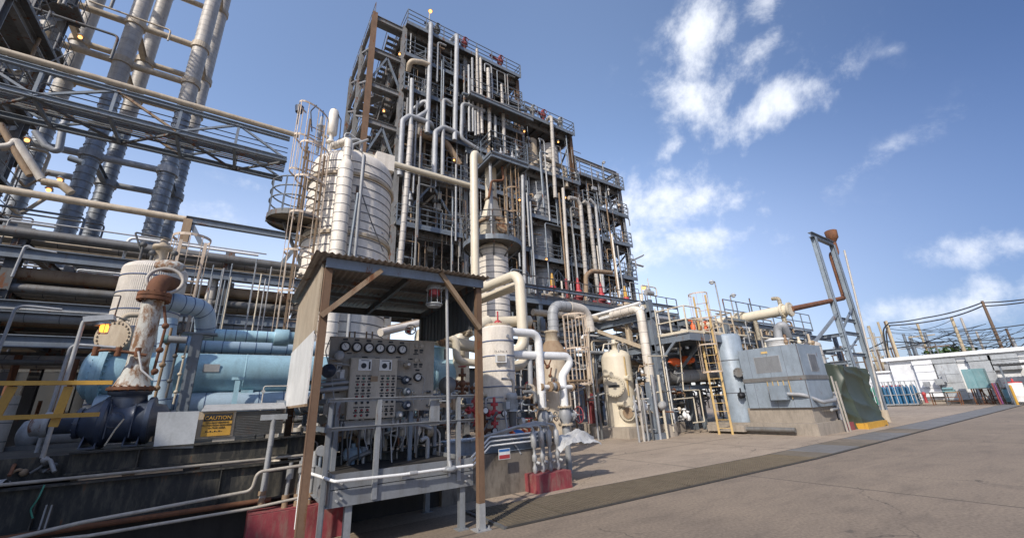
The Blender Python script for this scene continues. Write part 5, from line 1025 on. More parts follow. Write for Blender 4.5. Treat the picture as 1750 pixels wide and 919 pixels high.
# stairs in the open bay of the tallest tower
m = MB()
for k in range(len(T1z) - 1):
    z0, z1 = T1z[k], T1z[k + 1]; y0, y1 = (21.0, 25.0) if k % 2 == 0 else (25.0, 21.0); x = 4.9 if k % 2 == 0 else 5.5
    for s in (-.35, .35): m.bar((x + s, y0, z0), (x + s, y1, z1), .04, .22); m.bar((x + s, y0, z0 + 1), (x + s, y1, z1 + 1), .04)
    n = 14
    for i in range(n): a = (i + .5) / n; p = V((x, y0 + (y1 - y0) * a, z0 + (z1 - z0) * a)); m.box(p - V((.34, .12, .02)), p + V((.34, .12, .02)))
    for yy in (20.4, 25.6): m.box((4.2, yy - .4, z1 - .03), (5.9, yy + .4, z1 + .02))
m.build('stairs', 'steel_tower', t1)
m = MB()
for z in T1z: m.rail([(4.0, 20, z), (4.0, 26.2, z)], 1.07, .02, 1.6, (.5,))
m.build('stair_rail', 'steel_tower', t1)
# equipment on the floors: horizontal exchangers and upright drums
random.seed(21)
n = 0
spots = []
for (tn, x0, x1, zs) in (('tallest', 6.2, 14.4, T1z[:-1]), ('middle height', 15.4, 19.5, [7.4, 10.6, 13.6, 17.4]), ('lowest', 20.6, 24.7, [7.4, 10.4, 13.2, 15.8])):
    for fi, z in enumerate(zs):
        if (tn == 'tallest' and fi in (0, 1)) or fi == 0: continue
        for j in range(2 if tn != 'tallest' else 3):
            y = 21.3 + 1.7 * j + rnd(-.2, .2); xa = rnd(x0, x0 + .25 * (x1 - x0)); L_ = rnd(.45, .7) * (x1 - x0); r_ = rnd(.35, .62); mt = random.choice(['jacket_dark', 'cream_dirty', 'steel_dark', 'white_ins_shade', 'jacket', 'rust_tan'])
            t = thing('exchanger', f'horizontal {"pale" if "white" in mt else "dull"} exchanger shell on a floor of the {tn} tower', 'heat exchanger', (xa, y, z), f'exchangers inside the {tn} tower'); zc = z + .55 + r_
            MB().lathe((xa, y, zc), (1, 0, 0), [(0, -.1), (r_ * .8, 0), (r_, .12), (r_, L_ - .2), (r_ * .8, L_), (0, L_ + .1)], 18).build('shell', mt, t)
            MB().flange((xa + .35, y, zc), (1, 0, 0), r_ * 1.2, .12, 0).build('flange', 'rust_tan' if j else mt, t); MB().flange((xa + L_ - .5, y, zc), (1, 0, 0), r_ * 1.2, .12, 0).build('flange', 'rust_tan' if j else mt, t)
            MB().box((xa + L_ * .25, y - .3, z + .04), (xa + L_ * .25 + .2, y + .3, zc - r_ * .6)).box((xa + L_ * .75, y - .3, z + .04), (xa + L_ * .75 + .2, y + .3, zc - r_ * .6)).build('saddle', 'steel_dark', t)
for i, (x, y, r_, z0, z1, mt, lab) in enumerate(((9.0, 21.4, .42, 22.7, 24.7, 'cream_dirty', 'rusty cream upright drum left under the roof of the tallest tower'), (11.5, 21.4, .42, 22.7, 24.7, 'rust_tan', 'rusty upright drum right under the roof of the tallest tower'),
        (16.8, 20.95, .95, 7.5, 17.2, 'galv', 'silver banded upright vessel inside the middle tower'), (18.2, 20.9, .8, 17.5, 20.8, 'white_ins_shade', 'pale rounded drum near the top of the middle tower'), (16.6, 21.0, .5, 17.5, 21.0, 'cream_dirty', 'cream upright pot beside the pale drum in the middle tower'),
        (22.3, 21.8, .55, 7.5, 12.8, 'jacket_dark', 'dark upright vessel inside the lowest tower'), (23.8, 22.5, .4, 15.9, 18.0, 'jacket', 'small silver drum high in the lowest tower'))):
    vessel('tower_vessel', lab, 'vessel', (x, y), r_, z0, z1, (mt, 'seam'), r_ * .35, .4 if r_ > .5 else None, .03, seg=28)
# hero pipes on the tower fronts (pixel -> plane in front of the tower)
TF = 19.1
def tp(lab, px, r_, mt='galv', y=TF, bands=None, R=None, **k):
    pts = [Y(p[0], p[1], y + (p[2] if len(p) > 2 else 0)) for p in px]
    if isinstance(mt, str) and bands: mt = [mt, 'seam']
    return pipe(lab, pts, r_, mt, R=R or r_ * 2.6, bands=bands, seg=12, bw=.03, **k)
tp('tall silver pipe hooked over the roof edge, left one of the pair', [(728, 52, 1.2), (737, 40), (730, 228, 0)], .155, 'jacket')
tp('tall silver pipe hooked over the roof edge, right one of the pair', [(770, 72, 1.2), (781, 60), (777, 240)], .155, 'jacket')
tp('grey pipe rising then swinging right in a long loop left of the tower middle', [(683, 300), (688, 206), (700, 198), (737, 211), (740, 226, .8)], .155, 'jacket')
tp('grey pipe rising then swinging right in a long loop right of the tower middle', [(742, 300), (744, 226), (758, 217), (784, 229), (784, 243, .8)], .16, 'jacket')
tp('diagonal grey pipe with an elbow between the two tall silver pipes', [(706, 188, .6), (731, 168), (731, 190), (712, 202)], .14, 'jacket')
tp('tan rusty pipe crossing behind the two long loops', [(706, 226, .5), (745, 238, .5), (762, 243, .5), (786, 282, .5)], .2, 'rust_tan')
tp('short cream hooked pipe above the tan crossing pipe', [(712, 232, .3), (716, 214, .3), (724, 214, .3), (726, 226, .3)], .19, 'cream_dirty')
tp('curved grey pipe on the upper left balcony', [(698, 122, .5), (700, 104), (722, 107), (734, 112)], .16, 'cream_dirty')
tp('slim silver pipe rising left of the first long loop', [(700, 290), (704, 136)], .13, 'galv')
tp('white and tan segmented pipe dropping past the shelter roof line', [(682, 470, -1.0), (692, 360, -1), (703, 215, -1)], .15, 'white_ins_shade', bands=.5)
tp('slim silver pipe with a top elbow right of the tower middle', [(756, 300), (758, 168), (772, 178)], .12, 'galv')
tp('grey pipe zigzagging down the right half of the tallest tower', [(828, 190), (790, 176), (788, 237), (818, 256)], .13, 'jacket')
for i, (u, v0, v1, r_, m_) in enumerate(((815, 85, 230, .12, 'white_ins'), (821, 100, 228, .13, 'white_ins_shade'), (834, 118, 240, .16, 'white_ins'), (801, 112, 225, .1, 'galv'), (807, 100, 225, .1, 'jacket'), (857, 145, 240, .11, 'white_ins_shade'), (812, 190, 232, .1, 'galv'), (846, 200, 236, .12, 'galv'), (860, 195, 262, .13, 'white_ins'))):
    x = Y(u, v0, TF).x; z0 = Y(u, v1, TF).z; z1 = Y(u, v0, TF).z
    pipe(('tall white pipe with a red cap at the right of the tallest tower roof', 'slightly shorter pale pipe beside the red capped pipe', 'white segmented pipe third from the right end of the tallest tower', 'thin grey pipe left of the red capped pipe', 'thin silver pipe just left of the red capped pipe', 'pale pipe next to the rusty corner of the tallest tower', 'short thin pipe under the right balcony of the tallest tower', 'short grey pipe below the segmented one', 'pale pipe hooked near the rusty corner of the tallest tower')[i], [(x, TF, z0), (x, TF, z1)], r_ * .85, ['white_ins_shade' if 'white' in m_ else m_, 'seam'], bands=.6 if 'white' in m_ else None, seg=10, bw=.03)
tp('dark beam like conduit crossing the right half below the balcony', [(790, 160, -.2), (900, 190, -.2)], .1, 'steel')
t = thing('platform_balcony', 'projecting steel walkway across the right half of the tallest tower', 'walkway', Y(850, 185, 18.8)); a = Y(800, 163, 18.8); b = Y(905, 200, 18.8); b.z = a.z
MB().box(a + V((0, -.4, -.08)), b + V((0, .6, 0))).build('floor', 'steel_dark', t); MB().rail([a + V((0, -.4, 0)), b + V((0, -.4, 0))], 1.07, .024, 1.2, (.5,)).build('handrail', 'steel_tower', t); MB().ibeam(a + V((0, -.4, -.15)), b + V((0, -.4, -.15)), .1, .26).build('edge_beam', 'steel', t)
# middle tower
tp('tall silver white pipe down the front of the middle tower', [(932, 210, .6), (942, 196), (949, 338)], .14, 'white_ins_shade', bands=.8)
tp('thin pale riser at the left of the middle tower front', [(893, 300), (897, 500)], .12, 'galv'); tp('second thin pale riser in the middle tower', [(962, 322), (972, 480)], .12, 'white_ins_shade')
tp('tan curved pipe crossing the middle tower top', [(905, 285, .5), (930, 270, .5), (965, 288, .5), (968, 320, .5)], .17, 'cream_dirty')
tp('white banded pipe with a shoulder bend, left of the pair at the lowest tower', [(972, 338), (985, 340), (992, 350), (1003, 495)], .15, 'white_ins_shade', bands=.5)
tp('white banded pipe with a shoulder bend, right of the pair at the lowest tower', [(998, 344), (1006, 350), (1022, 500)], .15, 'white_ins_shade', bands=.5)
tp('slim grey bent pipe right of the white banded pair', [(1008, 340), (1018, 352), (1032, 500)], .12, 'galv')
for i, (u, v0, v1, r_, m_) in enumerate(((900, 330, 420, .1, 'galv'), (906, 345, 500, .1, 'jacket'), (955, 330, 500, .09, 'rust_tan'), (980, 400, 500, .09, 'galv'), (1045, 400, 510, .13, 'white_ins'), (1055, 420, 515, .09, 'galv'), (1035, 340, 510, .08, 'rust_tan'), (1020, 420, 500, .08, 'white_ins'))):
    x = Y(u, v0, TF).x; pipe('thin upright pipe on the front of the shorter towers', [(x, TF, max(Y(u, v1, TF).z, 6.5)), (x, TF, Y(u, v0, TF).z)], r_ * .65, m_, seg=8, group='thin risers on the shorter towers')
random.seed(31)
for i in range(44):      # riser forest of the tallest tower
    x = rnd(6.0, 14.7); y = random.choice([19.2, 19.3, 20.5, 20.8, 22]); z0 = random.choice(T1z[:-1]) - rnd(0, 2.2); z1 = min(24.6, z0 + rnd(3, 9)); r_ = rnd(.03, .08)
    pts = [(x, y, max(z0, 5)), (x, y, z1)]
    if i % 2: pts.append((x + random.choice([-1, 1]) * rnd(.4, 1.8), y, z1))
    if i % 3 == 0: pts.append((pts[-1][0], y, z1 - rnd(.5, 2)))
    pipe('thin riser pipe among the many threaded through the tallest tower', pts, r_, random.choice(['galv', 'steel', 'jacket', 'white_ins_shade', 'steel_tower', 'steel_tower', 'steel']), R=r_ * 3, seg=7, group='risers threaded through the tallest tower')
for i in range(30):
    x = rnd(15.2, 25.0); top = 20 if x < 20 else 17.5; y = random.choice([19.3, 20.6, 22]); z0 = rnd(5.5, top - 4); z1 = min(top, z0 + rnd(3, 8)); r_ = rnd(.03, .085); pts = [(x, y, z0), (x, y, z1)]
    if i % 2: pts.append((x + random.choice([-1, 1]) * rnd(.4, 1.5), y, z1))
    pipe('thin riser pipe among the many inside the two shorter towers', pts, r_, random.choice(['galv', 'steel', 'jacket', 'white_ins_shade', 'steel_tower', 'steel_tower', 'steel']), R=r_ * 3, seg=7, group='risers inside the shorter towers')
for i in range(26):
    tall = i % 2; x = rnd(6, 12) if tall else rnd(15.2, 22); z = (random.choice(T1z) if tall else random.choice([7.4, 10.6, 13.6, 16.5])) + rnd(-1.2, 2.2); z = min(z, 24.5 if tall else 19.5); y = rnd(19.4, 22.5); L_ = rnd(1.2, 3.2); r_ = rnd(.03, .085)
    pipe('level pipe run under a floor of the ' + ('tallest tower' if tall else 'shorter towers'), [(x, y, z - rnd(.2, .9)), (x, y, z), (x + L_, y, z), (x + L_, y, z - rnd(.3, 1.4))], r_, random.choice(['galv', 'steel', 'jacket', 'rust_tan', 'cream_dirty', 'white_ins_shade']), R=r_ * 3, seg=7, group='level pipe runs in the ' + ('tallest tower' if tall else 'shorter towers'))
# dense small bore piping, cables and rods in the towers
random.seed(77)
for (x0, x1, top, n) in ((5.9, 14.8, 25, 330), (15.0, 20, 21.8, 170), (20, 25.2, 19.5, 150)):
    for i in range(n):
        x = rnd(x0, x1); y = rnd(19.35, 20.2) if i % 3 else rnd(20.3, 24); z0 = rnd(6.2, top - 2); l = rnd(.8, 6); r_ = random.choice((.016, .02, .028, .04, .055)); mt = random.choice(('steel', 'steel_tower', 'galv', 'steel_tower', 'jacket', 'white_ins_shade', 'rust_tan', 'steel_dark', 'steel'))
        if 15.6 < x < 19 and y < 22 and i % 3: continue
        k = i % 4
        if k == 0: sp([(x, y, z0), (x, y, min(top, z0 + l))], r_, mt)
        elif k == 1: sp([(x, y, z0), (x, y, min(top, z0 + l)), (x + rnd(-1.2, 1.2), y, min(top, z0 + l))], r_, mt)
        elif k == 2: sp([(x, y, z0), (min(x1, x + l * .6), y, z0), (min(x1, x + l * .6), y, z0 - rnd(.4, 1.5))], r_, mt)
        else: sp([(x, y, z0), (x, y, z0 + 1), (x, y + rnd(.5, 2), z0 + 1.2)], r_ * 1.3, mt); sv((x, y, z0 + .5), (0, 0, 1), r_ * 3.2, random.choice(STM))
        if i % 5 == 0: STUFF.mat(STM.index(mt)).box((x, y, z0), (x + rnd(.1, .5), y + .2, z0 + rnd(.1, .6)))
# roof top items
for (u, v, lab) in ((740, 95, 'thin pole rising behind the left hooked pipe'),): p = Y(745, 45, 19.5); pipe(lab, [(p.x + .3, 20, 25.2), (p.x + .3, 20, 26.9)], .05, 'cream_dirty', name='vent_pole')
for i, (x, c_) in enumerate(((8.0, 'steel_dark'), (10.1, 'red_plinth'), (13.1, 'red_plinth'), (16.9, 'red_plinth'), (15.9, 'galv'), (18.6, 'galv'))):
    z = 25.3 if x < 15 else 22.0; t = thing('roof_valve', ('dark valve at the left of the tallest roof edge', 'red relief valve in the middle of the tallest roof edge', 'red valve near the right end of the tallest roof', 'red valve at the top of the white pipe on the middle tower', 'grey valve at the left of the middle tower roof', 'grey valve at the right of the middle tower roof')[i], 'valve', (x, 19.6, z))
    MB().lathe((x, 19.6, z), (0, 0, 1), [(.12, 0), (.12, .5), (.24, .52), (.24, .62), (.14, .66), (.16, 1.0), (.1, 1.1)], 12).cyl((x - .9, 19.6, z + .8), (x, 19.6, z + .6), .09, seg=8).build('body', c_, t); MB().ring((x, 19.35, z + .85), (0, 1, 0), .18, .025, 14, 5).build('handwheel', c_, t)
for i, (x, y, z) in enumerate(((7.4, 19.5, 25.2), (22.9, 19.5, 18.4))):
    t = lamp_post(('lit lamp on a short pole above the left end of the tallest roof', 'unlit lamp on a short pole on the lowest tower')[i], (x, y, z), 1.9, (.0, -.15, 0), .04, head=.16, lit=i == 0)
for i, (u, v, y) in enumerate(((683, 93, 19.4), (656, 190, 19.2), (776, 274, 19.2), (896, 225, 19.2), (954, 243, 19.2), (888, 342, 12), (1024, 392, 19.2), (934, 443, 19.2), (966, 338, 19.2))):
    c = Y(u, v, y); t = thing('bulkhead_lamp', ('small glowing lamp high on the left of the tallest tower', 'small glowing lamp halfway up the left of the tallest tower', 'small glowing lamp low in the middle of the tallest tower', 'small glowing lamp at the top left of the middle tower', 'small glowing lamp at the top right of the middle tower', 'small glowing lamp beside the column railing', 'small glowing lamp high on the lowest tower', 'small glowing lamp low in the middle tower', 'small glowing lamp between the middle and lowest towers')[i], 'lamp', c)
    s = y / 19; MB().ball(c, .06 * s, 10).build('bulb_globe', 'amber_soft', t); MB().cyl(c + V((0, 0, .08 * s)), c + V((0, 0, .17 * s)), .11 * s, .05 * s, 10).cyl(c + V((0, 0, .1 * s)), c + V((0, .3, .1 * s)), .03, seg=6).build('lamp_shade', 'steel', t)
# ================================================================ LEFT: insulated stacks, platforms, truss bridge, pipe rack
SX = {'front': (-15.8, -12.35, -8.96, -5.5), 'back': (-12.35, -8.96, -5.5)}
ring_z = (10.6, 16.3, 23.2, 26.4, 33.5)
def stack(x, y, lab):
    t = thing('flue_stack', lab, 'stack', (x, y, 0)); o = V((x, y, 0)); r = .42
    MB().lathe(o, (0, 0, 1), [(r, 3), (r, 21.4)], 30).build('lower_shell', 'stack_steel', t)
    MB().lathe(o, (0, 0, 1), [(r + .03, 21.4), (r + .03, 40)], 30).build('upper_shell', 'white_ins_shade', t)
    m = MB(); z = 3.2
    while z < 40: m.lathe(o, (0, 0, 1), [(r + .0, z), (r + .036, z), (r + .036, z + .022), (r + .0, z + .022)], 30, False); z += .47
    m.build('bands', 'trim_grey', t)
    for z in ring_z: MB().lathe(o, (0, 0, 1), [(r, z - .24), (r + .12, z - .22), (r + .12, z + .22), (r, z + .24)], 26, False).build('ring_collar', 'cream_dirty' if z > 22 else 'jacket', t)
    return t
names = ('leftmost front', 'second front', 'third front', 'rightmost front')
for i, x in enumerate(SX['front']): stack(x, 30, names[i] + ' insulated flue stack with white top and dark foot')
for i, x in enumerate(SX['back']): stack(x, 33.6, ('leftmost rear', 'middle rear', 'rightmost rear')[i] + ' insulated flue stack standing behind the front row')
for rowy, xs, nm in ((30, SX['front'], 'front'), (33.6, SX['back'], 'rear')):
    for zi, z in enumerate(ring_z):
        for i in range(len(xs) - 1):
            pipe(f'horizontal tie duct, level {("one", "two", "three", "four", "five")[zi]} from below, bay {("one", "two", "three")[i]} from the left of the {nm} stacks', [(xs[i] + .5, rowy, z), (xs[i + 1] - .5, rowy, z)], .21, 'cream_dirty' if z > 20 else 'jacket', name='tie_duct', cat='tie duct', seg=8)
for x in SX['back']:
    for zi, z in enumerate(ring_z): one('cross_tie', MB().ibeam((x, 30.5, z), (x, 33.1, z), .3, .4, .03), 'cream_dirty' if z > 20 else 'steel', f'short cross tie linking the {("leftmost", "middle", "rightmost")[SX["back"].index(x)]} pair of stacks, level {("one", "two", "three", "four", "five")[zi]} from below', 'cross tie')
# stair and platform structure left of the stacks
t = thing('stair_tower', 'dark steel stair structure with landings between the left stacks', 'stair tower', (-12.5, 27, 0))
for (x, y) in ((-15.5, 25.5), (-11.4, 25.5), (-15.5, 28.6), (-11.4, 28.6)): MB().ibeam((x, y, 0), (x, y, 31), .35, .35, .025, (0, 1, 0)).build('column', 'steel_tower', t)
for k, z in enumerate((8.0, 11.2, 14.4, 17.6, 20.8, 24.0, 27.2)):
    m = MB(); m.box((-15.7, 25.2, z - .05), (-13.0, 28.8, z)); m.box((-13.0, 27.3, z - .05), (-10.6, 28.8, z))
    for y in (25.5, 27.2, 28.6): m.ibeam((-15.7, y, z - .2), (-10.7, y, z - .2), .12, .26, .02)
    m.build('landing', 'steel_dark', t); MB().rail([(-15.7, 25.2, z), (-13, 25.2, z), (-13, 27.3, z), (-10.6, 27.3, z), (-10.6, 28.8, z)], 1.07, .022, 1.0, (.5,)).build('handrail', 'steel_tower', t)
    m = MB(); zz = z + 3.2; x0, x1 = (-12.9, -11.0)
    for s in (25.8, 26.7): m.bar((x0, s, z), (x1, s, zz), .05, .22); m.bar((x0, s, z + 1), (x1, s, zz + 1), .04)
    for i in range(15): a = (i + .5) / 15; p = V((x0 + (x1 - x0) * a, 26.25, z + 3.2 * a)); m.box(p - V((.12, .42, .02)), p + V((.12, .42, .02)))
    m.build('stair_flight', 'steel_dark', t)
for i in range(6):
    z0 = 8 + 3.2 * i; MB().bar((-15.5, 25.4, z0), (-11.4, 25.4, z0 + 3.1), .14).build('brace', 'steel_tower', t)
    MB().bar((-11.4, 25.4, z0), (-11.4, 28.6, z0 + 3.1), .14).build('brace', 'steel_tower', t)
# heavy dark supports nearer on the far left
t = thing('reactor_structure', 'heavy dark braced steel frame filling the left edge behind the truss bridge', 'steel frame', (-11, 20, 0))
for (x, y) in ((-13.5, 19), (-9.2, 19), (-13.5, 23), (-9.2, 23)): MB().ibeam((x, y, 0), (x, y, 17.0), .4, .4, .03, (0, 1, 0)).build('column', 'steel_tower', t)
for z in (7.5, 10.5, 13.5, 16.8):
    for y in (19, 23): MB().ibeam((-14, y, z), (-8.9, y, z), .25, .4, .03).build('floor_beam', 'steel_tower', t)
    for x in (-13.5, -9.2): MB().ibeam((x, 18.6, z), (x, 23.4, z), .25, .4, .03).build('floor_beam', 'steel_tower', t)
    MB().box((-14, 18.4, z + .2), (-8.8, 23.4, z + .25)).build('floor_grating', 'steel_dark', t); MB().rail([(-14, 18.4, z + .25), (-8.8, 18.4, z + .25), (-8.8, 23.4, z + .25)], 1.07, .022, 1.2, (.5,)).build('handrail', 'steel_tower', t)
for k in range(3): z = 7.5 + 3 * k; MB().bar((-13.5, 19, z), (-9.2, 19, z + 3), .18).build('brace', 'steel_tower', t); MB().bar((-9.2, 19, z), (-9.2, 23, z + 3), .18).build('brace', 'steel_tower', t); MB().bar((-9.2, 19, z), (-13.5, 19, z + 3), .18).build('brace', 'steel_tower', t)
for i, (pts, r_, m_, lab) in enumerate((([(0, 252), (22, 250), (26, 238), (60, 290), (72, 308)], .12, 'white_ins_shade', 'white elbow pipe diving down to the right at the left edge'), ([(0, 212), (45, 290), (52, 300)], .10, 'rust_tan', 'brownish pipe slanting down at the left edge below the bridge'), ([(60, 225), (78, 250), (100, 262), (108, 215), (125, 185)], .10, 'jacket', 'grey pipe bending up beside the left stairs'), ([(72, 310), (105, 316), (122, 330)], .12, 'cream_dirty', 'short cream pipe below the glowing lamps at the left'), ([(118, 270), (142, 278)], .1, 'steel', 'short level pipe between the stairs and the second stack'))):
    pipe(lab, [Y(u, v, 17.6) for u, v in pts], r_, m_, R=r_ * 2, seg=10)
for i, (u, v) in enumerate(((46, 240), (146, 194), (137, 64), (102, 308), (83, 325))):
    c = Y(u, v, 18.2); t = thing('bulkhead_lamp', ('lowest left glowing lamp under the truss bridge', 'glowing lamp seen through the truss bridge', 'glowing lamp above the truss bridge near the stairs', 'glowing lamp right of the lower stairs', 'glowing lamp just above the long tan pipe at the left')[i], 'lamp', c)
    MB().ball(c, .065, 10).build('bulb_globe', 'amber_soft', t); MB().cyl(c + V((0, 0, .06)), c + V((0, 0, .16)), .11, .05, 10).cyl(c + V((0, 0, .1)), c + V((0, .3, .1)), .03, seg=6).build('lamp_shade', 'steel', t)
random.seed(41)
for i in range(150):     # small piping in the left structures
    x = rnd(-15.5, -8.8); y = rnd(18.6, 26); z = rnd(6, 17 if y < 23.5 else 27); l = rnd(.8, 3.5); k = i % 3; mt = random.choice(('steel_dark', 'steel_tower', 'galv', 'cream_dirty', 'rust_tan', 'steel'))
    if k == 0: sp([(x, y, z), (x, y, z + l)], rnd(.02, .08), mt)
    elif k == 1: sp([(x, y, z), (x + l, y, z), (x + l, y, z - rnd(.3, 1.5))], rnd(.02, .08), mt)
    else: sp([(x, y, z), (x, y + 1, z), (x + .6, y + 1, z + 1)], rnd(.02, .09), mt)
# ---- truss bridge
BY0, BY1 = 14.0, 15.45; zb, zt = 9.85, 10.68; bx0, bx1 = -13.0, .35; n = 9; W_ = (bx1 - bx0) / n
t = thing('truss_bridge', 'long grey steel truss bridge crossing the upper left to the huge drum', 'bridge', (-6.3, 14.7, zb))
for y in (BY0, BY1):
    for z, h in ((zb, .16), (zt, .13)): MB().ibeam((bx0, y, z), (bx1, y, z), .13, h, .016).build('chord', 'steel_blue', t)
    for k in range(n):
        x = bx0 + W_ * k; MB().bar((x, y, zb + .05), (x, y, zt - .05), .07).build('vertical', 'steel', t)
        MB().bar((x, y, zb if k % 2 else zt), (x + W_, y, zt if k % 2 else zb), .065).build('diagonal', 'steel' if k % 3 else 'rust_tan', t)
for k in range(n):
    x = bx0 + W_ * k; MB().bar((x, BY0, zb - .05), (x, BY1, zb - .05), .08).build('cross_member', 'steel', t); MB().bar((x, BY0 if k % 2 else BY1, zb - .07), (x + W_, BY1 if k % 2 else BY0, zb - .07), .06).build('cross_member', 'steel_dark', t)
m = MB()
for k in range(6): m.box((bx0, BY0 + .42 + .12 * k, zb + .08), (bx1, BY0 + .45 + .12 * k, zb + .12))
m.build('walkway_grating', 'steel_dark', t)
m = MB()
for z in (.25, .42, .6): m.cyl((bx0, BY1 - .1, zb + z), (bx1, BY1 - .1, zb + z), .018, seg=6); m.cyl((bx0, BY0 + .25, zb + z), (bx1, BY0 + .25, zb + z), .016, seg=6)
m.build('guard_rails', 'steel_dark', t)
z = Y(0, 86, 14.0).z; pipe('long cream pipe lying on top of the truss bridge', [(-14, 14.0, z), (.6, 14.0, z)], .088, 'cream_dirty', seg=16)
pipe('grey pipe carried inside the truss bridge', [(-13, 14.9, zb + .35), (.2, 14.9, zb + .35)], .10, 'jacket', seg=10)
z = 7.07; pipe('long tan rusty pipe crossing the lower left in front of the stacks', [(-9, 14.0, z), Y(318, 375, 14.0)], .095, 'cream_dirty', seg=14)
one('support_beam', MB().ibeam((Y(318, 375, 14).x, 14, z), (1.1, 14, z), .14, .2, .016), 'steel_blue', 'blue grey beam continuing the tan pipe towards the huge drum', 'beam')
t = thing('rack_bent', 'brown steel post with two slanting braces under the blue grey beam', 'steel frame', (-1.6, 14, 0)); x = Y(322, 378, 14).x
MB().ibeam((x, 14, 0), (x, 14, z), .2, .2, .016, (0, 1, 0)).build('post', 'rust_tan', t); MB().bar((x + .1, 14, z - .15), Y(368, 465, 14), .12).build('brace', 'steel_blue', t); MB().bar((1.0, 14, z - .3), Y(458, 480, 14), .12).build('brace', 'steel_blue', t)
# ---- left pipe rack
t = thing('pipe_rack', 'long blue grey steel pipe rack behind the white vessel at the left', 'pipe rack', (-4, 14, 0))
for y in (12.0, 15.0, 18.0):
    for z in (4.95, 3.84, 3.16): MB().ibeam((-14, y, z), (1.3 if y < 14 else 4.5, y, z), .16, .24, .018).build('rack_beam', 'steel_blue' if y < 14 else 'steel_dark', t)
for x in (-12, -8, -4.2, -.6, 3.2):
    for y in (12.15, 15.15, 18.15):
        if x > 1 and y < 13: continue
        MB().ibeam((x, y, 0), (x, y, 5.6), .2, .2, .016, (0, 1, 0)).build('column', 'steel_dark', t)
    for z in (5.1, 4.0, 3.3): 
        if x < 1: MB().ibeam((x, 12, z + .1), (x, 18.2, z + .1), .14, .18, .014).build('cross_beam', 'steel_dark', t)
random.seed(17)
cols = ['jacket_dark', 'white_ins_shade', 'cream_dirty', 'jacket', 'rust_tan', 'steel_dark', 'jacket_dark', 'galv', 'cream_dirty']
k = 0
for z, ys in ((5.28, (12.0, 12.5, 13.1, 13.8)), (4.45, (12.3, 12.8, 13.4, 14.1, 14.9)), (4.17, (12.2, 12.6, 13.2)), (3.55, (12.1, 12.7, 13.4, 14.2)), (3.42, (15.6, 16.5)), (2.75, (12.6, 13.5))):
    for y in ys:
        r_ = rnd(.05, .17); c_ = cols[k % len(cols)]; k += 1
        pipe('long horizontal pipe among the many stacked in the left pipe rack', [(-14, y, z + r_), (1.0 if y < 14.3 else 4.0, y, z + r_)], r_, [c_, 'seam'] if 'white' in c_ or c_ == 'jacket' else c_, bands=.5 if ('white' in c_ or c_ == 'jacket') else None, seg=12, group='long pipes in the left pipe rack')
for i in range(70):
    y = rnd(11.8, 17.5); z = random.choice((5.35, 5.7, 4.6, 3.6)) + rnd(-.1, .3); x0 = rnd(-9, 0); r_ = rnd(.015, .04)
    sp([(x0, y, z - rnd(.2, 1)), (x0, y, z), (x0 + rnd(1, 6), y, z)], r_, random.choice(['galv', 'steel_dark', 'cream_dirty', 'white']))
for i in range(14):
    p = Y(rnd(345, 490), rnd(440, 480), 11.8); pipe('thin hanger rod standing against the pipe rack behind the blue pipes', [(p.x, 11.8, 2.9), (p.x, 11.8, p.z)], .018, random.choice(['cream', 'steel', 'galv']), seg=6, name='hanger_rod', cat='rod', group='hanger rods behind the blue pipes')
a = Y(372, 448, 12.6); b = Y(505, 468, 12.6); b.z = a.z; pipe('white insulated pipe with dark seams along the top of the rack left of the drum', [Y(345, 470, 12.6), a - V((.12, 0, 0)), b], .10, ['white_ins', 'seam'], bands=.25, seg=14)
p = Y(368, 465, 12.2); pipe('upright white insulated pipe left of the blue pipes', [(p.x, 12.2, 2.4), (p.x, 12.2, p.z)], .11, ['white_ins', 'seam'], bands=.3, seg=14)
# vertical pipes, pumps and stanchions under the rack, dark
for i in range(24):
    x = rnd(-8, -1.7); y = rnd(10.8, 17); r_ = rnd(.03, .11); pipe('upright pipe in the dark space under the left pipe rack', [(x, y, .5), (x, y, rnd(1.8, 3.1))], r_, random.choice(['steel_dark', 'jacket_dark', 'white_ins_shade', 'steel', 'rust']), seg=8, group='upright pipes under the left pipe rack')
for i in range(12):
    x = rnd(-7.5, -2); y = rnd(9.4, 12); t = thing('pump', 'small pump set in the shadow under the left pipe rack', 'pump', (x, y, .5), 'pumps under the left pipe rack'); z = rnd(1.2, 1.7)
    MB().lathe((x - .35, y, z), (1, 0, 0), [(.08, 0), (.2, .05), (.2, .2), (.1, .25), (.17, .3), (.17, .7), (.05, .75)], 16).build('casing', random.choice(['white_ins_shade', 'jacket', 'teal', 'steel_blue']), t); MB().box((x - .4, y - .2, .5), (x + .4, y + .2, z - .15)).build('base', 'steel_dark', t)
for i, x in enumerate((-3.4, -2.75)):
    one('insulated_pipe', MB().tube([(x, 9.2, .5), (x, 9.2, 2.0)], .12, seg=14, bands=.25), ['white_ins_shade', 'seam'], ('left', 'right')[i] + ' one of two short white insulated uprights behind the yellow handrail', 'pipe')
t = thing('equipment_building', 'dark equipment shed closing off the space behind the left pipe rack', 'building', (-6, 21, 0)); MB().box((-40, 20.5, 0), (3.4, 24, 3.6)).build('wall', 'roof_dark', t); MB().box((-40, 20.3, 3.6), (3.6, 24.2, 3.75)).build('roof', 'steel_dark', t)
# unseen block added beyond the left edge to keep the skid in shade
t = thing('shade_block', 'dark clad block added beyond the left edge to shade the skid', 'structure', (-9, 3, 0))
MB().box((-12.0, -3.0, 0), (-7.6, 9.0, 7.2)).build('cladding', 'jacket_dark', t); MB().box((-12.2, -3.2, 7.2), (-7.4, 9.2, 7.4)).build('roof', 'steel_dark', t)
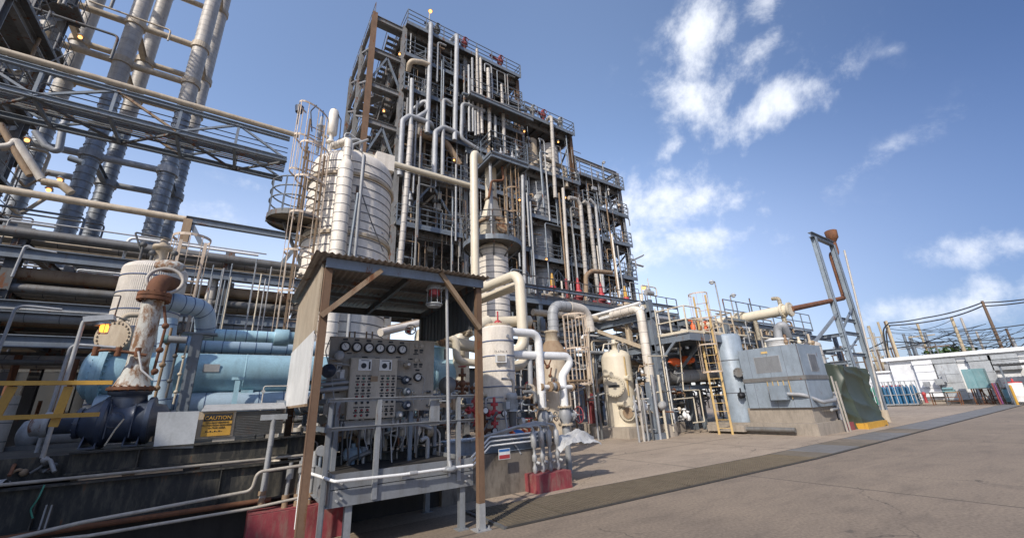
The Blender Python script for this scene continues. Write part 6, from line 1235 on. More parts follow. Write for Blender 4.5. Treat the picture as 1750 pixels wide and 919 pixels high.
# ================================================================ RIGHT pipe rack
t = thing('pipe_rack', 'blue grey pipe rack frame carrying pipes behind the cream vessel', 'pipe rack', (15.5, 14, 0))
m = MB(); m.ibeam((15.5, 11.6, .45), (15.5, 11.6, 5.9), .3, .3, .02, (0, 1, 0)); m.build('column', 'steel_blue', t)
m = MB(); m.ibeam((15.5, 16.0, .4), (15.5, 16.0, 5.7), .3, .3, .02, (0, 1, 0)); m.mat(1).box((15.335, 15.835, .4), (15.665, 16.165, 1.9)); m.build('column', ['rust_tan', 'red_plinth'], t)
for (x, y) in ((12.6, 16), (12.6, 19), (15.5, 19.2), (19, 16), (19, 19.2), (22.5, 16), (22.5, 19.2), (26, 14.5), (26, 18), (19, 12.6), (23, 12.6), (30, 14.5)): MB().ibeam((x, y, 0), (x, y, 5.6), .28, .28, .02, (0, 1, 0)).build('column', 'steel', t)
for z in (5.2, 3.68):
    MB().ibeam((15.5, 11.3, z), (15.5, 19.2, z), .18, .32, .02).build('rack_beam', 'steel_blue', t)
    for y in (12.6, 16, 19.2): MB().ibeam((12.6 if y > 13 else 15.5, y, z - .25), (32, y, z - .25), .18, .3, .02).build('rack_beam', 'steel_blue' if y < 17 else 'steel', t)
    for x in (19, 22.5, 26): MB().ibeam((x, 11.5, z), (x, 19.2, z), .18, .3, .02).build('rack_beam', 'steel', t)
a, b = X(1072, 545, 15.45), X(1110, 605, 15.45)
MB().bar((15.4, 14.9, 5.0), (15.4, 12.2, 3.8), .16).build('brace', 'cream_dirty', t); MB().bar((15.4, 13.2, 3.5), (15.4, 15.6, 2.2), .16).build('brace', 'cream_dirty', t); MB().bar((15.5, 11.75, 3.4), (17.2, 11.7, 3.5), .1).build('brace', 'steel_blue', t)
MB().ibeam((15.7, 13.1, 5.1), (15.7, 13.1, 3.8), .22, .22, .02, (0, 1, 0)).build('post', 'cream_dirty', t)
for i, (x, y) in enumerate(((15.5, 11.6), (17.4, 12.6), (15.5, 16.0), (12.6, 16.0))):
    one('column_footing', MB().cyl((x, y, 0), (x, y, .5), .42, .38, 18) if i == 0 else MB().box((x - .36, y - .36, 0), (x + .36, y + .36, .45)), 'concrete', ('round concrete footing under the front rack column', 'square concrete footing right of the round one', 'square concrete footing under the red based column', 'concrete footing of the column behind the manifold')[i], 'footing')
one('rack_column', MB().ibeam((17.4, 12.6, .45), (17.4, 12.6, 3.5), .3, .3, .02, (0, 1, 0)), 'steel_blue', 'plain grey H column standing behind the cream handrails', 'column')
# white pipes down the front column and along the rack side
for i, (dy, dz, r_) in enumerate(((0, .33, .10), (.28, .42, .09), (-.25, .55, .08))):
    pipe('long white pipe lying on the rack side beam, ' + ('nearest', 'middle', 'upper')[i] + ' of three running into the distance', [(15.25 + dy * .6, 11.7, 5.2 + dz), (15.25 + dy * .6, 19, 5.2 + dz)], r_, 'white' if i != 1 else 'cream', seg=14)
pipe('fat white banded pipe turning down beside the front rack column', [(15.2, 13.6, 5.55), (15.2, 11.85, 5.55), (15.2, 11.85, .7)], .2, ['white_ins', 'seam'], R=.35, bands=.5, seg=18)
for i, (dx, dy) in enumerate(((.25, -.25), (.36, -.2), (-.1, -.4), (.5, -.1))): pipe('thin conduit strapped up the front rack column', [(15.5 + dx, 11.6 + dy, .2), (15.5 + dx, 11.6 + dy, 5.4)], .03, ('white', 'galv', 'cream', 'steel')[i], seg=7, group='conduits on the front rack column', name='conduit', cat='conduit')
# long pipes in the right rack
random.seed(9); k = 0
for z, ys in ((5.4, (13, 13.5, 14, 14.6, 15.2)), (4.85, (13.2, 14.0, 17, 18)), (3.8, (13, 13.6, 14.3, 15, 17.5)), (3.1, (13.4, 14.4, 15.3, 17)), (2.4, (14, 16.6))):
    for y in ys:
        r_ = rnd(.06, .17); c_ = ['galv', 'jacket_dark', 'white_ins_shade', 'cream_dirty', 'jacket', 'steel', 'rust_tan', 'white_ins'][k % 8]; k += 1
        pipe('long horizontal pipe among the many carried by the right pipe rack', [(11 + rnd(0, 4.5) if y > 14.5 else 15.75, y, z + r_), (32, y, z + r_)], r_, c_, seg=10, group='long pipes in the right pipe rack')
for i in range(330):
    x = rnd(11.8, 30); y = rnd(12.2 if x > 16 else 14.9, 18.5); z = rnd(1.2, 5.6); r_ = rnd(.02, .07); sx = random.choice([-1, 1])
    if i % 4 == 0: sv((x, y, z - .3), (0, 0, 1), r_ * 3, random.choice(('rust_tan', 'steel_dark', 'galv', 'white')))
    sp([(x, y, max(0, z - rnd(.5, 2.5))), (x, y, z), (x + sx * rnd(.3, 2), y, z), (x + sx * .5, y + rnd(-1, 1), z + rnd(-.5, .5))], r_, random.choice(['galv', 'steel_dark', 'cream_dirty', 'white', 'steel', 'jacket', 'rust_tan', 'steel_blue']))
# big horizontal header behind the front column
pipe('big dark insulated header running level behind the yellow ladder', [(15.95, 12.3, 2.4), (17.2, 12.15, 2.45)], .33, 'jacket_dark', seg=22); 
pipe('shiny silver section of the header behind the yellow ladder', [(17.2, 12.0, 2.46), (18.6, 11.85, 2.5)], .30, 'galv', seg=22); pipe('white section of the header ending at the yellow ladder', [(18.6, 11.8, 2.5), (20.3, 11.5, 2.6)], .28, 'white_ins', seg=20)
one('header_beam', MB().ibeam((15.6, 11.7, 1.92), (19.8, 11.5, 1.98), .15, .2, .016), 'steel_blue', 'blue grey beam under the big header', 'beam')
for i, (u, v, a) in enumerate(((1152, 618, (1, 0, -.1)), (1176, 615, (.2, 1, .1)))):
    c = Y(u, v, 11.6); m = MB().lathe(c - V(a).normalized() * .35, a, [(.08, 0), (.12, .05), (.17, .35), (.2, .4), (.2, .6), (.1, .7)], 18); one('actuator', m, 'orange', ('long orange', 'round orange')[i] + ' valve actuator above the dark header', 'actuator')
# cluster of instruments in front of the column
random.seed(13)
for i in range(70):
    u = rnd(1088, 1168); v = rnd(620, 735); y = rnd(11.0, 12.6); c = Y(u, v, y); 
    if c.z < .1: c.z = .15
    m = MB(); r_ = rnd(.012, .035); l = rnd(.15, .5); d = random.choice([(1, 0, 0), (0, 0, 1), (0, 1, 0)]); e = V(d) * l; m.tube([c - e, c + e * .4, c + e * .4 + V((rnd(-.2, .2), 0, rnd(-.25, .25)))], r_, .05, 7)
    if i % 2: m.flange(c, d, r_ * 2.4, .04, 6, .01)
    else: m.ball(c, r_ * 2.6, 8)
    one('small_valve', m, random.choice(['rust', 'galv', 'steel_dark', 'cream_dirty', 'white', 'rust_tan', 'jacket', 'steel_blue']), 'small valve in the dense instrument cluster right of the cream vessel', 'valve', 'small valves right of the cream vessel')
for i, (u, v) in enumerate(((1086, 695), (1092, 704), (1103, 695), (1108, 700), (1170, 708), (1176, 712))):
    c = Y(u, v, 11.3); one('white_pot', MB().lathe(c - V((0, 0, .16)), (0, 0, 1), [(.04, 0), (.1, .03), (.1, .2), (.05, .25), (.05, .34), (.09, .35), (.09, .4), (.02, .42)], 14), 'white', 'small white pot shaped instrument low ' + ('in the cluster right of the cream vessel' if u < 1150 else 'beside the grey H column'), 'instrument', 'white pots near the ' + ('cream vessel' if u < 1150 else 'grey column'))
for i, (u, v0, v1) in enumerate(((1100, 745, 655), (1108, 750, 668), (1141, 748, 640), (1116, 745, 690), (1128, 742, 640), (1022, 740, 600), (1029, 745, 620), (1092, 748, 675))):
    y = 11.0 if u > 1050 else 13.0; p = Y(u, v0, y); q = Y(u - 3, v1, y); pipe(('pale', 'grey', 'cream', 'dark', 'silver', 'tall grey', 'slim dark', 'slim grey')[i] + (' standpipe in front of the instrument cluster' if u > 1070 else ' standpipe left of the cream vessel'), [(p.x, y, 0), (p.x, y, q.z)], .04 if i % 2 else .055, ('white_ins_shade', 'galv', 'cream', 'steel_dark', 'jacket', 'galv', 'steel_dark', 'galv')[i], seg=8)
c = Y(1112, 665, 11.2); one('instrument_post', MB().box((c.x - .14, 11.1, .25), (c.x + .14, 11.35, c.z + .3)).box((c.x - .3, 11.0, 0), (c.x + .45, 11.6, .22)), 'steel_blue', 'slender blue grey box post in the instrument cluster', 'post')
one('valve_cover', MB().ell(Y(1132, 692, 11.0), (.22, 0, 0), (0, .15, 0), (.03, 0, .17), 12, 6), 'cloth', 'pale rag bundled over a valve right of the cluster', 'cover')
# cream pipe handrails
for i, pts in enumerate(([(1113, 672), (1130, 669), (1137, 712), (1122, 713)], [(1152, 682), (1185, 679), (1192, 722)], [(1160, 570), (1168, 667), (1195, 666), (1204, 720), (1185, 722)], [(1106, 608), (1140, 608)], [(1106, 608), (1112, 662)], [(1030, 600), (1032, 588), (1050, 587)])):
    pipe(('low looped cream rail in the cluster', 'cream handrail with a square corner in front of the grey column', 'tall cream line stepping down towards the ladder', 'short level cream line on the front rack column', 'upright cream line left of the front rack column', 'hooked grey line left of the cream vessel')[i], [Y(u, v, 11.1) for u, v in pts], .028, 'cream', R=.05, seg=7, name='handrail_pipe')
# yellow ladder, cage and platform
t = thing('access_platform', 'blue grey steel platform with cream handrails beside the top of the yellow ladder', 'platform', (16.5, 10.8, 3.9))
PZ = 4.15; MB().box((15.7, 9.95, PZ - .04), (19.5, 12.4, PZ)).build('floor', 'grating_grey', t)
m = MB(); m.channel((15.7, 9.95, PZ - .18), (19.5, 9.95, PZ - .18), .07, .3, .012, flip=-1); m.ibeam((15.7, 9.9, PZ - .18), (15.7, 12.4, PZ - .18), .1, .3, .014); m.ibeam((17.3, 9.9, PZ - .22), (17.3, 12.4, PZ - .22), .1, .28, .014); m.build('edge_beam', 'steel_blue', t)
MB().rail([(15.7, 12.3, PZ), (15.7, 9.95, PZ), (16.9, 9.95, PZ)], 1.15, .03, .9, (.5,)).build('handrail', 'cream', t); MB().rail([(17.6, 9.95, PZ), (19.5, 9.95, PZ), (19.5, 12.3, PZ)], 1.15, .03, .9, (.5,)).build('handrail', 'cream_dirty', t)
MB().bar((15.7, 10.6, 3.9), (15.6, 11.5, 3.0), .1).bar((17.2, 10.3, 3.9), (17.2, 11.8, 2.6), .1).build('brace', 'steel_blue', t)
ladder('caged_ladder', 'yellow ladder with a cream cage rising from the concrete to the platform', (17.12, 9.98, 0), (-.35, .93, 0), (-.93, -.35, 0), 0, 5.9, w=.5, cage=(2.5, 5.9), mats=('yellow_worn', 'cage'), R=.40, rungs_sp=.33, rail=.07)
for i in range(3): c = Y(1180 + 12 * i, 535 + 6 * i, 11.6); t = thing('rusty_valve', ('left', 'middle', 'right')[i] + ' orange rusty valve stand on the access platform', 'valve', (c.x, 11.6, PZ)); MB().lathe((c.x, 11.6, PZ), (0, 0, 1), [(.08, 0), (.08, .3), (.16, .32), (.16, .4), (.1, .45), (.12, .8), (.05, .85), (.05, 1.05)], 14).build('body', 'orange' if i != 1 else 'rust', t); MB().ring((c.x, 11.6, PZ + 1.05), (0, 0, 1), .18, .02).build('handwheel', 'orange', t)
# things on the rack top
c = Y(1120, 500, 11.6); t = thing('roof_valve_station', 'small valve station with looped rails on top of the front rack column', 'valve station', (15.5, 11.6, 5.9)); m = MB(); m.tube([(15.2, 11.6, 5.9), (15.2, 11.6, 6.6), (16.3, 11.6, 6.6), (16.3, 11.6, 6.2), (15.5, 11.4, 6.1)], .03, .1, 8); m.tube([(15.5, 11.4, 5.9), (15.5, 11.4, 6.9)], .02); m.build('loop_rail', 'cream', t); m = MB().cyl((15.2, 11.4, 6.2), (15.7, 11.4, 6.2), .12, seg=14).ball((15.4, 11.4, 6.35), .12); m.build('valve_body', 'galv', t)
# upper walkway with coloured valves (in front of the shorter towers)
WZ = 6.75; t = thing('upper_walkway', 'long elevated steel walkway with dark handrails in front of the shorter towers', 'walkway', (17, 16.5, WZ))
MB().box((9.2, 16.0, WZ), (24.5, 18.2, WZ + .05)).build('floor', 'steel_dark', t)
for y in (16.0, 18.1): MB().ibeam((9.2, y, WZ - .18), (24.5, y, WZ - .18), .14, .34, .02).build('walkway_beam', 'steel_blue', t)
MB().ibeam((9.2, 16.0, WZ + .55), (24.5, 16.0, WZ + .55), .12, .2, .016).build('walkway_beam', 'steel_blue', t)
MB().rail([(9.2, 16, WZ + .05), (24.5, 16, WZ + .05)], 1.1, .028, 1.1, (.5,)).build('handrail', 'steel_dark', t); MB().rail([(9.2, 18.1, WZ + .05), (24.5, 18.1, WZ + .05)], 1.1, .028, 1.4, (.5,)).build('handrail', 'steel_dark', t)
for x in (9.6, 12.6, 15.6, 19, 22.5): MB().ibeam((x, 16.1, 0), (x, 16.1, WZ - .35), .25, .25, .02, (0, 1, 0)).build('column', 'steel', t)
for i, (u, v, kk) in enumerate(((944, 482, 1), (988, 490, 0), (1027, 497, 0), (1069, 504, 1))):
    c = Y(u, v, 16.9); t = thing('safety_valve', ('yellow and red safety valve at the left of the elevated walkway', 'small red safety valve second from the left on the elevated walkway', 'red safety valve third from the left on the elevated walkway', 'yellow and red safety valve at the right of the elevated walkway')[i], 'valve', (c.x, 16.9, WZ + .05))
    MB().lathe((c.x, 16.9, WZ + .05), (0, 0, 1), [(.16, 0), (.16, .5), (.28, .52), (.28, .62), (.18, .68)], 14).cyl((c.x - .8, 16.9, WZ + .45), (c.x + .8, 16.9, WZ + .45), .12, seg=10).build('body', 'cream_dirty' if kk else 'red_plinth', t)
    MB().lathe((c.x, 16.9, WZ + .73), (0, 0, 1), [(.17, 0), (.2, .1), (.2, .3), (.12, .36)], 14).build('lower_bonnet', 'red', t); MB().lathe((c.x, 16.9, WZ + 1.09), (0, 0, 1), [(.13, 0), (.12, .3), (.05, .75)], 12).build('spring_cap', 'yellow' if kk else 'red', t)
pipe('rusty tan pipe hooking over the elevated walkway', [Y(1002, 520, 16.6), Y(1001, 470, 16.6), Y(1012, 463, 16.6), Y(1045, 466, 16.6)], .14, 'rust_tan', R=.5, seg=14)
for i in range(26):
    x = rnd(9.5, 24); y = rnd(16.4, 18); r_ = rnd(.03, .1); m = MB().cyl((x, y, WZ), (x, y, WZ + rnd(.5, 1.6)), r_, seg=8); m.flange((x, y, WZ + .4), (0, 0, 1), r_ * 2, .05, 6, .015)
    one('riser', m, random.choice(['galv', 'white_ins', 'jacket', 'red_plinth', 'steel']), 'short flanged riser among those standing along the elevated walkway', 'pipe', 'short risers along the elevated walkway')
# ---- grey tall casing and blue grey enclosure
t = thing('vertical_casing', 'tall plain blue grey round casing right of the yellow ladder', 'vessel', (18.6, 9.9, 0)); o = V((18.75, 10.05, 0)); MB().lathe(o, (0, 0, 1), [(.60, .1), (.60, 4.1), (.5, 4.2), (.0, 4.22)], 40).build('shell', 'equip_blue', t)
m = MB(); m.lathe(o, (0, 0, 1), [(.6, 3.0), (.612, 3.0), (.612, 3.03), (.6, 3.03)], 40, False); m.lathe(o, (0, 0, 1), [(.6, 1.6), (.612, 1.6), (.612, 1.63), (.6, 1.63)], 40, False); m.build('bands', 'seam', t)
c = X(1267, 675, 18.15); MB().cyl(c + V((.1, 0, 0)), c - V((.08, 0, 0)), .13, seg=14).ball(c - V((.14, .06, 0)), .09).cyl(c, c + V((0, 0, .3)), .03).build('valve', 'black', t); c = X(1262, 636, 18.2); MB().flange(c, (-1, -.4, 0), .2, .08, 10, .03).build('nozzle', 'jacket_dark', t)
t = thing('equipment_enclosure', 'large weathered blue grey metal enclosure with louvred vents on a concrete base', 'enclosure', (19.4, 8, .95)); ex0, ex1, ey0, ey1, ez0, ez1 = 18.2, 20.3, 7.0, 9.35, .98, 3.36
MB().box((ex0, ey0, ez0), (ex1, ey1, ez1)).build('casing', 'equip_blue', t)
m = MB(); m.box((ex0 - .03, ey0 - .03, 2.0), (ex1, ey1 + .03, 2.16)); m.build('belt_band', 'jacket_dark', t)
m = MB(); m.box((ex0 - .012, 7.75, 2.35), (ex0, 8.75, 3.0));
for k in range(15): m.obox((ex0 - .02, 8.25, 2.38 + k * .042), (0, .48, 0), (.012, 0, -.012), (.002, 0, .002))
m.build('louvre', 'trim_grey', t)
m = MB(); m.box((18.9, ey0 - .012, 2.3), (19.6, ey0, 3.0))
for k in range(15): m.obox((19.25, ey0 - .02, 2.34 + k * .044), (.34, 0, 0), (0, .012, -.012), (0, .002, .002))
m.build('louvre', 'trim_grey', t)
m = MB()
for y in (7.6, 8.2, 8.95): m.box((ex0 - .004, y, ez0), (ex0 - .001, y + .012, ez1 - .02))
m.box((ex0 - .02, ey0 + .02, ez0), (ex0 - .001, ey0 + .05, ez1)); m.build('panel_seam', 'seam', t)
m = MB().box((ex0 - .3, 7.7, 1.28), (ex0 - .035, 8.3, 1.82)); m.build('junction_box', 'equip_blue', t); m = MB()
for k in range(5): m.cyl((ex0 - .06, 7.6 + .2 * k, 1.3), (ex0 - .06, 7.6 + .2 * k, 2.0), .02, seg=6)
m.build('yellow_conduits', 'yellow_worn', t)
one('name_plate', MB().box((ex0 - .016, 8.15, 3.12), (ex0 - .004, 8.4, 3.2)), 'yellow_worn', 'small yellow plate high on the enclosure front', 'plate')
one('enclosure_plinth', MB().box((18.3, 7.1, .42), (20.4, 9.5, .98)), 'concrete', 'rough concrete block directly under the enclosure', 'plinth')
one('concrete_step', MB().box((17.9, 6.9, 0), (20.45, 11.2, .42)).box((17.5, 9.4, .1), (17.9, 11.0, .35)), 'concrete', 'wide low concrete step at the foot of the enclosure', 'step')
pipe('dark steel pipe lying against the low concrete step', [(17.7, 9.6, .2), (17.72, 7.6, .2)], .09, 'jacket_dark', seg=12)
c = X(1303, 588, 19.2); t = thing('white_hood', 'short round white hood on the enclosure roof', 'hood', (19.2, c.y, ez1)); MB().lathe((19.2, 8.1, ez1), (0, 0, 1), [(.42, 0), (.42, .3), (.46, .31), (.46, .36), (.3, .42), (0, .43)], 32).build('shell', 'white', t)
m = MB()
for k in range(3): m.ring((19.2, 8.1, ez1 + .08 + k * .08), (0, 0, 1), .425, .012, 30, 5)
m.build('hoops', 'white_ins_shade', t)
pipe('grey hooked exhaust pipe on the enclosure roof', [X(1332, 590, 20.0), X(1328, 560, 20.0), X(1338, 553, 20.0), X(1346, 575, 20.5)], .17, 'jacket', R=.3, seg=16)
for i in range(14): c = V((rnd(18.6, 21), rnd(7.3, 9.2), ez1)); one('roof_fitting', MB().cyl(c, c + V((0, 0, rnd(.2, .6))), .05).ball(c + V((0, 0, .2)), .09, 8), random.choice(['cream_dirty', 'rust_tan', 'galv', 'cream']), 'small rusty fitting on the roof of the enclosure', 'fitting', 'small fittings on the enclosure roof')
pipe('flexible dark conduit sagging from the enclosure box to the right', [(ex0 - .15, 7.75, 1.5), (ex0 - .1, 7.2, 1.45), (18.6, 6.8, 1.15), (19.6, 6.75, 1.2), (20.6, 7.0, 1.4)], .07, 'jacket', R=.3, seg=10, name='conduit', cat='conduit')
for i, dx in enumerate((0, .16, .32)): pipe('pipe riser bunched on the small red plinth by the tarpaulin', [(20.6 + dx, 7.1, .3), (20.55 + dx, 7.1, 1.5)], .05, 'galv', seg=8, group='risers by the tarpaulin')
pipe('level grey pipe stub left of the risers by the tarpaulin', [(19.2, 6.8, .85), (20.8, 7.05, .85)], .05, 'galv', seg=8)
one('red_plinth', MB().box((20.45, 6.9, 0), (21.3, 7.4, .3)), 'red_plinth', 'smallest faded red plinth at the edge of the green tarpaulin', 'plinth')
one('yellow_plinth', MB().box((21.6, 6.55, 0), (24.0, 6.95, .22)), 'yellow', 'low yellow painted plinth along the foot of the green tarpaulin', 'plinth')
m = MB(); m.bar((20.0, 6.75, 0), (19.9, 6.75, 2.1), .05); m.bar((20.3, 6.75, 0), (20.2, 6.75, 1.9), .05); one('slim_posts', m, 'white_ins_shade', 'pair of slim pale posts between the enclosure and the tarpaulin', 'post')
# tarpaulin over equipment
random.seed(4); t = thing('tarpaulin', 'dark green tarpaulin draped in folds over equipment below the steel frame', 'tarpaulin', (23.85, 8.15, 0))
import mathutils
def tarp_r(a, h):
    w = mathutils.noise.noise(V((math.cos(a) * 1.3, math.sin(a) * 1.3, h * .35))) * 1.3; R_ = lambda f, k, e, p: (1 - abs(math.sin(a * f + h * k + w * p))) ** e
    return .30 * R_(2, 1.15, 1.9, 1) * (1.2 - h / 4) + .24 * R_(4, -.85, 2.4, .7) + .15 * R_(7, .45, 2.2, 1.2) + .10 * R_(3, 2.2, 3.0, .5) + .05 * R_(11, -.2, 1.5, .8) * max(0, 1 - h / 1.2) - .2 + .12 * max(0, 1 - h / .5) ** 2
nu, nv = 360, 60; vs = []
for j in range(nv + 1):
    h = j / nv
    for i in range(nu):
        a = 2 * math.pi * i / nu; ca, sa = math.cos(a), math.sin(a); k = .55; ex = abs(ca) ** k * (1 if ca > 0 else -1); ey = abs(sa) ** k * (1 if sa > 0 else -1)
        if h < .8: hh = h / .8; z = hh * (2.55 + .12 * math.sin(a * 2)); sc = 1.0 + .16 * (1 - hh) ** 2; off = tarp_r(a, z)
        else: q = (h - .8) / .2; z = 2.55 + .12 * math.sin(a * 2) * (1 - q) + .12 * q + .06 * mathutils.noise.noise(V((ca * 3 * (1 - q), sa * 3 * (1 - q), 9))); sc = 1 - q; off = tarp_r(a, 2.5) * (1 - q)
        vs.append((23.3 + (2.45 * sc + off) * ex, 8.15 + (1.1 * sc + off * .7) * ey, max(z, .01)))
m = MB(); m.add(vs, [(j * nu + i, j * nu + (i + 1) % nu, (j + 1) * nu + (i + 1) % nu, (j + 1) * nu + i) for j in range(nv) for i in range(nu)], True); m.build('cover', 'tarp', t)
# tall steel frame with rusty exhaust
FYY = 8.3; q = [Y(1395, 405, FYY), Y(1443, 428, FYY)]; zt = q[0].z; fx0, fx1 = 27.7, 30.5
t = thing('goalpost_frame', 'tall open blue grey steel frame like a goalpost rising above the tarpaulin', 'steel frame', ((fx0 + fx1) / 2, FYY, 0))
for x in (fx0, fx1): MB().ibeam((x, FYY, 0), (x, FYY, zt - .12), .26, .26, .02, (0, 1, 0)).build('leg', 'equip_blue', t)
MB().ibeam((fx0 - .35, FYY, zt), (fx1 + .3, FYY, zt), .24, .3, .02).build('crossbeam', 'steel_blue', t)
for z in (4.6, 3.4, 5.4): MB().ibeam((fx0, FYY + .1, z), (fx1, FYY + .1, z), .14, .18, .014).build('tie', 'steel_blue', t)
MB().bar((fx0, FYY, 5.6), (fx0 - 2.6, FYY + .9, 3.6), .13).build('brace', 'steel_blue', t); MB().bar((fx0 + .1, FYY, 4.7), (fx1, FYY, 6.2), .10).bar((fx0 + .1, FYY + .1, 3.4), (fx1, FYY + .1, 4.5), .08).build('brace', 'steel_blue', t)
for z in (4.4, 3.6, 2.9):
    for y in (9.4, 10.4): MB().ibeam((fx0 - 4.0, y, z), (fx0 + 1.6, y, z), .14, .2, .014).build('side_beam', 'steel_blue', t)
    MB().ibeam((fx0, FYY, z + .05), (fx0, 10.0, z + .05), .14, .18, .014).build('side_beam', 'steel_blue', t)
for x in (fx0 - 2.4, fx0 + 1.2): MB().ibeam((x, 9.1, 0), (x, 9.1, 4.6), .18, .18, .014, (0, 1, 0)).build('rear_leg', 'steel_blue', t)
ey = FYY + .25; pts = [(1352, 527), (1430, 515), (1443, 508), (1440, 480), (1420, 425)]
t = thing('rusty_exhaust', 'rust brown exhaust pipe climbing the tall frame to a flared cap', 'exhaust pipe', Y(1430, 515, ey)); a = Y(1443, 509, ey)
zz = a.z; xx = a.x; zr = zt - .5
MB().tube([X(1352, 528, 21.3), (xx, ey, zz), (xx, ey, zr), (xx + 1.3, ey, zr + .05), (xx + 1.3, ey, zt + .6)], .13, .4, 16).build('pipe_run', 'rust', t)
MB().lathe((xx + 1.3, ey, zt + .5), (0, 0, 1), [(.16, 0), (.24, .14), (.32, .24), (.35, .75), (.29, .8), (.24, .78)], 22).build('flared_cap', 'rust', t)
pipe('tall pale pole beside the right leg of the steel frame', [G(1514, 721), Y(1443, 428, G(1514, 721).y)], .05, 'white_ins_shade', seg=10, name='pole', cat='pole')
g_ = G(1514, 721); m = MB(); m.cyl((g_.x, g_.y, 0), (g_.x, g_.y, .55), .22, seg=12); one('pole_sleeve', m, 'cream_dirty', 'pale sleeve around the foot of the tall pole', 'sleeve')
# cream horizontal exchanger high behind the enclosure
t = thing('cream_exchanger', 'cream horizontal pipe shell with flanges above the enclosure', 'heat exchanger', (20.6, 9.5, 4.7)); a = X(1352, 528, 21.2); b = X(1262, 546, 21.2); b.z = a.z; d = (b - a).normalized()
MB().cyl(a, b + d * 2, .24, seg=22).build('shell', 'cream', t); 
for s in (.05, .35, 2.2, 2.5): MB().flange(a + d * s, d, .34, .09, 16, .02).build('flange', 'cream', t); m = MB(); m.tube([a + d * .4 + V((0, 0, .2)), a + d * .4 + V((0, 0, .62)), a + d * .7 + V((0, 0, .66))], .09, .12, 12); m.cyl(a + d * .4, a + d * .4 - V((0, 0, 1.2)), .10, seg=12); m.build('nozzle', 'cream', t); MB().cyl(a + d * 1.7, a + d * 1.7 - V((0, 0, 1.2)), .10, seg=12).build('nozzle', 'cream', t)
pipe('white pipe bridging left from the cream exchanger towards the access platform', [b + d * 1.5 + V((0, 0, -.35)), b + d * 5 + V((0, 0, -.35))], .13, 'white_ins', seg=14)
# skid steelwork behind the enclosure and tarpaulin
t = thing('steel_structure', 'blue grey open steelwork behind the enclosure and tarpaulin', 'steel frame', (24, 11, 0))
for x in (19.3, 22, 25, 28):
    for y in (10.2, 12.2): MB().ibeam((x, y, 0), (x, y, 5.0), .18, .18, .014, (0, 1, 0)).build('post', 'steel', t)
for z in (4.9, 4.0, 3.0):
    for y in (10.2, 12.2): MB().ibeam((19.3, y, z), (29, y, z), .14, .2, .014).build('floor_beam', 'steel_blue', t)
MB().rail([(19.3, 10.1, 5.0), (29, 10.1, 5.0)], 1.0, .026, 1.2, (.5,)).build('handrail', 'steel', t)
for (x, y, r_, z1, mt, lab) in ((25.6, 9.2, .45, 3.9, 'white_ins_shade', 'pale drum behind the steel frame left of its right leg'), (23.9, 10.8, .4, 4.3, 'cream_dirty', 'cream drum between the enclosure and the steel frame'), (27.5, 10.6, .5, 3.4, 'jacket', 'grey drum far right behind the steel frame')): vessel('drum', lab, 'vessel', (x, y), r_, .3, z1, (mt, 'seam'), .2, .5, .02, seg=26)
random.seed(19)
for i in range(150):
    x = rnd(19.5, 29.5); y = rnd(9.8, 13); z = rnd(2.8, 5.6); r_ = rnd(.02, .07); sp([(x, y, z - rnd(.5, 2)), (x, y, z), (x + rnd(-1.6, 1.6), y, z)], r_, random.choice(['galv', 'cream_dirty', 'cream', 'steel', 'jacket', 'white', 'rust_tan']))
for i in range(5): pipe('long level pipe in the steelwork behind the enclosure', [(17.5, 10.4 + .5 * i, 4.35 + .1 * (i % 3)), (29, 10.4 + .5 * i, 4.35 + .1 * (i % 3))], .06 + .02 * (i % 3), ('cream', 'galv', 'white_ins', 'steel', 'cream_dirty')[i], seg=10, group='long pipes behind the enclosure')
# lamps on masts above the rack
for i, (u0, v0, u1, v1, y, ar) in enumerate(((1218, 480, 1236, 550, 12.0, (-.35, 0, -.05)), (1250, 505, 1264, 580, 12.0, (.0, -.2, 0)), (1103, 490, 1108, 520, 14.0, (-.2, 0, 0)))):
    p = Y(u1, v1, y); q = Y(u0, v0, y); lamp_post(('tall floodlight mast behind the yellow ladder', 'shorter floodlight mast right of the tall one', 'small lit lamp post at the end of the elevated walkway')[i], (p.x, y, p.z - 1), q.z - p.z + 1, ar, .04, head=.17, lit=i == 2)
pipe('thin dark antenna pole above the enclosure', [Y(1292, 560, 12), V((Y(1292, 560, 12).x, 12, Y(1283, 510, 12).z))], .04, 'steel_dark', name='pole', cat='pole', seg=6)
# ---- a big dark backing behind the racks: far plant steelwork
t = thing('switch_building', 'dark long shed behind the racks under the towers', 'building', (18, 30, 0)); MB().box((4, 29.5, 0), (44, 34, 4.2)).build('wall', 'trim_grey', t); MB().box((3.8, 29.3, 4.2), (44.2, 34.2, 4.4)).build('roof', 'roof_dark', t)
# ================================================================ FAR RIGHT: building, gas racks, poles and wires
BX = 51.5
def bx(u, v, x=BX): return X(u, v, x)
yl, yr = 12.6, -2.0
H_ = 3.95
t = thing('control_building', 'long low white building with a white roof edge and grey duct panels', 'building', (BX, 5, 0))
MB().box((BX, yr, 0), (BX + 12, yl, H_)).build('wall', 'wall_white', t); MB().box((BX - .4, yr - .3, H_ - .08), (BX + 12.3, yl + .4, H_ + .22)).build('roof', 'wall_white', t)
MB().box((BX + .5, yl, 0), (BX + 7, yl + 2.6, 2.9)).build('wall', 'wall_white', t); MB().box((BX + .3, yl, 2.9), (BX + 7.2, yl + 2.8, 3.05)).build('roof', 'wall_white', t)
MB().box((BX - .02, yr, 0), (BX, yl, .35)).build('base_course', 'concrete', t)
MB().box((BX - .05, yr, 3.25), (BX - .004, 8.6, 3.45)).build('trim_strip', 'trim_grey', t)
for (y, w) in ((8.4, .35), (4.6, .3), (1.6, .35), (-.6, .4)): MB().box((BX - .03, y - w, .8), (BX - .003, y + w, 2.6)).build('window', 'face_white', t)
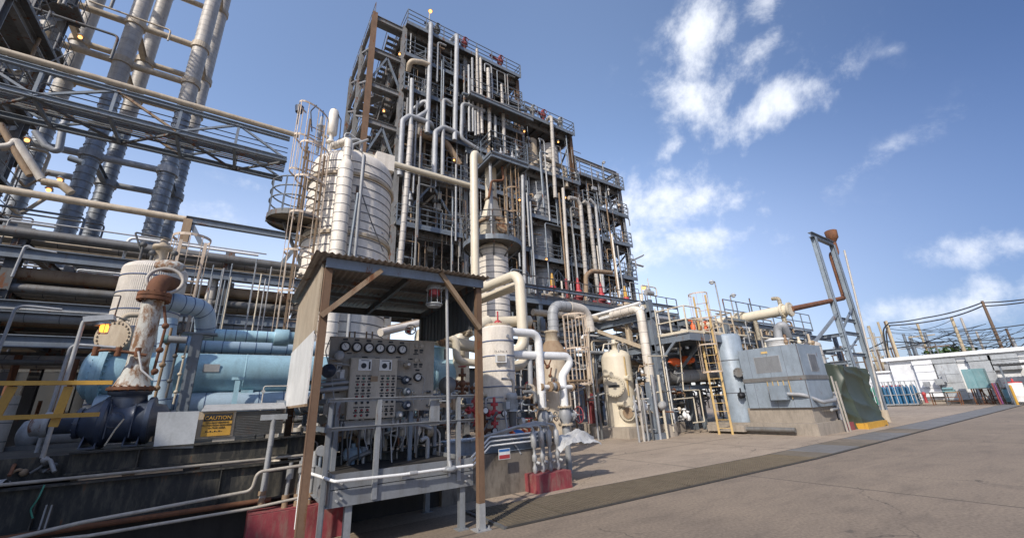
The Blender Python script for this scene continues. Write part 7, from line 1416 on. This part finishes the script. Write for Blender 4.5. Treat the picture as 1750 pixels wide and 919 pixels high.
for i, (u, w) in enumerate(((1588, 1.25), (1627, 1.35), (1688, 1.3), (1731, 1.5))):
    y = bx(u, 650).y; t2 = thing('duct_housing', ('white louvred duct housing at the left of the building', 'grey duct housing left of the teal cabinet', 'grey duct housing right of the teal cabinet', 'short grey duct housing at the right end of the building')[i], 'duct', (BX - .5, y, 0)); z0 = (.6, .3, .3, 2.5)[i]
    MB().box((BX - .35, y - w / 2, z0), (BX - .06, y + w / 2, 3.65)).build('housing', 'wall_white' if i == 0 else 'grey_paint', t2); MB().box((BX - .42, y - w / 2 - .04, 3.35), (BX - .07, y + w / 2 + .04, 3.7)).build('hood', 'grey_paint' if i else 'wall_white', t2)
    m = MB()
    for k in range(3): m.box((BX - .37, y - w / 2, z0 + .7 * (k + 1)), (BX - .35, y + w / 2, z0 + .7 * (k + 1) + .03))
    m.build('joints', 'trim_grey', t2)
for i, (u, v, w, h) in enumerate(((1606, 652, .55, .5), (1584, 656, .4, .4), (1614, 645, .22, .7))):
    c = bx(u, v, BX - .75); one('wall_unit', MB().box((BX - .95, c.y - w / 2, c.z - h / 2), (BX - .62, c.y + w / 2, c.z + h / 2)).box((BX - .97, c.y - w / 2 + .1, c.z - h / 2 + .1), (BX - .95, c.y + w / 2 - .1, c.z + h / 2 - .1)), ('grey_paint', 'trim_grey', 'trim_grey')[i], ('grey box air conditioner on the building wall', 'smaller grey wall box left of the air conditioner', 'narrow dark conduit box right of the air conditioner')[i], 'wall unit')
# teal cabinet on stand
cx = BX - 3.0; p0 = X(1645, 640, cx); p1 = X(1683, 640, cx); t = thing('teal_cabinet', 'faded teal two door cabinet standing on a rusty frame before the building', 'cabinet', (cx, (p0.y + p1.y) / 2, 0)); zt_ = X(1660, 630, cx).z; zb_ = X(1660, 664, cx).z
MB().box((cx, p1.y, zb_), (cx + 1.0, p0.y, zt_)).build('body', 'teal', t); ym = (p0.y + p1.y) / 2
for s in (-1, 1): m = MB().box((cx - .02, min(ym, ym + s * (p0.y - ym)) + .02, zb_ + .03), (cx, max(ym, ym + s * (p0.y - ym)) - .02, zt_ - .03)); m.build('door', 'teal', t)
m = MB()
for y in (p1.y + .15, ym, p0.y - .15): m.bar((cx + .1, y, 0), (cx + .1, y, zb_), .08); m.bar((cx + .9, y, 0), (cx + .9, y, zb_), .08)
m.bar((cx + .1, p1.y + .15, .05), (cx + .1, p0.y - .15, .05), .06); m.bar((cx + .1, p1.y + .15, .1), (cx + .1, ym, zb_), .06); m.build('stand', 'rust', t)
# racks of gas cylinders
def cyl_rack(lab, y0, x0, n, col, m_):
    t = thing('cylinder_rack', lab, 'gas cylinder rack', (x0, y0, 0)); m = MB(); H = 1.85
    for a in (0, 1.15):
        for b in (0, n * .27): m.bar((x0 + a, y0 + b, .1), (x0 + a, y0 + b, H + .2), .06)
    for z in (.15, .9, H + .15): 
        m.bar((x0, y0, z), (x0, y0 + n * .27, z), .05); m.bar((x0 + 1.15, y0, z), (x0 + 1.15, y0 + n * .27, z), .05)
        for b in (0, n * .27): m.bar((x0, y0 + b, z), (x0 + 1.15, y0 + b, z), .05)
    m.box((x0, y0, .08), (x0 + 1.15, y0 + n * .27, .12)); m.build('frame', 'grey_paint', t)
    for i in range(n):
        for j in range(4 if i in (0, n - 1) else 1): x = x0 + .14 + .28 * j; y = y0 + .135 + .27 * i; MB().lathe((x, y, .12), (0, 0, 1), [(.11, 0), (.115, 1.35), (.08, 1.47), (.03, 1.5), (.03, 1.6)], 12).build('gas_cylinder', col, t)
        MB().cyl((x0 + .14, y0 + .135 + .27 * i, 1.55), (x0 + .14, y0 + .135 + .27 * i, 1.7), .06, seg=8).build('valve', m_, t)
gy = G(1537, 689); 
for i, (u, col, lab) in enumerate(((1507, 'green', 'rack of green gas cylinders partly behind the pole'), (1521, 'cyl_blue', 'rack of blue gas cylinders with red valves'), (1541, 'cyl_blue', 'second rack of blue gas cylinders nearer the building'), (1557, 'cyl_blue', 'rightmost rack of dark blue cylinders in a grey frame'))):
    p = X(u, 689, 47 + i * .0); cyl_rack(lab, X(u + 7, 689, 47).y, 46.5 + i * .45, 4, col, 'red' if i in (1, 2) else 'galv')
# carts, table, barrels, bollard
def table(lab, u, w, mt, top, h=.95):
    p = X(u, 685, 48.0); t = thing('work_table', lab, 'table', (48, p.y, 0))
    for a in (0, .7):
        for b in (-w / 2, w / 2): MB().bar((48 + a, p.y + b, 0), (48 + a, p.y + b, h), .06).build('leg', mt, t)
    MB().box((47.95, p.y - w / 2 - .05, h), (48.8, p.y + w / 2 + .05, h + .06)).build('table_top', top, t); MB().bar((48, p.y - w / 2, .3), (48, p.y + w / 2, .3), .05).bar((48, p.y - w / 2, .6), (48, p.y + w / 2, .6), .05).build('stretcher', mt, t)
table('long dark metal rack of two bars before the building', 1591, 1.9, 'steel_dark', 'steel_dark'); table('rusty work table beside the long metal rack', 1617, 1.6, 'rust', 'rust_tan')
p = X(1622, 668, 48.3); one('teal_vise', MB().box(p - V((.2, .35, .15)), p + V((.2, .35, .12))).cyl(p + V((-.2, -.3, .2)), p + V((-.2, .3, .2)), .1), 'teal', 'dark teal machine resting on the rusty work table', 'machine')
one('hydrant', MB().lathe(X(1584, 688, 48), (0, 0, 1), [(.12, 0), (.1, .1), (.1, .6), (.16, .65), (.13, .8), (.03, .88)], 12), 'red', 'small orange red hydrant before the metal rack', 'hydrant')
table('dark skeletal cart right of the teal cabinet', 1697, 1.5, 'black', 'steel_dark', 1.15)
for i, (u, col, r_, h) in enumerate(((1731, 'teal', .3, .9), (1745, 'white', .42, 1.3))):
    c = X(u, 686, 47.0 if i else 48.0); t = thing('barrel', ('teal barrel behind the yellow post', 'big white drum with a red lid at the right edge')[i], 'barrel', c); MB().lathe(c, (0, 0, 1), [(r_, 0), (r_, h * .3), (r_ * 1.04, h * .32), (r_, h * .34), (r_, h), (.0, h + .02)], 22).build('shell', col, t)
    MB().lathe(c + V((0, 0, h)), (0, 0, 1), [(r_ * 1.03, 0), (r_ * 1.03, .06), (r_ * .5, .08), (.06, .1), (.06, .3)], 18).build('lid', 'red' if i else 'black', t)
c = X(1738, 687, 46); one('bollard', MB().cyl((c.x, c.y, 0), (c.x, c.y, 1.3), .07, seg=14).ball((c.x, c.y, 1.3), .07, 10), 'yellow', 'yellow bollard leaning look at the right edge', 'bollard')
for i, (u, mt) in enumerate(((1709, 'red_plinth'), (1713, 'purple'), (1718, 'wood_pole'))): c = X(u, 686, 47.5); pipe(('pale red', 'purple', 'brown')[i] + ' slim pole leaning beside the shed', [(47.5, c.y, 0), (47.6, c.y + .05, 1.55)], .05, mt, seg=8, name='pole', cat='pole')
# open shed at the right edge
a = X(1700, 632, 46.5); t = thing('open_shed', 'open shed with a dark corrugated flat roof at the right edge', 'shed', (47, a.y - 3, 0)); z = 2.75
m = MB(); m.box((46.3, -8, z), (50.5, a.y, z + .09)); 
for k in range(60): y = a.y - .1 - k * .2; m.box((46.28, y, z + .09), (50.5, y + .08, z + .12))
m.build('roof', 'roof_dark', t)
for y in (a.y - .3, a.y - 3.5): MB().bar((46.5, y, 0), (46.5, y, z), .1).build('post', 'steel', t)
m = MB(); m.box((50.2, -8, .2), (50.3, a.y - 1.3, z))
for k in range(40): m.box((50.14, a.y - 1.4 - k * .22, .2), (50.2, a.y - 1.32 - k * .22, z))
m.build('back_wall', 'trim_grey', t); MB().cyl((48, a.y - 1.6, 2.2), (48, a.y - 2.4, 2.25), .25, seg=12).build('hanging_roll', 'rust_tan', t); MB().cyl((48, a.y - 3.4, 2.45), (48, a.y - 5, 2.5), .2, seg=12).build('blue_roll', 'blue', t)
# utility poles
def upole(lab, u, v, x, mt, r_=.16, arms=0, lean=0):
    c = X(u, v, x); h = c.z; t = thing('utility_pole', lab, 'utility pole', (x, c.y, 0)); MB().cyl((x, c.y + lean, 0), (x, c.y, h), r_ * .75, r_ * .5, 12).build('pole', mt, t)
    for k in range(arms): MB().box((x - .06, c.y - 1.1, h - .5 - k * .9), (x + .06, c.y + 1.1, h - .38 - k * .9)).build('crossarm', 'wood_pole', t)
    return c
pA = upole('brown wooden utility pole standing tallest behind the building', 1678, 514, 68, 'wood_pole', .24)
pB = upole('tan utility pole rising behind the middle of the roof', 1625, 541, 66, 'pole_tan', .26); upole('white pole behind the roof right of the tan pole', 1642, 543, 70, 'white_ins_shade', .22)
upole('short white pole behind the roof left of the brown pole', 1668, 566, 72, 'white_ins_shade', .2); upole('pale pole just right of the brown wooden pole', 1692, 545, 72, 'white_ins_shade', .22)
upole('dark pole behind the roof near the right edge', 1719, 561, 70, 'wood_pole', .2); upole('grey pole right of the dark pole near the right edge', 1729, 576, 69, 'galv', .24)
upole('thin dark post left of its twin over the roof', 1585, 588, 64, 'steel_dark', .12); upole('thin dark post right of its twin over the roof', 1597, 585, 64, 'steel_dark', .12, 1)
for i, (u, v, mt, r_) in enumerate(((1500, 550, 'pole_tan', .22), (1511, 549, 'wood_pole', .14), (1514, 548, 'pole_tan', .22), (1517, 560, 'galv', .16), (1520, 566, 'wood_pole', .15), (1498, 598, 'wood_pole', .14), (1545, 610, 'wood_pole', .2), (1483, 560, 'galv', .18))):
    upole(('tan pole left of the dense cluster of poles', 'first pole of the tight cluster carrying the looped cables', 'tan pole in the middle of the tight cluster', 'grey pole of the tight cluster', 'dark pole at the right of the tight cluster', 'short dark pole at the left behind the tarpaulin', 'short dark pole left of the white building', 'tall grey pole just right of the tarpaulin')[i], u, v, 60, mt, r_, 0)
pC = X(1514, 553, 60)
def wire(lab, a, b, sag, r_=.03, n=18, group=None):
    a, b = V(a), V(b); pts = []
    for i in range(n + 1): k = i / n; p = lerp(a, b, k); p.z -= sag * 4 * k * (1 - k); pts.append(p)
    return one('cable', MB().sweep(pts, r_, 6), 'black', lab, 'cable', group)
def W2(lab, px, x, sag=.6, r_=.05):
    pts = [X(u, v, xx) for u, v, xx in px]; m = MB()
    for i in range(len(pts) - 1):
        q = []
        for k in range(13): s = k / 12; p = lerp(pts[i], pts[i + 1], s); p.z -= sag * 4 * s * (1 - s) * (pts[i + 1] - pts[i]).length / 20; q.append(p)
        m.sweep(q, r_, 6)
    one('cable', m, 'black', lab, 'cable')
W2('thick upper black cable strung from the pole cluster to the brown pole', [(1514, 552, 60), (1580, 543, 62), (1678, 517, 68), (1760, 510, 68)], 0, .5, .07)
W2('thick lower black cable strung from the pole cluster to the brown pole', [(1518, 556, 60), (1600, 547, 62), (1678, 523, 68), (1760, 515, 68)], 0, .5, .07)
W2('black cable dropping from the cluster then crossing low to the right', [(1480, 598, 60), (1512, 583, 60), (1640, 582, 66), (1760, 576, 68)], 0, .4, .06)
W2('long rising black cable from lower left to the right edge', [(1480, 600, 60), (1560, 590, 62), (1632, 567, 66), (1760, 553, 68)], 0, .3, .06)
pipe('first cable looping over the top of the pole cluster and down', [X(1521, 556, 60), X(1514, 566, 60), X(1518, 600, 60), X(1528, 645, 60)], .07, 'black', R=1.0, seg=6, name='cable', cat='cable'); pipe('second cable looping over the pole cluster further left', [X(1518, 553, 59.5), X(1509, 562, 59.5), X(1515, 600, 59.5), X(1524, 645, 59.5)], .07, 'black', R=1.0, seg=6, name='cable', cat='cable')
random.seed(8)
for i in range(34):
    v = rnd(555, 612); v2 = v + rnd(-16, 4); u0 = rnd(1500, 1640); a = X(u0, v, 64 + i % 5); b = X(u0 + rnd(60, 160), v2, 68 + i % 4); wire('thin wire among the many crossing the sky behind the building', a, b, rnd(.2, 1.6), rnd(.015, .035), group='thin wires behind the building')
for i in range(7):
    u = rnd(1640, 1730); v = rnd(575, 600); a = X(u, v, 69); pts = [a + V((0, 2.2 * math.cos(k * .55), rnd(-.2, .2) - 1.2 * abs(math.sin(k * .5)))) for k in range(8)]; one('cable_loop', MB().sweep(pts, .05, 6), 'black', 'slack black cable loop hanging behind the roof', 'cable', 'slack cable loops behind the roof')
# distant switchyard thicket and greenery
random.seed(6)
for i in range(60):
    y = rnd(14, 36); x = rnd(70, 95); h = rnd(3.5, 9) if i % 3 else rnd(7, 11); m = MB().cyl((x, y, 0), (x, y, h), rnd(.1, .22), seg=6)
    if i % 2: m.box((x - .06, y - 1.4, h * .82), (x + .06, y + 1.4, h * .82 + .14))
    if i % 3 == 0: m.box((x - .5, y - .5, h * .3), (x + .5, y + .5, h * .55))
    one('yard_mast', m, random.choice(['galv', 'wood_pole', 'steel', 'pole_tan', 'white_ins_shade']), 'thin mast in the distant switchyard beyond the tarpaulin', 'mast', 'masts in the distant switchyard')
for i in range(16):
    y = rnd(16, 34); x = rnd(62, 80); t = thing('yard_cabinet', 'small pale cabinet in the distant yard beyond the gas cylinders', 'cabinet', (x, y, 0), 'cabinets in the distant yard'); h = rnd(1.5, 3.6); MB().box((x, y, 0), (x + 1.5, y + rnd(1, 2.4), h)).build('body', random.choice(['grey_paint', 'white_ins_shade', 'equip_blue', 'pole_tan']), t); MB().box((x - .1, y - .1, h), (x + 1.6, y + 2.5, h + .1)).build('roof', 'trim_grey', t)
def tree(lab, x, y, h, r_, n=500):
    t = thing('tree', lab, 'tree', (x, y, 0)); MB().cyl((x, y, 0), (x, y, h * .6), .3, .12, 8).build('trunk', 'wood_pole', t); m = MB()
    for i in range(n):
        d = V((rnd(-1, 1), rnd(-1, 1), rnd(-1, 1)));
        if d.length > 1: continue
        c = V((x, y, h * .7)) + V((d.x * r_, d.y * r_, d.z * h * .32)) * (1 + .25 * math.sin(5 * d.x + 7 * d.y)); a = V((rnd(-1, 1), rnd(-1, 1), rnd(-.6, .6))).normalized() * .35; b = a.cross(V((rnd(-1, 1), rnd(-1, 1), 1))).normalized() * .25; m.add([c - a, c - b, c + a, c + b], [(0, 1, 2, 3)])
    m.build('crown', 'leaf', t)
for i, (u, x, h, r_) in enumerate(((1600, 75, 5.9, 2.0), (1612, 78, 6.4, 1.5), (1640, 76, 6.0, 2.0), (1650, 80, 6.0, 1.6))): p = X(u, 605, x); tree(('round green treetop over the roof at the left', 'pointed green treetop just right of the left one', 'wide green treetop behind the tan pole', 'small green treetop right of the tan pole')[i], x, p.y, h, r_)
tag(STUFF.build('small_bore_piping', STM), 'dense tangle of thin pipes, tubes and fittings threaded through the racks and towers', 'piping', kind='stuff')
